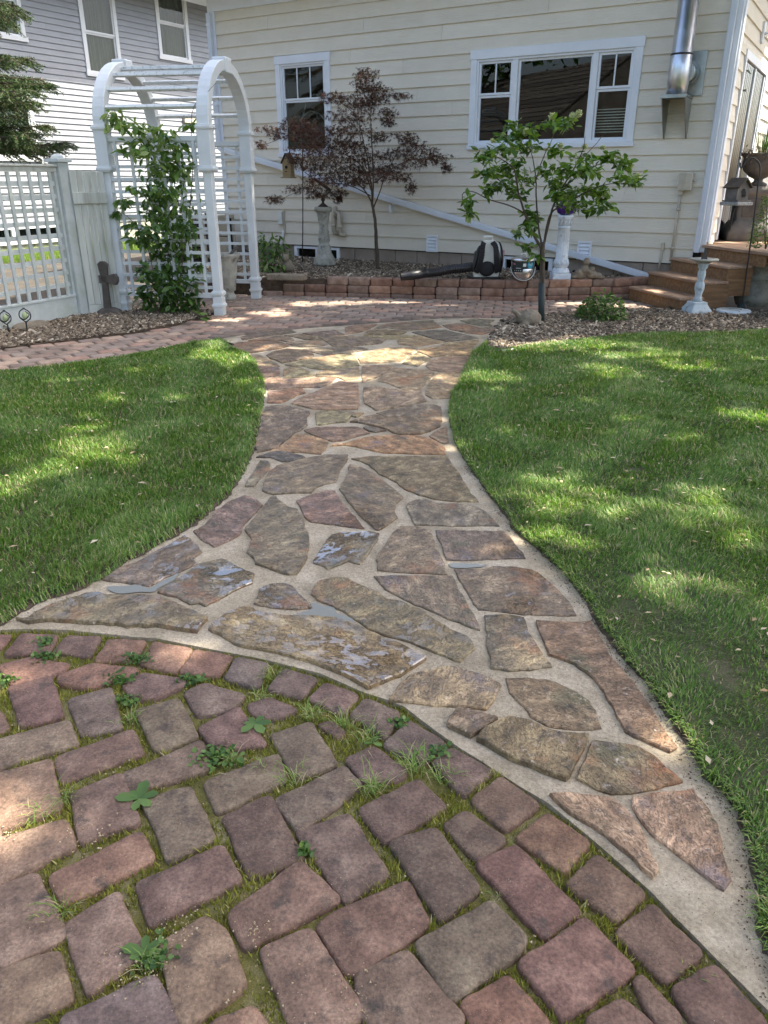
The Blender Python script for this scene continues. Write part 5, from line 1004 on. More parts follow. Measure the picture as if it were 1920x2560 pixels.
# ------------------------------------------------------------------ leaves helpers
def leaf_soup(name, ctr, size, mat, parent=None, shape='oval', up=.5, seed=1, droop=.3, out=None, dirs=None, spread=.45):
    """ctr (n,3) leaf positions; real bent leaf blades"""
    n = len(ctr); r = np.random.default_rng(seed); sz = size*r.uniform(.65,1.25,n)
    a = r.uniform(0,2*np.pi,n) if dirs is None else dirs+r.normal(0,.7,n)
    if shape == 'oval': P = np.array([(0,0,0),(.30,.20,.03),(.62,.20,.0),(1,0,-.12),(.62,-.20,.0),(.30,-.20,.03),(.5,0,-.05)]); F = [(0,1,6),(1,2,6),(2,3,6),(3,4,6),(4,5,6),(5,0,6)]
    elif shape == 'maple':
        P = [(0,0,0)]; an = [-2.3,-1.25,-.62,0,.62,1.25,2.3]; ln_ = [.35,.75,.95,1.1,.95,.75,.35]
        for i, (t, l) in enumerate(zip(an, ln_)):
            P.append((l*math.cos(t), l*math.sin(t), -.18*l))
            if i < 6: t2 = (t+an[i+1])/2; P.append((.15*math.cos(t2), .15*math.sin(t2), 0))
        P = np.array(P)*.62; F = [(0,i,i+1) for i in range(1,13)]
    elif shape == 'needle': P = np.array([(0,.06,0),(0,-.06,0),(1,0,.05)]); F = [(0,1,2)]
    elif shape == 'round': P = np.array([(0,0,0),(.25,.42,.02),(.75,.40,-.02),(1,0,-.1),(.75,-.40,-.02),(.25,-.42,.02)]); F = [(0,1,2),(0,2,3),(0,3,4),(0,4,5)]
    elif shape == 'quad': P = np.array([(0,-.4,0),(.9,-.3,.1),(1,.35,-.1),(.1,.4,0)]); F = [(0,1,2),(0,2,3)]
    tilt = r.normal(-droop,spread,n); roll = r.normal(0,spread*1.2,n)
    ca, sa, ct, st, cr, sr = np.cos(a), np.sin(a), np.cos(tilt), np.sin(tilt), np.cos(roll), np.sin(roll)
    ex = np.stack([ca*ct, sa*ct, st],1); s_ = np.stack([-sa, ca, np.zeros(n)],1); u_ = np.cross(ex, s_); ey = s_*cr[:,None]+u_*sr[:,None]; ez = np.cross(ex, ey)
    V = (ex[:,None]*P[None,:,0,None]+ey[:,None]*P[None,:,1,None]+ez[:,None]*P[None,:,2,None])*sz[:,None,None]+ctr[:,None]
    z = ctr[:,2]; at = np.clip(.45+.25*r.normal(0,1,n), 0, .88)
    if out is not None: at = np.clip(at+out, 0, 1)
    o = soup(name, V, F, mat, parent, attr=at); return o
def padpts(pads, k, Y, dy, F=None, seed=3, flat=1., jitter=0.):
    """points filling ellipsoid foliage pads; pads = (px,py,rx,ry) in survey pixels, at distance Y"""
    r = np.random.default_rng(seed); out = []
    for (x, y, rx, ry) in pads:
        c = PY(x, y, Y); sx = (PY(x+rx, y, Y)-c).length; sz = (PY(x, y+ry, Y)-c).length
        n = max(3, int(k*(sx*sz+.006)*math.pi)); q = r.normal(0,1,(n,3)); q /= np.linalg.norm(q,axis=1)[:,None]; q *= r.uniform(.05,1,n)[:,None]**.5
        yy = r.uniform(-dy*.45, dy*.45); d = max(.06, min(dy*.5, sx))
        out.append(np.stack([c.x+q[:,0]*sx, c.y+yy+q[:,1]*d, c.z+q[:,2]*sz*flat],1))
    return np.concatenate(out)
def Z2(L): return [(600+a/2.5136, b/2.5136) for a, b in L]
def Z3(L): return [(1100+a/2.0232, b/2.0232) for a, b in L]
def Z1(L): return [(a/2.4576, b/2.4576) for a, b in L]
def smooth_path(P, k=4):
    out = []; P = [Vector(p) for p in P]
    for i in range(len(P)-1):
        p0, p1, p2, p3 = P[max(i-1,0)], P[i], P[i+1], P[min(i+2,len(P)-1)]
        for j in range(k):
            t = j/k; out.append(.5*((2*p1)+(p2-p0)*t+(2*p0-5*p1+4*p2-p3)*t*t+(3*p1-p0-3*p2+p3)*t**3))
    out.append(P[-1]); return out
def limb(name, pts, Y, r0, r1, parent, mat='bark', yo=0., n=7):
    P = [PY(x, y, Y+yo*(i/max(1,len(pts)-1))) for i, (x, y) in enumerate(pts)]; P = smooth_path(P); m = MB()
    P = [p+Vector((noise.noise(p*9)*.008, noise.noise(p*7+Vector((5,5,5)))*.008, 0)) for p in P]
    m.tube(P, [r0+(r1-r0)*(i/(len(P)-1))**.8 for i in range(len(P))], n); return m.build(name, M[mat], parent), P
# ---- red maple
mx, my = G(941,672,.24); YM = my
maple = thing('maple_tree', 'dark red Japanese maple with fine lacy leaves behind the block wall', 'tree', (0,0,0))
limb('trunk', Z2([(865,1695),(862,1600),(856,1500),(850,1400),(838,1320),(830,1270)]), YM, .034, .020, maple, n=10)
BRN = [([(832,1290),(826,1180),(800,1000),(768,850),(745,740),(735,650)],.017,.2),([(832,1290),(836,1150),(832,950),(822,780),(815,650),(800,520)],.016,-.1),([(838,1310),(870,1230),(905,1130),(960,1010),(1000,950)],.013,-.25),
 ([(828,1270),(780,1190),(735,1150),(640,1050),(500,960),(400,870)],.012,-.35),([(826,1200),(760,1040),(640,960),(520,900),(330,850),(150,815)],.011,.35),([(850,1150),(930,1080),(1050,1010),(1160,1000),(1290,1020)],.010,.3),
 ([(820,1230),(700,1170),(560,1150),(400,1190),(240,1260)],.009,-.45),([(768,850),(690,770),(600,740)],.006,.2),([(745,740),(640,650),(540,610)],.006,-.2),([(815,650),(900,600),(1060,580)],.006,.2),([(832,900),(900,840),(1060,860)],.007,-.2),([(836,1150),(940,1100),(1080,1160)],.007,.3),([(300,850),(180,900),(120,910)],.004,.2),([(1200,1000),(1280,1040),(1320,1080)],.004,.1)]
for P_, r_, yo in BRN: limb('branch', Z2(P_), YM, r_, .003, maple, yo=yo, n=6)
MP = [(800,490,80,25),(780,530,90,30),(850,560,110,25),(720,600,170,30),(880,610,110,25),(590,625,100,22),(1010,590,80,12),(780,660,90,25),(700,740,150,28),(930,715,60,22),(930,760,50,18),(400,800,130,28),(160,800,100,16),(230,850,60,16),(110,900,45,16),(420,860,120,28),(500,830,140,30),(560,900,180,30),(700,830,150,30),(700,900,140,28),(880,860,80,20),(1040,850,80,18),(1080,900,90,20),(980,960,130,25),(1130,960,130,22),(1230,1000,100,22),(1290,1060,45,18),(470,960,150,28),(600,1000,200,28),(780,980,130,25),(450,1040,110,25),(620,1070,190,28),(820,1060,120,28),(940,1050,110,25),(1080,1030,90,20),(520,1130,110,22),(660,1130,140,25),(900,1110,110,22),(1010,1110,80,20),(1080,1180,40,25),(400,1190,150,18),(500,1225,110,18),(250,1250,60,16),(610,1210,60,20),(600,1260,30,16),(760,1140,80,22),(320,1000,60,25)]
pp = [(600+a/2.5136, b/2.5136, c/2.5136*1.12, d/2.5136*1.9) for a, b, c, d in MP]
pt = padpts(pp, 1600, YM, 1.6, seed=5, flat=1.0); up_ = np.clip((pt[:,2]-2.35)*.75, 0, .5)*np.random.default_rng(1).random(len(pt))
leaf_soup('foliage', pt, .092, M['maple'], maple, 'maple', seed=6, droop=.55, out=up_-.1, spread=.7)
# ---- small flowering tree
tx_, ty_ = G(1100+512/2.0232, 1640/2.0232); YH = ty_
hyd = thing('flowering_tree', 'small green hydrangea tree with pale flower cones and dark trunk guard', 'tree', (0,0,0))
limb('trunk', Z3([(512,1642),(515,1500),(516,1400),(518,1300),(518,1225)]), YH, .030, .026, hyd, n=10)
mb = MB(); P_ = [PY(*q, YH) for q in Z3([(512,1640),(513,1540),(514,1430)])]; mb.tube(P_, .037, 12); mb.build('trunk_guard', M['darkgreen'], hyd)
BH = [([(516,1260),(470,1180),(430,1080),(400,990),(385,900),(370,850),(300,800),(220,770)],.018,-.2),([(516,1250),(498,1150),(488,1020),(485,900),(470,800),(440,730)],.014,.2),([(520,1250),(550,1130),(575,1040),(620,950),(690,830),(720,760),(735,690)],.016,-.1),([(530,1200),(560,1080),(640,1030),(740,970),(860,930),(990,935)],.011,-.3),
 ([(400,1000),(350,950),(280,900),(190,870)],.009,.3),([(430,1080),(350,1040),(250,1010),(170,970),(110,985),(140,1090)],.009,-.3),([(485,920),(520,800),(560,720),(590,640)],.007,.1),([(620,950),(740,860),(850,820),(930,830)],.008,.2),([(470,1180),(430,1150),(400,1170)],.005,-.2),([(575,1040),(660,1060),(740,1060)],.006,-.2),([(520,1230),(490,1250),(440,1250)],.005,-.25),([(690,830),(760,760),(820,690)],.004,.1)]
for P_, r_, yo in BH: limb('branch', Z3(P_), YH, r_, .003, hyd, yo=yo, n=6)
HP = [(400,620,60,25),(370,680,80,40),(450,670,80,45),(560,640,90,28),(630,620,50,22),(250,770,90,28),(330,740,70,30),(470,740,80,35),(550,770,60,28),(200,810,50,25),(230,880,70,30),(310,870,70,35),(380,830,80,45),(440,900,90,45),(300,940,80,30),(240,970,45,28),(400,980,60,25),(125,1010,32,22),(140,1070,28,25),(510,860,50,30),(600,860,60,35),(680,850,80,35),(600,920,70,40),(760,790,80,28),(840,800,80,35),(900,830,60,35),(780,870,90,35),(880,900,90,35),(960,920,50,25),(650,960,80,45),(730,960,90,35),(820,960,70,30),(610,1010,60,30),(700,1040,100,30),(780,1040,60,22),(570,980,40,30),(420,1140,36,36),(470,1080,45,28),(500,1110,35,22),(430,1190,28,20),(470,1260,50,14),(490,1290,25,12),(850,990,40,18)]
pp = [(1100+a/2.0232, b/2.0232, c/2.0232, d/2.0232) for a, b, c, d in HP]
pt = padpts(pp, 1000, YH, 1.1, seed=8); leaf_soup('foliage', pt, .095, M['hleaf'], hyd, 'oval', seed=9, droop=.15)
FL = [(565,590,14,22),(430,665,12,20),(670,590,22,26),(270,710,14,12),(180,870,14,26),(610,735,12,14),(960,840,14,20),(1000,890,16,20),(140,1110,10,18),(240,790,10,18),(735,740,10,12),(820,745,10,10),(640,1000,12,20),(700,575,14,20)]
pp = [(1100+a/2.0232, b/2.0232, c/2.0232, d/2.0232) for a, b, c, d in FL]
for i, q in enumerate(pp): 
    pt = padpts([q], 11000, YH, .06, seed=20+i); leaf_soup('flower_cone', pt, .016, M['flower'], hyd, 'round', seed=30+i)
# ---- vine on the arbor
vine = thing('climbing_vine', 'leafy green vine growing up the front lattice of the arbor', 'vine', (0,0,0))
VP = [(680,690,60,25),(700,730,70,30),(760,770,110,35),(890,790,70,35),(1180,765,70,16),(1010,810,90,35),(1010,870,150,40),(840,880,90,40),(760,920,60,30),(900,940,100,40),(1090,930,110,50),(1010,1000,130,50),(1120,1020,90,50),(930,1060,110,40),(1060,1080,140,50),(900,1160,100,45),(1060,1170,150,50),(960,1230,120,50),(1120,1260,110,50),(930,1310,110,45),(1060,1340,150,50),(1140,1410,90,45),(980,1400,140,50),(880,1450,100,40),(1060,1480,150,50),(960,1530,120,50),(1120,1560,120,50),(1000,1600,150,50),(1080,1660,160,50),(960,1690,120,45),(1120,1730,140,50),(1000,1770,160,50),(1120,1810,130,45),(960,1840,120,40),(1080,1870,140,40),(1180,1850,80,40),(880,1800,60,30),(800,1380,50,30),(690,1310,30,20),(740,1240,40,20),(880,1640,40,30),(1220,1640,40,30),(820,1480,40,30),(930,1900,90,20)]
YV = RFp.y+.02
pp = [(a/2.4576, b/2.4576, c/2.4576, d/2.4576) for a, b, c, d in VP]
pt = padpts(pp, 760, YV, .36, seed=12); leaf_soup('foliage', pt, .105, M['vleaf'], vine, 'oval', seed=13, droop=.45, out=np.clip((pt[:,2]-.9)*.35,-.2,.45))
for i, P_ in enumerate(([(1040,1930),(1060,1700),(1000,1400),(960,1100),(900,850),(700,700)],[(1080,1930),(1120,1600),(1090,1200),(1010,900),(1180,770),(1330,790)],[(1000,1930),(960,1750),(900,1500),(830,1380),(740,1300),(690,1310)],[(1060,1930),(1140,1500),(1180,1100),(1180,700),(1260,580),(1330,510)],[(985,1930),(940,1850)],[(1120,1930),(1160,1840)])):
    limb('stem', Z1(P_), YV, .007, .002, vine, 'bark', n=5)
# ---- spruce: trunk beyond the left edge, boughs reaching in over the fence
TX, TY = -6.7, 10.9; spr = thing('spruce_tree', 'dark green spruce with drooping boughs reaching over the lattice fence', 'tree', (0,0,0))
m = MB(); m.tube([(TX,TY,0),(TX+.03,TY,3),(TX,TY,7),(TX,TY,10)], [.20,.17,.09,.02], 12); m.build('trunk', M['bark'], spr)
tips = []
def bough(tip, z0, seed):
    r = np.random.default_rng(seed); a = Vector((TX,TY,z0)); b = Vector(tip); L = (b-a).length
    P = [a+(b-a)*t+Vector((0,0,-.16*L*math.sin(math.pi*t*.8)*.6+.05*L*t*t)) for t in [i/8 for i in range(9)]]
    m = MB(); m.tube(P, [.03*(1-i/9)+.004 for i in range(9)], 6); out = []
    dr = (b-a).normalized(); sd = dr.cross(Vector((0,0,1))).normalized()
    for i in range(int(L*52)):
        t = r.uniform(.25,1); q = a.lerp(b, t); k = min(7, int(t*8)); q = P[k].lerp(P[k+1], t*8-k)
        l = (.18+.42*(1-t)**.6)*r.uniform(.5,1.1); s_ = 1 if r.random() < .5 else -1
        e = q+(dr*.75+sd*s_*r.uniform(.2,1.)+Vector((0,0,r.uniform(-.5,.02)))).normalized()*l
        m.tube([q, (q+e)/2+Vector((0,0,.01)), e], [.005,.004,.002], 4, cap=False); out.append((q,e))
    out.append((P[5],P[8])); m.build('bough', M['bark'], spr)
    N_ = []
    D_ = []
    for q, e in out:
        d = (e-q); n = int(d.length*300)
        for j in range(n):
            t = r.random(); p = q+d*t; N_.append(p); v = d.normalized()*r.uniform(.3,1)+Vector(r.normal(0,1,3))*.7; D_.append(v.normalized())
    return N_, D_
NN, DD = [], []
def tipP(x, y, Y): return PY(x/2.4576, y/2.4576, Y)
for i, (tx, ty, Y, zz) in enumerate(((290,500,10.4,3.3),(200,350,10.9,3.5),(180,540,10.0,3.1),(160,620,10.6,2.9),(270,480,11.2,3.4),(410,865,10.3,2.5),(330,880,10.7,2.5),(200,800,10.0,2.4),(300,760,11.,2.6),(120,60,10.4,4.3),(60,120,10.9,4.2),(90,20,10.1,4.5),(60,330,10.2,3.5),(40,560,10.8,3.1),(100,700,10.2,2.7),(30,820,10.5,2.5),(230,620,11.0,3.1))):
    a_, b_ = bough(tipP(tx,ty,Y), zz, 100+i); NN += a_; DD += b_
for i in range(96):
    z = 1.6+i*.082; an = i*2.4; L = 1.9*(1-(z-1.6)/8.4)+.3
    if -1.2 < ((an+math.pi) % (2*math.pi))-math.pi < 1.0 and z < 5.2: continue
    a_, b_ = bough((TX+L*math.cos(an), TY+L*math.sin(an), z-.35*L), z, 300+i); NN += a_[::7]; DD += b_[::7]
NA = np.array([tuple(v) for v in NN]); DA = np.array([tuple(v) for v in DD]); n = len(NA); r = np.random.default_rng(77)
s_ = np.cross(DA, r.normal(0,1,(n,3))); s_ /= np.linalg.norm(s_,axis=1)[:,None]; L = r.uniform(.020,.036,n)[:,None]; w_ = .0032
V = np.stack([NA-s_*w_, NA+s_*w_, NA+DA*L+s_*w_*.5, NA+DA*L-s_*w_*.5],1); soup('foliage', V, [(0,1,2,3)], M['spruce'], spr, attr=np.clip(r.normal(.45,.25,n),0,1))
# ---- small plants
def clump(name, lab, cat, x, y, z, n, rad, h, size, mat, shape, seed, group=None, droop=.2, flat=False):
    o = thing(name, lab, cat, (x,y,z), 0, group); r = np.random.default_rng(seed); q = r.normal(0,1,(n,3)); q /= np.linalg.norm(q,axis=1)[:,None]; q *= r.uniform(.3,1,n)[:,None]**.5
    p = np.stack([q[:,0]*rad, q[:,1]*rad, np.abs(q[:,2])*h+.02],1); leaf_soup('foliage', p, size, M[mat], o, shape, seed=seed, droop=droop, dirs=np.arctan2(p[:,1],p[:,0]))
    m = MB()
    for i in range(7): a = i*.9; m.tube([(0,0,0),(rad*.4*math.cos(a),rad*.4*math.sin(a),h*.5),(rad*.7*math.cos(a),rad*.7*math.sin(a),h*.85)], [.006,.004,.002], 5)
    m.build('stem', M['bark'], o); return o
x, y = G(1500,802); clump('shrub', 'small light green leafy bush in the bark bed', 'shrub', x, y, 0, 900, .28, .30, .055, 'vleaf', 'oval', 61)
x, y = G(262,765); clump('leafy_plant', 'broad-leaved plant at the foot of the dark cross', 'plant', x+.12, y-.1, 0, 26, .22, .42, .13, 'vleaf', 'round', 62, droop=.1)
x, y = G(506,800); o = clump('leafy_seedling', 'single round light green seedling at the edge of the left bark bed', 'plant', x, y, .01, 5, .06, .04, .12, 'vleaf', 'round', 63)
x, y = PY(676,590,11.9).x, 11.9; clump('fern', 'fern with arching fronds beside the iron fence', 'plant', x, y, .24, 260, .30, .55, .10, 'vleaf', 'oval', 64, droop=.5)
x, y = G(560,610,.3); 
# joint weeds
WT = [('grass_tuft',FB,(1130,645),.05,26),('grass_tuft',FB,(1080,735),.05,30),('grass_tuft',FB,(1290,810),.06,42),('grass_tuft',FB,(1420,850),.06,40),('grass_tuft',FB,(1530,905),.06,50),('grass_tuft',FD,(1215,170),.06,36),('grass_tuft',FD,(1550,195),.055,46),('grass_tuft',FD,(245,710),.045,30),('grass_tuft',FD,(265,240),.05,34),('grass_tuft',FD,(165,310),.05,30),('grass_tuft',FD,(610,920),.05,30),('grass_tuft',FB,(540,830),.05,30),('grass_tuft',FE,(220,110),.07,60),('grass_tuft',FE,(340,150),.05,40),('grass_tuft',FE,(30,190),.05,40),('grass_tuft',FE,(1345,945),.03,16),('grass_tuft',FD,(960,90),.05,30),('grass_tuft',FE,(560,620),.02,14),('grass_tuft',FD,(1100,110),.05,14)]
NEAR = ['in the joint below the border course','by the second blue-grey border paver','amid the dark pavers','next to the red paver','beside the border curve','between two square pavers','near the flagstone edge','beside the broad pale paver','at the sunlit paver corner','on the sunlit left pavers','behind the dandelion leaves','between the reddish and brown pavers','straggling over the purple border pavers','beside the dark corner paver','along the mossy joint','at the mortar corner','next to the clover patch','over the brown paver joint','with straw stems by the pale joint']
for i, (nm, F, q, h, k) in enumerate(WT):
    x, y = F([q])[0]; o = thing('grass_tuft', 'small straggly grass tuft growing '+NEAR[i], 'weed', (x,y,-.008), 0, 'grass tufts in the paver joints'); r = np.random.default_rng(200+i)
    a = r.uniform(0,6.28,k); L = h*r.uniform(.5,1.2,k); le2 = r.uniform(.5,1.5,k); V = np.zeros((k,5,3)); b0 = r.normal(0,.014,(k,2)); sx, sy = -np.sin(a)*.0011, np.cos(a)*.0011; z_ = np.zeros(k)
    V[:,0] = np.stack([b0[:,0]-sx,b0[:,1]-sy,z_],1); V[:,1] = np.stack([b0[:,0]+sx,b0[:,1]+sy,z_],1); mx_, my_ = np.cos(a)*L*.45*le2, np.sin(a)*L*.45*le2
    V[:,2] = np.stack([b0[:,0]+mx_+sx,b0[:,1]+my_+sy,L*.55],1); V[:,3] = np.stack([b0[:,0]+mx_-sx,b0[:,1]+my_-sy,L*.55],1); V[:,4] = np.stack([b0[:,0]+mx_*2.1,b0[:,1]+my_*2.1,L*.62],1)
    soup('blades', V, [(0,1,2),(0,2,3),(3,2,4)], M['grass'], o, attr=np.clip(r.normal(.75,.2,k),0,1))
BW = [(FB,(1058,855),.055,6,'five-leaved plantain weed near the centre of the joints'),(FD,(578,255),.06,6,'broad-leaved plantain rosette on the left pavers'),(FD,(600,890),.05,5,'dandelion leaves beside the loose gravel'),(FD,(665,820),.025,3,'tiny seedling above the dandelion'),(FB,(1545,935),.03,3,'small leaf pair under the grass by the border')]
for i, (F, q, s_, k, lab) in enumerate(BW):
    x, y = F([q])[0]; o = thing('weed_rosette', lab, 'weed', (x,y,.006)); a = np.arange(k)*6.28/k+.3*i
    V = np.array([(0,0,0),(.35,.22,.06),(.75,.25,.09),(1,0,.05),(.75,-.25,.09),(.35,-.22,.06)]); X = V[None]*s_*np.random.default_rng(i).uniform(.6,1.1,(k,1,1)); a = a+np.random.default_rng(i).normal(0,.25,k); x_ = X[...,0]*np.cos(a)[:,None]-X[...,1]*np.sin(a)[:,None]; y_ = X[...,0]*np.sin(a)[:,None]+X[...,1]*np.cos(a)[:,None]
    soup('leaves', np.stack([x_,y_,X[...,2]+.004],2), [(0,1,2),(0,2,3),(0,3,4),(0,4,5)], M['vleaf'], o, attr=np.linspace(.35,.8,k))
CLV = [(FB,(195,575),.05,90,'creeping clover by the reddish border pavers'),(FB,(190,515),.035,60,'dark clover patch on the first border paver'),(FB,(800,670),.045,70,'clover patch below the pink border paver'),(FB,(575,580),.05,70,'clover in the joint between two red border pavers'),(FB,(490,670),.05,80,'clover spreading under the short cut pavers'),(FB,(895,985),.065,160,'round clover patch in the middle of the patio'),(FB,(520,760),.04,60,'clover between the two brown pavers'),(FB,(15,670),.04,50,'clover at the left edge of the patio'),(FC,(165,830),.03,50,'dark clover sprig touching the flagstone mortar'),(FE,(310,60),.045,60,'mossy clover beside the border paver near the path'),(FD,(640,920),.04,60,'feathery green weed next to the gravel'),(FD,(1260,470),.02,40,'small clover beside the dark square paver')]
for i, (F, q, s_, k, lab) in enumerate(CLV):
    x, y = F([q])[0]; o = thing('clover_patch', lab, 'weed', (x,y,.0)); r = np.random.default_rng(i+300); p = np.stack([r.normal(0,s_*.5,k), r.normal(0,s_*.35,k), r.uniform(.003,.018,k)],1); leaf_soup('leaves', p, .014, M['vleaf'], o, 'round', seed=i, droop=-.1)
# ------------------------------------------------------------------ ornaments and tools
def local(px, py, z=0.): x, y = G(px, py, z); return x, y, z
# leaf blower
bx, by, bz = local(1215, 697, .26); bl = thing('leaf_blower', 'backpack leaf blower in off-white and black with ribbed hose on the wall', 'leaf blower', (bx,by+.05,bz), math.radians(8))
m = MB(); 
prof = [(-.17,0),(.17,0),(.19,.10),(.17,.30),(.115,.50),(-.08,.50),(-.15,.30),(-.19,.10)]
o_ = rounded([(a, b) for a, b in prof], .05, 4); L = [(a, -.03, b) for a, b in o_]+[(a*.93, .07, b*.97) for a, b in o_]; n = len(o_)
m.add(L, [tuple(range(n)), tuple(range(2*n-1,n-1,-1))]+[(i,n+i,n+(i+1)%n,(i+1)%n) for i in range(n)]); bo = m.build('back_frame', M['white'], bl, bevel=.01, seg=2)
m = MB(); m.tube([(-.05,0,.49),(-.05,0,.54),(.06,0,.54),(.06,0,.49)], .016, 8); m.build('carry_handle', M['white'], bl)
for s_ in (-1, 1):
    m = MB(); P_ = smooth_path([(s_*.06,-.04,.47),(s_*.09,-.10,.42),(s_*.10,-.12,.30),(s_*.12,-.09,.18),(s_*.15,-.05,.08)]); 
    for a, b in zip(P_[:-1], P_[1:]): m.bar(a, b, .07, .022, up=(0,-1,.2))
    m.build('shoulder_strap', M['rubber'], bl, bevel=.005)
    m = MB(); m.ell((s_*.155,-.035,.26), (.035,.03,.18), rz=0, ry=s_*-.25); m.build('side_pad', M['black'], bl)
m = MB(); m.ell((0,-.05,.13), (.115,.035,.10)); m.build('hip_pad', M['rubber'], bl)
m = MB(); m.tube([(.13,.18,.24),(.20,.16,.24),(.235,.155,.24)], [.20,.215,.17], 28); m.tube([(.235,.155,.24),(.25,.155,.24)], [.17,.11], 28); ho = m.build('fan_housing', M['white'], bl)
m = MB(); m.tube([(.205,.16,.24),(.212,.16,.24)], .222, 28); m.build('housing_seam', M['iron'], ho)
m = MB(); m.box((.245,.06,.32), (.02,.05,.08)); m.build('red_trim', M['pink'], ho)
m = MB(); m.bb(-.16,.2,.05,.30,.0,.05); m.bb(-.1,.12,.08,.32,.05,.34); m.build('engine', M['black'], bl, bevel=.02)
m = MB(); m.bb(-.2,.2,-.08,.3,-.005,.025); m.build('base_foot', M['black'], bl, bevel=.008)
hs = smooth_path([(-.12,.05,.14),(-.22,.02,.15),(-.34,-.02,.14),(-.46,-.04,.135),(-.58,-.06,.12),(-.68,-.07,.105)], 14); m = MB(); m.tube(hs, [.055+(.008 if i % 4 < 2 else -.004) for i in range(len(hs))], 16); m.build('ribbed_hose', M['black'], bl)
m = MB(); m.tube([(-.66,-.07,.108),(-.82,-.09,.095),(-.86,-.09,.09),(-.865,-.09,.09),(-1.05,-.11,.065),(-1.06,-.11,.065),(-1.08,-.11,.062),(-1.17,-.12,.055),(-1.2,-.12,.052)], [.056,.058,.058,.063,.058,.058,.054,.050,.052], 18, cap=False); tb = m.build('blower_tube', M['black'], bl); m = MB(); m.tube([(-1.16,-.119,.056),(-1.165,-.119,.056)], .05, 18); m.build('tube_mouth', M['dark'], tb)
# metal pail
x, y, z = local(1305, 700, .26); pa = thing('metal_pail', 'lidded stainless steel pail with dark and teal label beside the leaf blower', 'pail', (x,y+.02,z))
m = MB(); m.lathe([(.115,0),(.135,.02),(.155,.25)], 36); m.build('bucket', M['steel'], pa)
m = MB(); m.lathe([(.165,0),(.168,.012),(.165,.02),(.12,.045),(.05,.055)], 36, c=(0,0,.25)); ld = m.build('lid', M['steel'], pa)
m = MB(); m.tube([(-.035,0,.30),(-.03,0,.335),(.03,0,.335),(.035,0,.30)], .009, 8); m.build('knob', M['steel'], ld)
def wrap(name, mat, a0, a1, z0, z1, dr=.003):
    m = MB(); n = 16; L = []
    for i in range(n+1):
        a = math.radians(a0+(a1-a0)*i/n)
        for zz in (z0, z1): rr = .135+(.155-.135)*(zz-.02)/.23+dr; L.append((rr*math.cos(a), rr*math.sin(a), zz))
    m.add(L, [(2*i,2*i+2,2*i+3,2*i+1) for i in range(n)], True); return m.build(name, M[mat], pa)
lb1 = wrap('label_band', 'label', 200, 330, .155, .245); wrap('label_strip', 'label', 205, 262, .11, .154)
wrap('white_tag', 'paper', 262, 282, .115, .135, .005); wrap('cup_print', 'paper', 262, 277, .185, .225, .0055)
wrap('red_print', 'pink', 208, 222, .205, .225, .005); wrap('text_line', 'paper', 226, 252, .16, .167, .005)
for q in range(4): wrap('print_dot', 'paper', 216+q*11, 220+q*11, .128, .136, .006)
m = MB(); n = 20; L = []
aC = math.radians(300); rr = .155
for i in range(n): 
    t = 2*math.pi*i/n; zz = .205+.042*math.sin(t); a = aC+.30*math.cos(t); L.append(((rr+.003)*math.cos(a),(rr+.003)*math.sin(a),zz))
m.add(L, [tuple(range(n))]); m.build('round_sticker', M['teal'], pa)
m = MB()
for s_ in (-1,1): m.tube([((rr+.006)*math.cos(aC+s_*.09+.085*math.cos(t)), (rr+.006)*math.sin(aC+s_*.09+.085*math.cos(t)), .208+.012*math.sin(t)) for t in [i*2*math.pi/14 for i in range(15)]], .0022, 5)
m.build('sticker_symbol', M['paper'], pa)
m = MB(); m.tube([(.165*math.cos(t), -.165*abs(math.sin(t))*.75-.02, .17-.165*abs(math.sin(t))*1.0) for t in [math.pi+i*math.pi/20 for i in range(21)]], .004, 6); m.build('handle', M['white'], pa)
# white column with purple ball
x, y, z = local(1412, 700, .26); co = thing('column_pedestal', 'white fluted column pedestal wound with leaves, holding a purple globe bowl', 'pedestal', (x-.02,y+.22,z))
m = MB(); m.bb(-.16,.16,-.16,.16,-.03,.10); m.lathe([(.16,.10),(.165,.12),(.15,.14),(.145,.16),(.125,.19)], 32); m.build('base', M['whiteconc'], co, bevel=.006)
m = MB(); m.lathe([(.112,.19),(.125,.22),(.118,.27),(.125,.30),(.112,.35),(.112,.36),(.104,.90),(.116,.91),(.116,.93)], 64, flute=.09, fn=16, frange=(.355,.905)); m.build('shaft', M['whiteconc'], co)
m = MB(); 
for i in range(10):
    a = i*2*math.pi/10
    m.tube([(.122*math.cos(a),.122*math.sin(a),.22),(.128*math.cos(a+.25),.128*math.sin(a+.25),.28),(.118*math.cos(a+.5),.118*math.sin(a+.5),.35)], [.012,.014,.004], 5); m.tube([(.122*math.cos(a),.122*math.sin(a),.22),(.128*math.cos(a-.25),.128*math.sin(a-.25),.28),(.118*math.cos(a-.5),.118*math.sin(a-.5),.35)], [.012,.014,.004], 5)
    m.tube([(.108*math.cos(a),.108*math.sin(a),.95),(.116*math.cos(a+.16),.116*math.sin(a+.16),.99),(.108*math.cos(a+.32),.108*math.sin(a+.32),1.03)], [.007,.008,.007], 5)
m.build('leaf_relief', M['whiteconc'], co)
m = MB(); m.lathe([(.104,.93),(.104,1.05),(.125,1.06),(.125,1.075),(.14,1.10),(.14,1.12)], 32); m.build('capital', M['whiteconc'], co); co.scale = (.76,.76,.72)
gb = thing('gazing_bowl', 'purple glass bowl resting on the white column', 'bowl', (x-.02,y+.22,z+1.12*.72)); m = MB(); m.lathe([(.06,0),(.11,.03),(.135,.09),(.125,.15),(.10,.18),(.115,.20)], 28); m.build('bowl', M['purple'], gb)
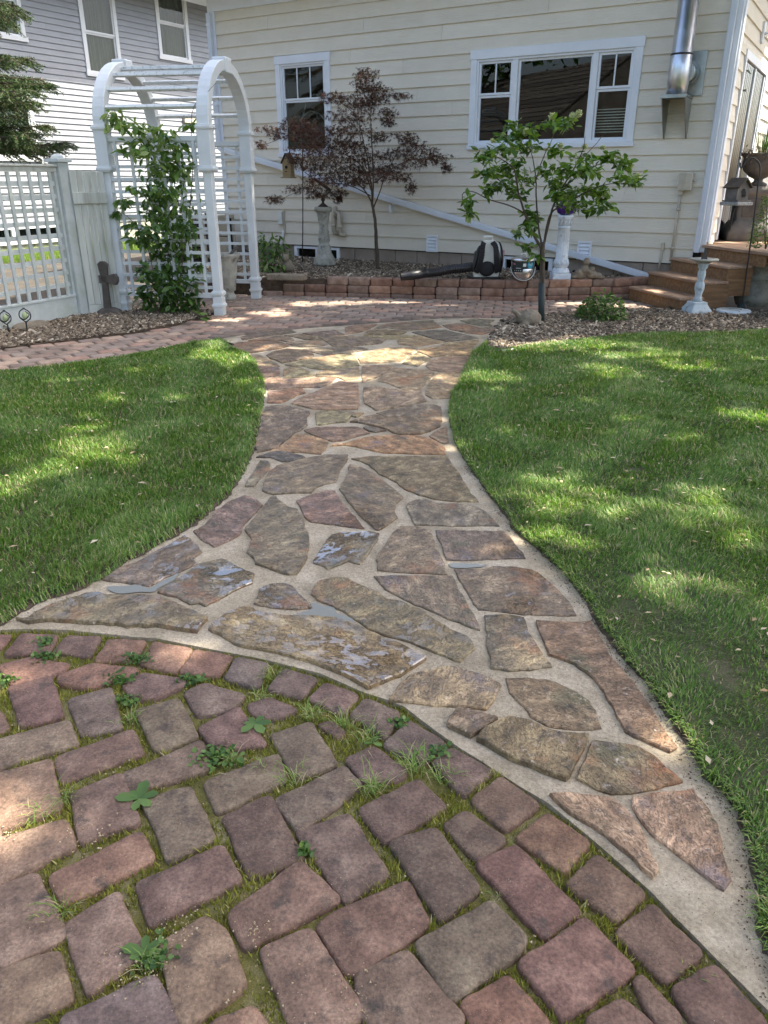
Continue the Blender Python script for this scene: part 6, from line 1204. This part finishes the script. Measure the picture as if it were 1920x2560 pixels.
# armillary pedestal
x, y, z = local(812, 662, .25); ap = thing('armillary_sundial', 'stone baluster pedestal topped by a rusty armillary sphere with arrow', 'sundial', (x,y,z))
m = MB(); m.lathe([(.235,0),(.24,.03),(.225,.12),(.225,.13),(.20,.17),(.155,.26),(.135,.40),(.115,.42),(.105,.44),(.13,.50),(.13,.54),(.105,.64),(.115,.66),(.115,.69),(.10,.70),(.10,.80),(.125,.98),(.14,1.04),(.14,1.06),(.18,1.08),(.19,1.11),(.19,1.15),(.17,1.17)], 40, flute=.04, fn=18, frange=(.15,1.0)); m.build('pedestal', M['concrete'], ap)
m = MB(); m.lathe([(.12,1.17),(.03,1.24),(.02,1.27),(.045,1.30),(.03,1.33),(.025,1.36),(.035,1.38),(.01,1.40)], 16); m.build('finial', M['rust'], ap)
zc = 1.60; m = MB()
def ring(m, R, ax, w_=.012, n=36):
    ax = Vector(ax).normalized(); u = ax.orthogonal().normalized(); v = ax.cross(u); P_ = [Vector((0,0,zc))+(u*math.cos(2*math.pi*i/n)+v*math.sin(2*math.pi*i/n))*R for i in range(n+1)]; m.tube(P_, w_, 6, cap=False)
ring(m, .215, (.3,-1,0), .008); m.build('meridian_ring', M['rust'], ap); m = MB(); ring(m, .20, (.5,.1,.7), .012); ring(m, .20, (.45,.1,.75), .012); m.build('hour_ring', M['rust'], ap)
m = MB(); m.tube([(-.36,0,zc+.24),(.28,0,zc-.24)], .008, 6); m.add([(.25,0,zc-.24),(.40,.0,zc-.20),(.42,0,zc-.36),(.3,0,zc-.28)]+[(.25,.012,zc-.24),(.40,.012,zc-.20),(.42,.012,zc-.36),(.3,.012,zc-.28)], [(0,1,2,3),(7,6,5,4),(0,4,5,1),(1,5,6,2),(2,6,7,3),(3,7,4,0)]); m.add([(-.38,0,zc+.25),(-.30,0,zc+.30),(-.47,0,zc+.40),(-.40,0,zc+.24),(-.38,.012,zc+.25),(-.30,.012,zc+.30),(-.47,.012,zc+.40),(-.40,.012,zc+.24)], [(0,1,2,3),(7,6,5,4),(0,4,5,1),(1,5,6,2),(2,6,7,3),(3,7,4,0)]); m.build('arrow', M['rust'], ap); ap.scale = (.74,)*3
# shepherd pole with birdhouse (left)
x, y, z = local(756, 655, .24); YS = y; 
pl = thing('plant_pole', 'thin black iron pole with curled double hook behind the maple', 'garden pole', (x,y,z))
def hk(pts): return [(PY(a, b, YS).x-x, 0, PY(a, b, YS).z-z) for a, b in pts]
m = MB(); m.tube(hk([(756,655),(757,560),(757,450),(756,380),(756,330),(757,295)]), .009, 8); m.build('pole', M['iron'], pl)
m = MB(); m.tube(smooth_path(hk([(757,330),(755,290),(765,272),(780,270),(790,282),(796,300)]), 5), .008, 6); m.tube(smooth_path(hk([(757,340),(750,312),(738,306),(728,320),(724,345),(724,388)]), 5), .008, 6); m.build('hook', M['iron'], pl)
def birdhouse(name, lab, cx_, cy_, cz, w_, h_, rf, mat, roofmat, rz, hang=0.):
    o = thing(name, lab, 'birdhouse', (cx_,cy_,cz), rz); hw = w_/2; m = MB()
    m.add([(-hw,-hw*.8,0),(hw,-hw*.8,0),(hw,-hw*.8,h_),(0,-hw*.8,h_+rf),(-hw,-hw*.8,h_),(-hw,hw*.8,0),(hw,hw*.8,0),(hw,hw*.8,h_),(0,hw*.8,h_+rf),(-hw,hw*.8,h_)], [(0,1,2,3,4),(9,8,7,6,5),(0,5,6,1),(1,6,7,2),(4,9,5,0),(2,7,8,3),(3,8,9,4)]); m.build('box', M[mat], o)
    for s_ in (-1,1):
        a_ = math.atan2(rf, hw); m = MB(); Lr = math.hypot(rf, hw)+.03; m.box((s_*(hw/2+.008),0,h_+rf/2+.008), (Lr,w_*1.15,.014), ry=s_*a_); m.build('roof', M[roofmat], o)
    MB().tube([(0,-hw*.8-.002,h_*.7),(0,-hw*.8-.006,h_*.7)], w_*.16, 14).build('entry_hole', M['dark'], o); MB().tube([(0,-hw*.8,h_*.38),(0,-hw*.8-.05,h_*.38)], .006, 8).build('perch', M[roofmat], o)
    m = MB(); m.bb(-hw-.02,hw+.02,-hw*.8-.04,hw*.8+.02,-.02,-.002); m.build('floor', M[mat], o)
    if hang: MB().tube([(0,0,h_+rf),(0,0,h_+rf+hang)], .003, 5).build('chain', M['iron'], o)
    return o
q = PY(722,442,YS); birdhouse('birdhouse', 'yellow wooden birdhouse with dark gable roof hanging left of the maple', q.x, YS, q.z, .15, .20, .12, 'wood', 'woodroof', math.radians(-25), .05)
q = PY(791,345,YS+.05); bf = thing('bird_feeder', 'dark square slatted feeder in front of the narrow window', 'bird feeder', (q.x,YS+.05,q.z)); MB().bb(-.12,.12,-.1,.1,.20,.235).build('roof', M['woodroof'], bf)
m = MB()
for s_ in (-1,1): m.bb(s_*.105-.01,s_*.105+.01,-.09,.09,-.1,.2)
m.bb(-.115,.115,-.09,.09,-.115,-.10); m.build('frame', M['woodroof'], bf); MB().bb(-.085,.085,-.075,.075,-.1,.199).build('hopper', M['greywood'], bf); MB().tube([(0,0,.235),(0,0,.29)], .004, 5).build('hanger', M['iron'], bf); bf.scale = (.75,)*3
# stone rabbit and flat stone in the back bed
x, y, z = local(720, 680, .245); o = thing('stone_figure', 'small mossy stone animal figure sitting in the back bark bed', 'statue', (x,y,z)); m = MB(); m.ell((0,0,.09),(.08,.09,.10)); m.ell((-.02,-.05,.20),(.055,.05,.055)); m.ell((.05,-.02,.06),(.06,.07,.06)); m.ell((-.05,-.05,.27),(.015,.012,.04)); m.ell((.02,-.04,.27),(.015,.012,.04)); m.build('figure', M['rock'], o, remesh=.012)
x, y, z = local(712, 694, .26); o = thing('slab_stone', 'flat long stone lying below the small stone figure', 'stone', (x+.02,y,z-.01), math.radians(-8)); m = MB(); m.prism(ragged(rounded([(-.28,-.06),(.26,-.09),(.30,.06),(-.22,.09)], .05), .05, .01, 4), -.02, .06); m.build('slab', M['rock'], o, bevel=.012)
# cherubs
x, y, z = local(1440, 698, .26); o = thing('cherub_statue', 'pair of grey stone cherubs resting by the white column', 'statue', (x+.13,y+.04,z)); m = MB()
m.ell((-.10,0,.07),(.10,.09,.08)); m.ell((-.02,0,.16),(.07,.07,.09)); m.ell((.0,-.01,.30),(.062,.06,.066)); m.ell((.10,0,.08),(.09,.08,.08)); m.ell((.19,0,.06),(.10,.08,.055)); m.ell((-.13,-.05,.13),(.055,.05,.055)); m.ell((.05,-.06,.13),(.07,.03,.03), ry=.6); m.ell((-.19,0,.04),(.06,.07,.04)); m.ell((.27,-.02,.03),(.06,.05,.03)); m.ell((.10,-.03,.17),(.05,.045,.05)); m.build('figures', M['rock'], o, remesh=.012); o.scale = (.8,.8,.75)
# tortoise
x, y, z = local(1320, 815, 0); o = thing('tortoise_statue', 'mottled stone tortoise looking up beside the tree trunk guard', 'statue', (x,y,.01), math.radians(20)); m = MB(); m.ell((0,0,.08),(.15,.12,.085)); m.ell((-.14,-.01,.12),(.032,.03,.05), ry=-.9); m.ell((-.185,-.01,.16),(.045,.034,.028), ry=.4); m.ell((-.09,-.09,.03),(.05,.03,.035)); m.ell((.10,-.09,.025),(.05,.03,.03)); m.ell((.15,.02,.04),(.03,.02,.02)); m.ell((.1,.09,.03),(.05,.03,.03)); m.ell((-.09,.09,.03),(.05,.03,.035))
for i in range(9): m.ell((.095*math.cos(i*.9)*(.4+.6*(i%2)), .075*math.sin(i*.9)*(.4+.6*(i%2)), .155-.022*(i%2)), (.026,.026,.020))
m.build('tortoise', M['rock'], o, remesh=.010)
# sundial pedestal by the steps
x, y, z = local(1738, 786); sd = thing('sundial_pedestal', 'blue-grey concrete sundial on a twisted stem beside the wooden steps', 'sundial', (x,y,0), math.radians(10))
m = MB(); m.lathe([(.185,0),(.18,.06),(.16,.10),(.12,.17),(.115,.18),(.115,.21),(.10,.215)], 4*8, sq=.9); m.build('base', M['bluestone'], sd, bevel=.004)
m = MB(); m.lathe([(.085,.21),(.06,.27),(.052,.33),(.075,.42),(.072,.50),(.048,.54),(.048,.56),(.06,.60),(.062,.68),(.05,.73),(.075,.76),(.075,.80),(.10,.83)], 32, flute=.10, fn=8); m.build('stem', M['bluestone'], sd)
m = MB(); m.lathe([(.08,.82),(.14,.86),(.21,.875),(.215,.89),(.205,.90),(.02,.885)], 32); m.build('bowl', M['concrete'], sd)
m = MB(); m.add([(-.055,-.004,.89),(.055,-.004,.89),(.02,-.004,.98),(.03,-.004,1.05),(.0,-.004,1.06),(-.02,-.004,.98),(-.055,.006,.89),(.055,.006,.89),(.02,.006,.98),(.03,.006,1.05),(.0,.006,1.06),(-.02,.006,.98)], [tuple(range(6)), tuple(range(11,5,-1))]+[(i,6+i,6+(i+1)%6,(i+1)%6) for i in range(6)]); m.build('gnomon', M['iron'], sd); sd.scale = (.78,.78,.72)
# stepping stone
x, y, z = local(1832, 786); o = thing('stepping_stone', 'round white stepping stone with raised pattern under the iron hook', 'stepping stone', (x,y,.022)); m = MB(); m.lathe([(.195,0),(.20,.02),(.19,.035)], 40); m.build('disc', M['whiteconc'], o); m = MB()
for k_ in range(2): m.tube([(.02+.07*math.cos(t)-.08*k_, .03*k_+.06*math.sin(t), .036) for t in [i*2*math.pi/20 for i in range(17)]], .006, 5)
m.build('relief', M['concrete'], o)
# shepherd hook right with little house
x, y, z = local(1853, 774); YR = y; hk_ = thing('shepherd_hook', 'tall black iron shepherd hook standing by the round stepping stone', 'garden hook', (x,y,0))
def hr(pts): return [(PY(a, b, YR).x-x, 0, PY(a, b, YR).z) for a, b in [(1580+u/4.609, 350+v/4.609) for u, v in pts]]
m = MB(); m.tube(smooth_path(hr([(1265,1960),(1330,1450),(1400,950),(1455,500),(1478,350),(1462,260),(1400,208),(1330,225),(1285,290),(1265,320),(1248,310),(1245,260)]), 6), .009, 8); m.build('pole', M['iron'], hk_)
m = MB(); m.lathe([(.0,0.03),(.03,.02),(.055,.02),(.06,.035),(.05,.055),(.02,.09)], 16); m.build('foot_plate', M['darkgreen'], hk_)
q = PY(1580+1200/4.609, 350+690/4.609, YR); o = birdhouse('birdhouse', 'grey barn birdhouse with pebble tray hanging by the side door', q.x, YR, q.z, .20, .135, .085, 'greywood', 'woodroof', math.radians(28), .22); 
m = MB(); m.bb(-.135,.135,-.14,.12,-.06,-.022); m.build('pebble_tray', M['pebble'], o, bevel=.006); MB().bb(-.015,.045,-.0835,-.081,.03,.09).build('window', M['dark'], o); MB().tube([(0,0,-.06),(-.02,0,-.35)],.005,6).build('hanging_rod', M['iron'], o)
# big planter, right
x, y, z = local(1903, 770); pt_ = thing('planter', 'large weathered concrete planter with cactus pads by the steps', 'planter', (x+.02,y+.27,0)); m = MB(); m.lathe([(.22,0),(.225,.03),(.235,.035),(.255,.10),(.275,.25),(.285,.34),(.295,.345),(.295,.375),(.29,.38),(.305,.48),(.345,.50),(.355,.53),(.345,.555),(.30,.56),(.29,.50),(.05,.50)], 44); m.build('pot', M['concrete'], pt_)
m = MB(); m.lathe([(.29,.0),(.02,.01)], 30, c=(0,0,.50)); m.build('soil', M['soil'], pt_)
for i, (a, b, s_, ry_) in enumerate(((-.19,-.08,1.,.15),(.02,-.16,1.1,-.3),(.06,-.05,1.3,.3),(.12,-.12,1.,-.5),(.16,.02,1.2,.2),(-.02,.05,1.1,.1))): MB().ell((a,b,.55+.06*s_), (.045*s_,.02,.07*s_), ry=ry_).build('cactus_pad', M['rock'], pt_)
m = MB(); m.tube(smooth_path([(.03,0,.5),(.09,0,.68),(.16,.02,.86),(.2,.02,1.0)]), [.035]*7+[.03]*6, 8); m.build('stem', M['bark'], pt_)
# urn on pedestal on the deck
q = Vector((*G(1862, 604, .70), .70)); up = thing('urn_pedestal', 'dark stone pedestal with carved panel standing on the deck', 'pedestal', q+Vector((.12,.3,0)), math.radians(-10)); m = MB(); m.lathe([(.30,0),(.30,.12),(.285,.16),(.22,.26),(.20,.27),(.20,.60),(.22,.61),(.235,.66),(.20,.72)], 32, sq=.95); m.build('pedestal', M['pedest'], up); MB().bb(-.15,.15,-.215,-.20,.32,.56).build('carved_panel', M['darkconc'], up, bevel=.01)
un = thing('urn', 'big dark stone urn planted with trailing dried vines and grass', 'urn', q+Vector((.17,.3,.72))); m = MB(); m.lathe([(.12,0),(.12,.03),(.06,.06),(.06,.09),(.13,.12),(.22,.20),(.25,.30),(.24,.36),(.28,.40),(.28,.42),(.23,.42),(.22,.36),(.02,.36)], 40, flute=.02, fn=20); m.build('urn_body', M['darkconc'], un)
r = np.random.default_rng(9); k = 420; a = r.uniform(0,6.28,k); p = np.stack([np.cos(a)*r.uniform(.15,.34,k), np.sin(a)*r.uniform(.15,.34,k), .42+r.normal(0,.045,k)],1); leaf_soup('dry_foliage', p, .035, M['chips'], un, 'oval', seed=4)
k = 60; a = r.uniform(0,6.28,k); L = r.uniform(.3,.6,k); V = np.zeros((k,3,3)); V[:,0] = np.stack([np.cos(a)*.05,np.sin(a)*.05,np.full(k,.38)],1); V[:,1] = V[:,0]+np.stack([-np.sin(a)*.012,np.cos(a)*.012,0*a],1); V[:,2] = np.stack([np.cos(a)*L*.45,np.sin(a)*L*.45,.38+L],1); soup('spiky_leaves', V, [(0,1,2)], M['hleaf'], un, attr=r.random(k)*.4)
p = np.array([(.16,-.15,.66),(.20,-.12,.56),(.14,-.2,.61),(.22,-.1,.62)]); 
for i, c_ in enumerate(p): MB().ell(c_, (.03,.03,.026)).build('blossom', M['pink'], un)
q2 = PY(1918,520,9.9); clump('potted_shrub', 'pale-tipped bushy shrub standing on the deck beside the pedestal', 'shrub', q2.x+.05, 9.85, .72, 1500, .22, .72, .035, 'vleaf', 'oval', 71)
# cross
x, y, z = local(276, 788); cr = thing('garden_cross', 'dark ornate cross ornament leaning in front of the board panel', 'cross', (x-.02,y,0), math.radians(-15))
def arm(m, a, b, w0, w1, t=.05):
    a = Vector(a); b = Vector(b); d = (b-a).normalized(); s_ = Vector((-d.z,0,d.x)); L = [a+s_*w0/2, a-s_*w0/2, b-d*.03-s_*w1/2, b-s_*w1*.18, b+s_*w1*.18, b-d*.03+s_*w1/2]; n = len(L); L2 = [p+Vector((0,t,0)) for p in L]; m.add(L+L2, [tuple(range(n)), tuple(range(2*n-1,n-1,-1))]+[(i,n+i,n+(i+1)%n,(i+1)%n) for i in range(n)])
m = MB(); arm(m,(0,0,.42),(-.02,0,.02),.06,.09); arm(m,(0,0,.38),(.0,0,.62),.06,.13); arm(m,(.03,0,.42),(-.19,0,.41),.06,.13); arm(m,(-.03,0,.42),(.18,0,.42),.06,.13); m.build('cross', M['darkconc'], cr, bevel=.006)
m = MB(); m.lathe([(.15,0),(.14,.05),(.09,.08),(.05,.085)], 20, c=(0,.025,0)); m.build('base', M['darkconc'], cr)
# rose stakes
for i, (a, b, t, lab) in enumerate((((25,835),(13,793),8,'left black wire tulip stake with pale glass bud'),((70,838),(62,787),8,'right black wire tulip stake with pale glass bud by the rock'))):
    x, y, z = local(*a); zt = PY(b[0], b[1], y); dx = zt.x-x; o = thing('tulip_stake', lab, 'garden stake', (x,y,0), 0, 'tulip stakes by the fence'); m = MB(); m.tube([(0,0,0),(dx*.6,0,zt.z*.62),(dx,0,zt.z-.075)], .008, 6); m.build('stem', M['darkgreen'], o)
    m = MB(); c = Vector((dx,0,zt.z)); 
    for s_ in (-1,1): m.tube(smooth_path([c+Vector((0,0,-.075)),c+Vector((s_*.055,0,-.03)),c+Vector((s_*.05,.0,.03)),c+Vector((s_*-.01,0,.07))],5), .006, 6)
    m.tube(smooth_path([c+Vector((-.05,0,-.03)),c+Vector((.0,-.02,-.045)),c+Vector((.045,0,.0)),c+Vector((.0,.02,.03))],5), .005, 6); m.build('wire_petal', M['iron'], o); MB().ell(c+Vector((0,0,-.01)), (.03,.028,.04)).build('glass_bud', M['glasspale'], o)
x, y, z = local(80, 822); o = thing('edging_rock', 'flat mossy field stone lying at the base of the lattice fence', 'rock', (x+.0,y-.02,0), math.radians(60)); m = MB(); m.ell((0,0,.03),(.21,.12,.05), pw=.8); m.ell((.1,.02,.04),(.12,.09,.04)); m.build('rock', M['rock'], o, remesh=.014)
x, y, z = local(195, 782)
# pot inside the arbor
x, y, z = local(570, 752); o = thing('garden_urn', 'tall grey concrete urn standing inside the arbor', 'urn', (x-.03,y+.10,0)); m = MB(); m.lathe([(.12,0),(.125,.05),(.10,.09),(.10,.11),(.13,.13),(.15,.30),(.16,.33),(.16,.36),(.17,.50),(.20,.55),(.215,.57),(.215,.60),(.18,.60),(.16,.55),(.02,.55)], 36, flute=.03, fn=12, frange=(.13,.3)); m.build('urn_body', M['concrete'], o); m = MB(); m.tube(smooth_path([(.05,0,.54),(.12,0,.62),(.19,0,.68)]), .02, 6); m.build('dry_stem', M['greywood'], o)
# air conditioner behind the arbor
hloc = lambda s, d, z: P0+RT*s+NB*d+Vector((0,0,z))
ac = thing('air_conditioner', 'grey air conditioner with dark side grilles behind the arbor', 'air conditioner', hloc(-3.35,-.75,.05), HROT); m = MB(); m.bb(-.42,.42,-.4,.4,.0,.06); m.bb(-.42,.42,-.4,.4,.82,.88)
for a, b in ((-.4,-.38),(.4,-.38),(-.4,.38),(.4,.38)): m.bb(a-.02,a+.02,b-.02,b+.02,.06,.82)
m.build('cabinet', M['beige'], ac, bevel=.006); MB().bb(-.38,.38,-.36,.36,.06,.82).build('coil', M['dark'], ac)
for i in range(15): MB().bb(-.4,.4,-.395,-.385,.09+i*.048,.105+i*.048).build('louvre', M['iron'], ac)
MB().bb(.37,.425,-.30,.2,.06,.82).build('service_panel', M['beige'], ac)
# iron border fence near it
fi = thing('iron_fence', 'low black iron garden fence with spiked tops by the air conditioner', 'fence', hloc(-3.5,-1.25,.1), HROT); m = MB(); m.bb(-.5,1.25,-.008,.008,.20,.22); m.bb(-.5,1.25,-.008,.008,.74,.76); m.bb(-.5,1.25,-.008,.008,.52,.535); m.build('rail', M['iron'], fi)
for i in range(8): m = MB(); xx = -.45+i*.235; m.tube([(xx,0,-.1),(xx,0,.86)], .008, 6); m.lathe([(.004,0),(.018,.03),(.001,.08)], 6, c=(xx,0,.84)); m.build('bar', M['iron'], fi)
# plastic edging strip by the right lawn
m = MB(); m.tube(smooth_path([(*G(1222,884),.03),(*G(1262,885),.035),(*G(1300,877),.03)]), .006, 6); tag(m.build('edging_strip', M['trim']), 'thin white edging strip between lawn and bark bed', 'edging')
# ------------------------------------------------------------------ off-frame surroundings: garage seen in the panes, shade trees
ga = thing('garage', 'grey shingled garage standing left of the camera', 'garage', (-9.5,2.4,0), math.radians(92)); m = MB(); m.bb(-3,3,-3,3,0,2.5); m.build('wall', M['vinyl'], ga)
m = MB(); m.add([(-3.3,-3.3,2.4),(3.3,-3.3,2.4),(3.3,3.3,2.4),(-3.3,3.3,2.4),(0,-3.3,4.6),(0,3.3,4.6)], [(0,4,5,3),(1,2,5,4),(0,1,4),(2,3,5)]); m.build('roof', M['dimshingle'], ga)
for s_ in (-1, 1):
    for j in range(16):
        t = (j+.5)/16; MB().box((s_*3.3*(1-t), 0, 2.42+2.2*t+.02), (.24, 6.7, .03), ry=s_*(math.atan2(2.2,3.3)-.06)).build('shingle_course', M['dimshingle'], ga)
def bigtree(name, lab, x, y, h, rad, n, seed, base=.35):
    o = thing(name, lab, 'tree', (x,y,0)); r = np.random.default_rng(seed); m = MB(); m.tube([(0,0,0),(.1,.05,h*.3),(0,.1,h*.6),(.1,0,h*.85)], [.26,.2,.13,.04], 12); m.build('trunk', M['bark'], o); m = MB(); cc = []
    for i in range(22):
        a = r.uniform(0,6.28); e = r.uniform(-.1,1.2); L = rad*r.uniform(.6,1.); z0 = h*r.uniform(.3,.7); c = Vector((math.cos(a)*math.cos(e)*L, math.sin(a)*math.cos(e)*L, h*.62+math.sin(e)*h*.34)); m.tube([(0,0,z0),(c.x*.5,c.y*.5,(z0+c.z)/2+.2),c], [.07,.045,.01], 6); cc.append(c)
    m.build('branch', M['bark'], o)
    c = np.array([tuple(q) for q in cc])[r.integers(0,22,n)]; p = c+r.normal(0,1,(n,3))*np.array([rad*.2,rad*.2,h*.07]); leaf_soup('crown', p, .22, M['canopy'], o, 'quad', seed=seed); return o
bigtree('leafy_tree', 'broad green tree behind the garage roof', -15, 2, 10, 4, 5000, 401); bigtree('leafy_tree', 'broad green tree behind the camera to the left', -9, -7, 11, 4.5, 5000, 402); bigtree('leafy_tree', 'broad green tree beyond the far end of the garage', -16.5, 10, 11, 4, 4000, 403); bigtree('leafy_tree', 'broad green tree directly behind the camera', -1, -13, 11, 5, 5000, 404)
bigtree('leafy_tree', 'broad green tree beyond the deck behind the cream house', 12, 17, 9, 4, 4000, 405); bigtree('leafy_tree', 'broad green tree far behind both houses', 1.5, 31, 11, 4, 4000, 406)
# shade trees toward the sun: two crowns whose gaps let the light through onto the ground
LIT = [ # (x px, y px, rx, ry px)   places on the ground where sun comes through
 FPP for FPP in [(600,915,60,22),(560,905,60,16),(240,1145,95,40),(60,1190,80,70),(510,885,35,25),(640,985,60,16),(760,950,170,16),(900,900,190,12),(1010,880,160,9),(720,870,110,8),(660,1040,60,14),(820,1118,90,12),(1090,1120,90,14),(1010,980,60,14),(1100,950,60,14),(680,1260,26,26),(1370,1250,115,42),(1290,1215,60,20),(1600,900,120,16),(1440,870,100,14),(1310,880,60,10),(1230,960,60,18),(1640,1110,70,24),(1500,940,60,12),(1620,1450,80,50),(1880,1520,90,50),(1600,1880,40,50),(1680,1900,30,40),(1640,1860,60,50),(1380,1370,60,30),(40,2010,110,120),(20,1700,60,60),(470,1640,100,22),(380,1590,60,18),(1390,2450,80,30),(1180,2440,80,20),(675,782,70,10),(560,800,60,8),(1000,757,330,7),(1430,760,110,9),(1560,765,90,9),(1340,752,60,4),(740,765,40,5),(1690,735,60,6),(820,695,60,4),(1290,870,60,10),(1850,1050,60,20),(1750,1250,80,30),(1830,1350,60,40),(1180,830,60,5),(150,960,60,12),(330,930,50,10),(420,1010,40,14),(180,1080,60,20),(330,1190,60,20),(60,1290,40,15),(130,1370,50,20),(1750,930,60,12),(1850,900,50,10),(1450,1010,50,12),(1560,1060,60,15),(1250,1090,40,14),(1450,1180,50,16),(1580,1300,70,24),(1700,1330,60,24),(1790,1440,70,30),(1640,1540,60,30),(1750,1650,70,35),(1880,1700,50,40),(1800,1800,60,40),(1380,1330,40,20),(1700,1100,60,16),(50,2060,120,130),(240,1990,50,40),(620,2420,60,50),(100,1960,110,60),(40,2160,90,70),(150,2090,60,40),(60,2300,60,40),(260,1010,50,14),(860,1385,0,0)] if FPP[2]]
NL = len(LIT)
LC = []
for (x, y, rx, ry) in LIT:
    if y > 850 and (x < 560 or x > 1180): rx *= 1.35; ry *= 1.35
    c = G(x, y); a = G(x+rx, y); b = G(x, y-ry); b2 = G(x, y+ry); LC.append((c[0], c[1], max(.04, abs(a[0]-c[0])), max(.04, abs(b[1]-b2[1])/2)))
LC = np.array(LC)
def crown(name, lab, tx, ty, gx0, gx1, gy0, gy1, t0, t1, n, seed):
    r = np.random.default_rng(seed); g = np.stack([r.uniform(gx0,gx1,n), r.uniform(gy0,gy1,n)],1); t = r.uniform(t0,t1,n); S_ = np.array(tuple(SUN)); p = np.concatenate([g, np.zeros((n,1))],1)+t[:,None]*S_
    lit = np.zeros(n)
    for (cx_, cy_, rx, ry) in LC: lit = np.maximum(lit, np.clip(1.45-((g[:,0]-cx_)/rx)**2*.8-((g[:,1]-cy_)/ry)**2*.8, 0, 1))
    nz = np.array([noise.noise(Vector((a*1.9, b*1.9, 3.)))+.7*noise.noise(Vector((a*6.5, b*6.5, 8.))) for a, b in g])
    dens = np.where(g[:,0] < -2.6-.12*(g[:,1]-9), .97, np.clip(.80+nz*.55, .22, 1.))*(1-.985*lit); k = r.random(n) < dens; p = p[k]
    o = thing(name, lab, 'tree', (tx,ty,0)); q = p-np.array([tx,ty,0]); h = q[:,2].mean()
    m = MB(); m.tube([(0,0,0),(.1,.1,h*.3),(-.05,0,h*.6),(.05,.1,h*.95)], [.34,.27,.19,.10], 12); m.build('trunk', M['bark'], o); m = MB()
    for i in range(16):
        e = q[r.integers(0,len(q))]; z0 = h*r.uniform(.35,.75); m.tube([(0,0,z0),(e[0]*.5,e[1]*.5,(z0+e[2])/2+.4),tuple(e)], [.10,.05,.012], 6)
    m.build('branch', M['bark'], o); leaf_soup('crown', q, .20, M['canopy'], o, 'quad', seed=seed, droop=0)
crown('shade_tree', 'tall spreading shade tree beyond the right edge near the camera', 11.5, .5, -3.6, 4.2, -1., 5.6, 10.5, 13., 24000, 501)
crown('shade_tree', 'tall spreading shade tree beyond the right edge by the deck', 12.5, 8.5, -5.3, 4.6, 5.5, 12.3, 10.5, 13., 26000, 502)
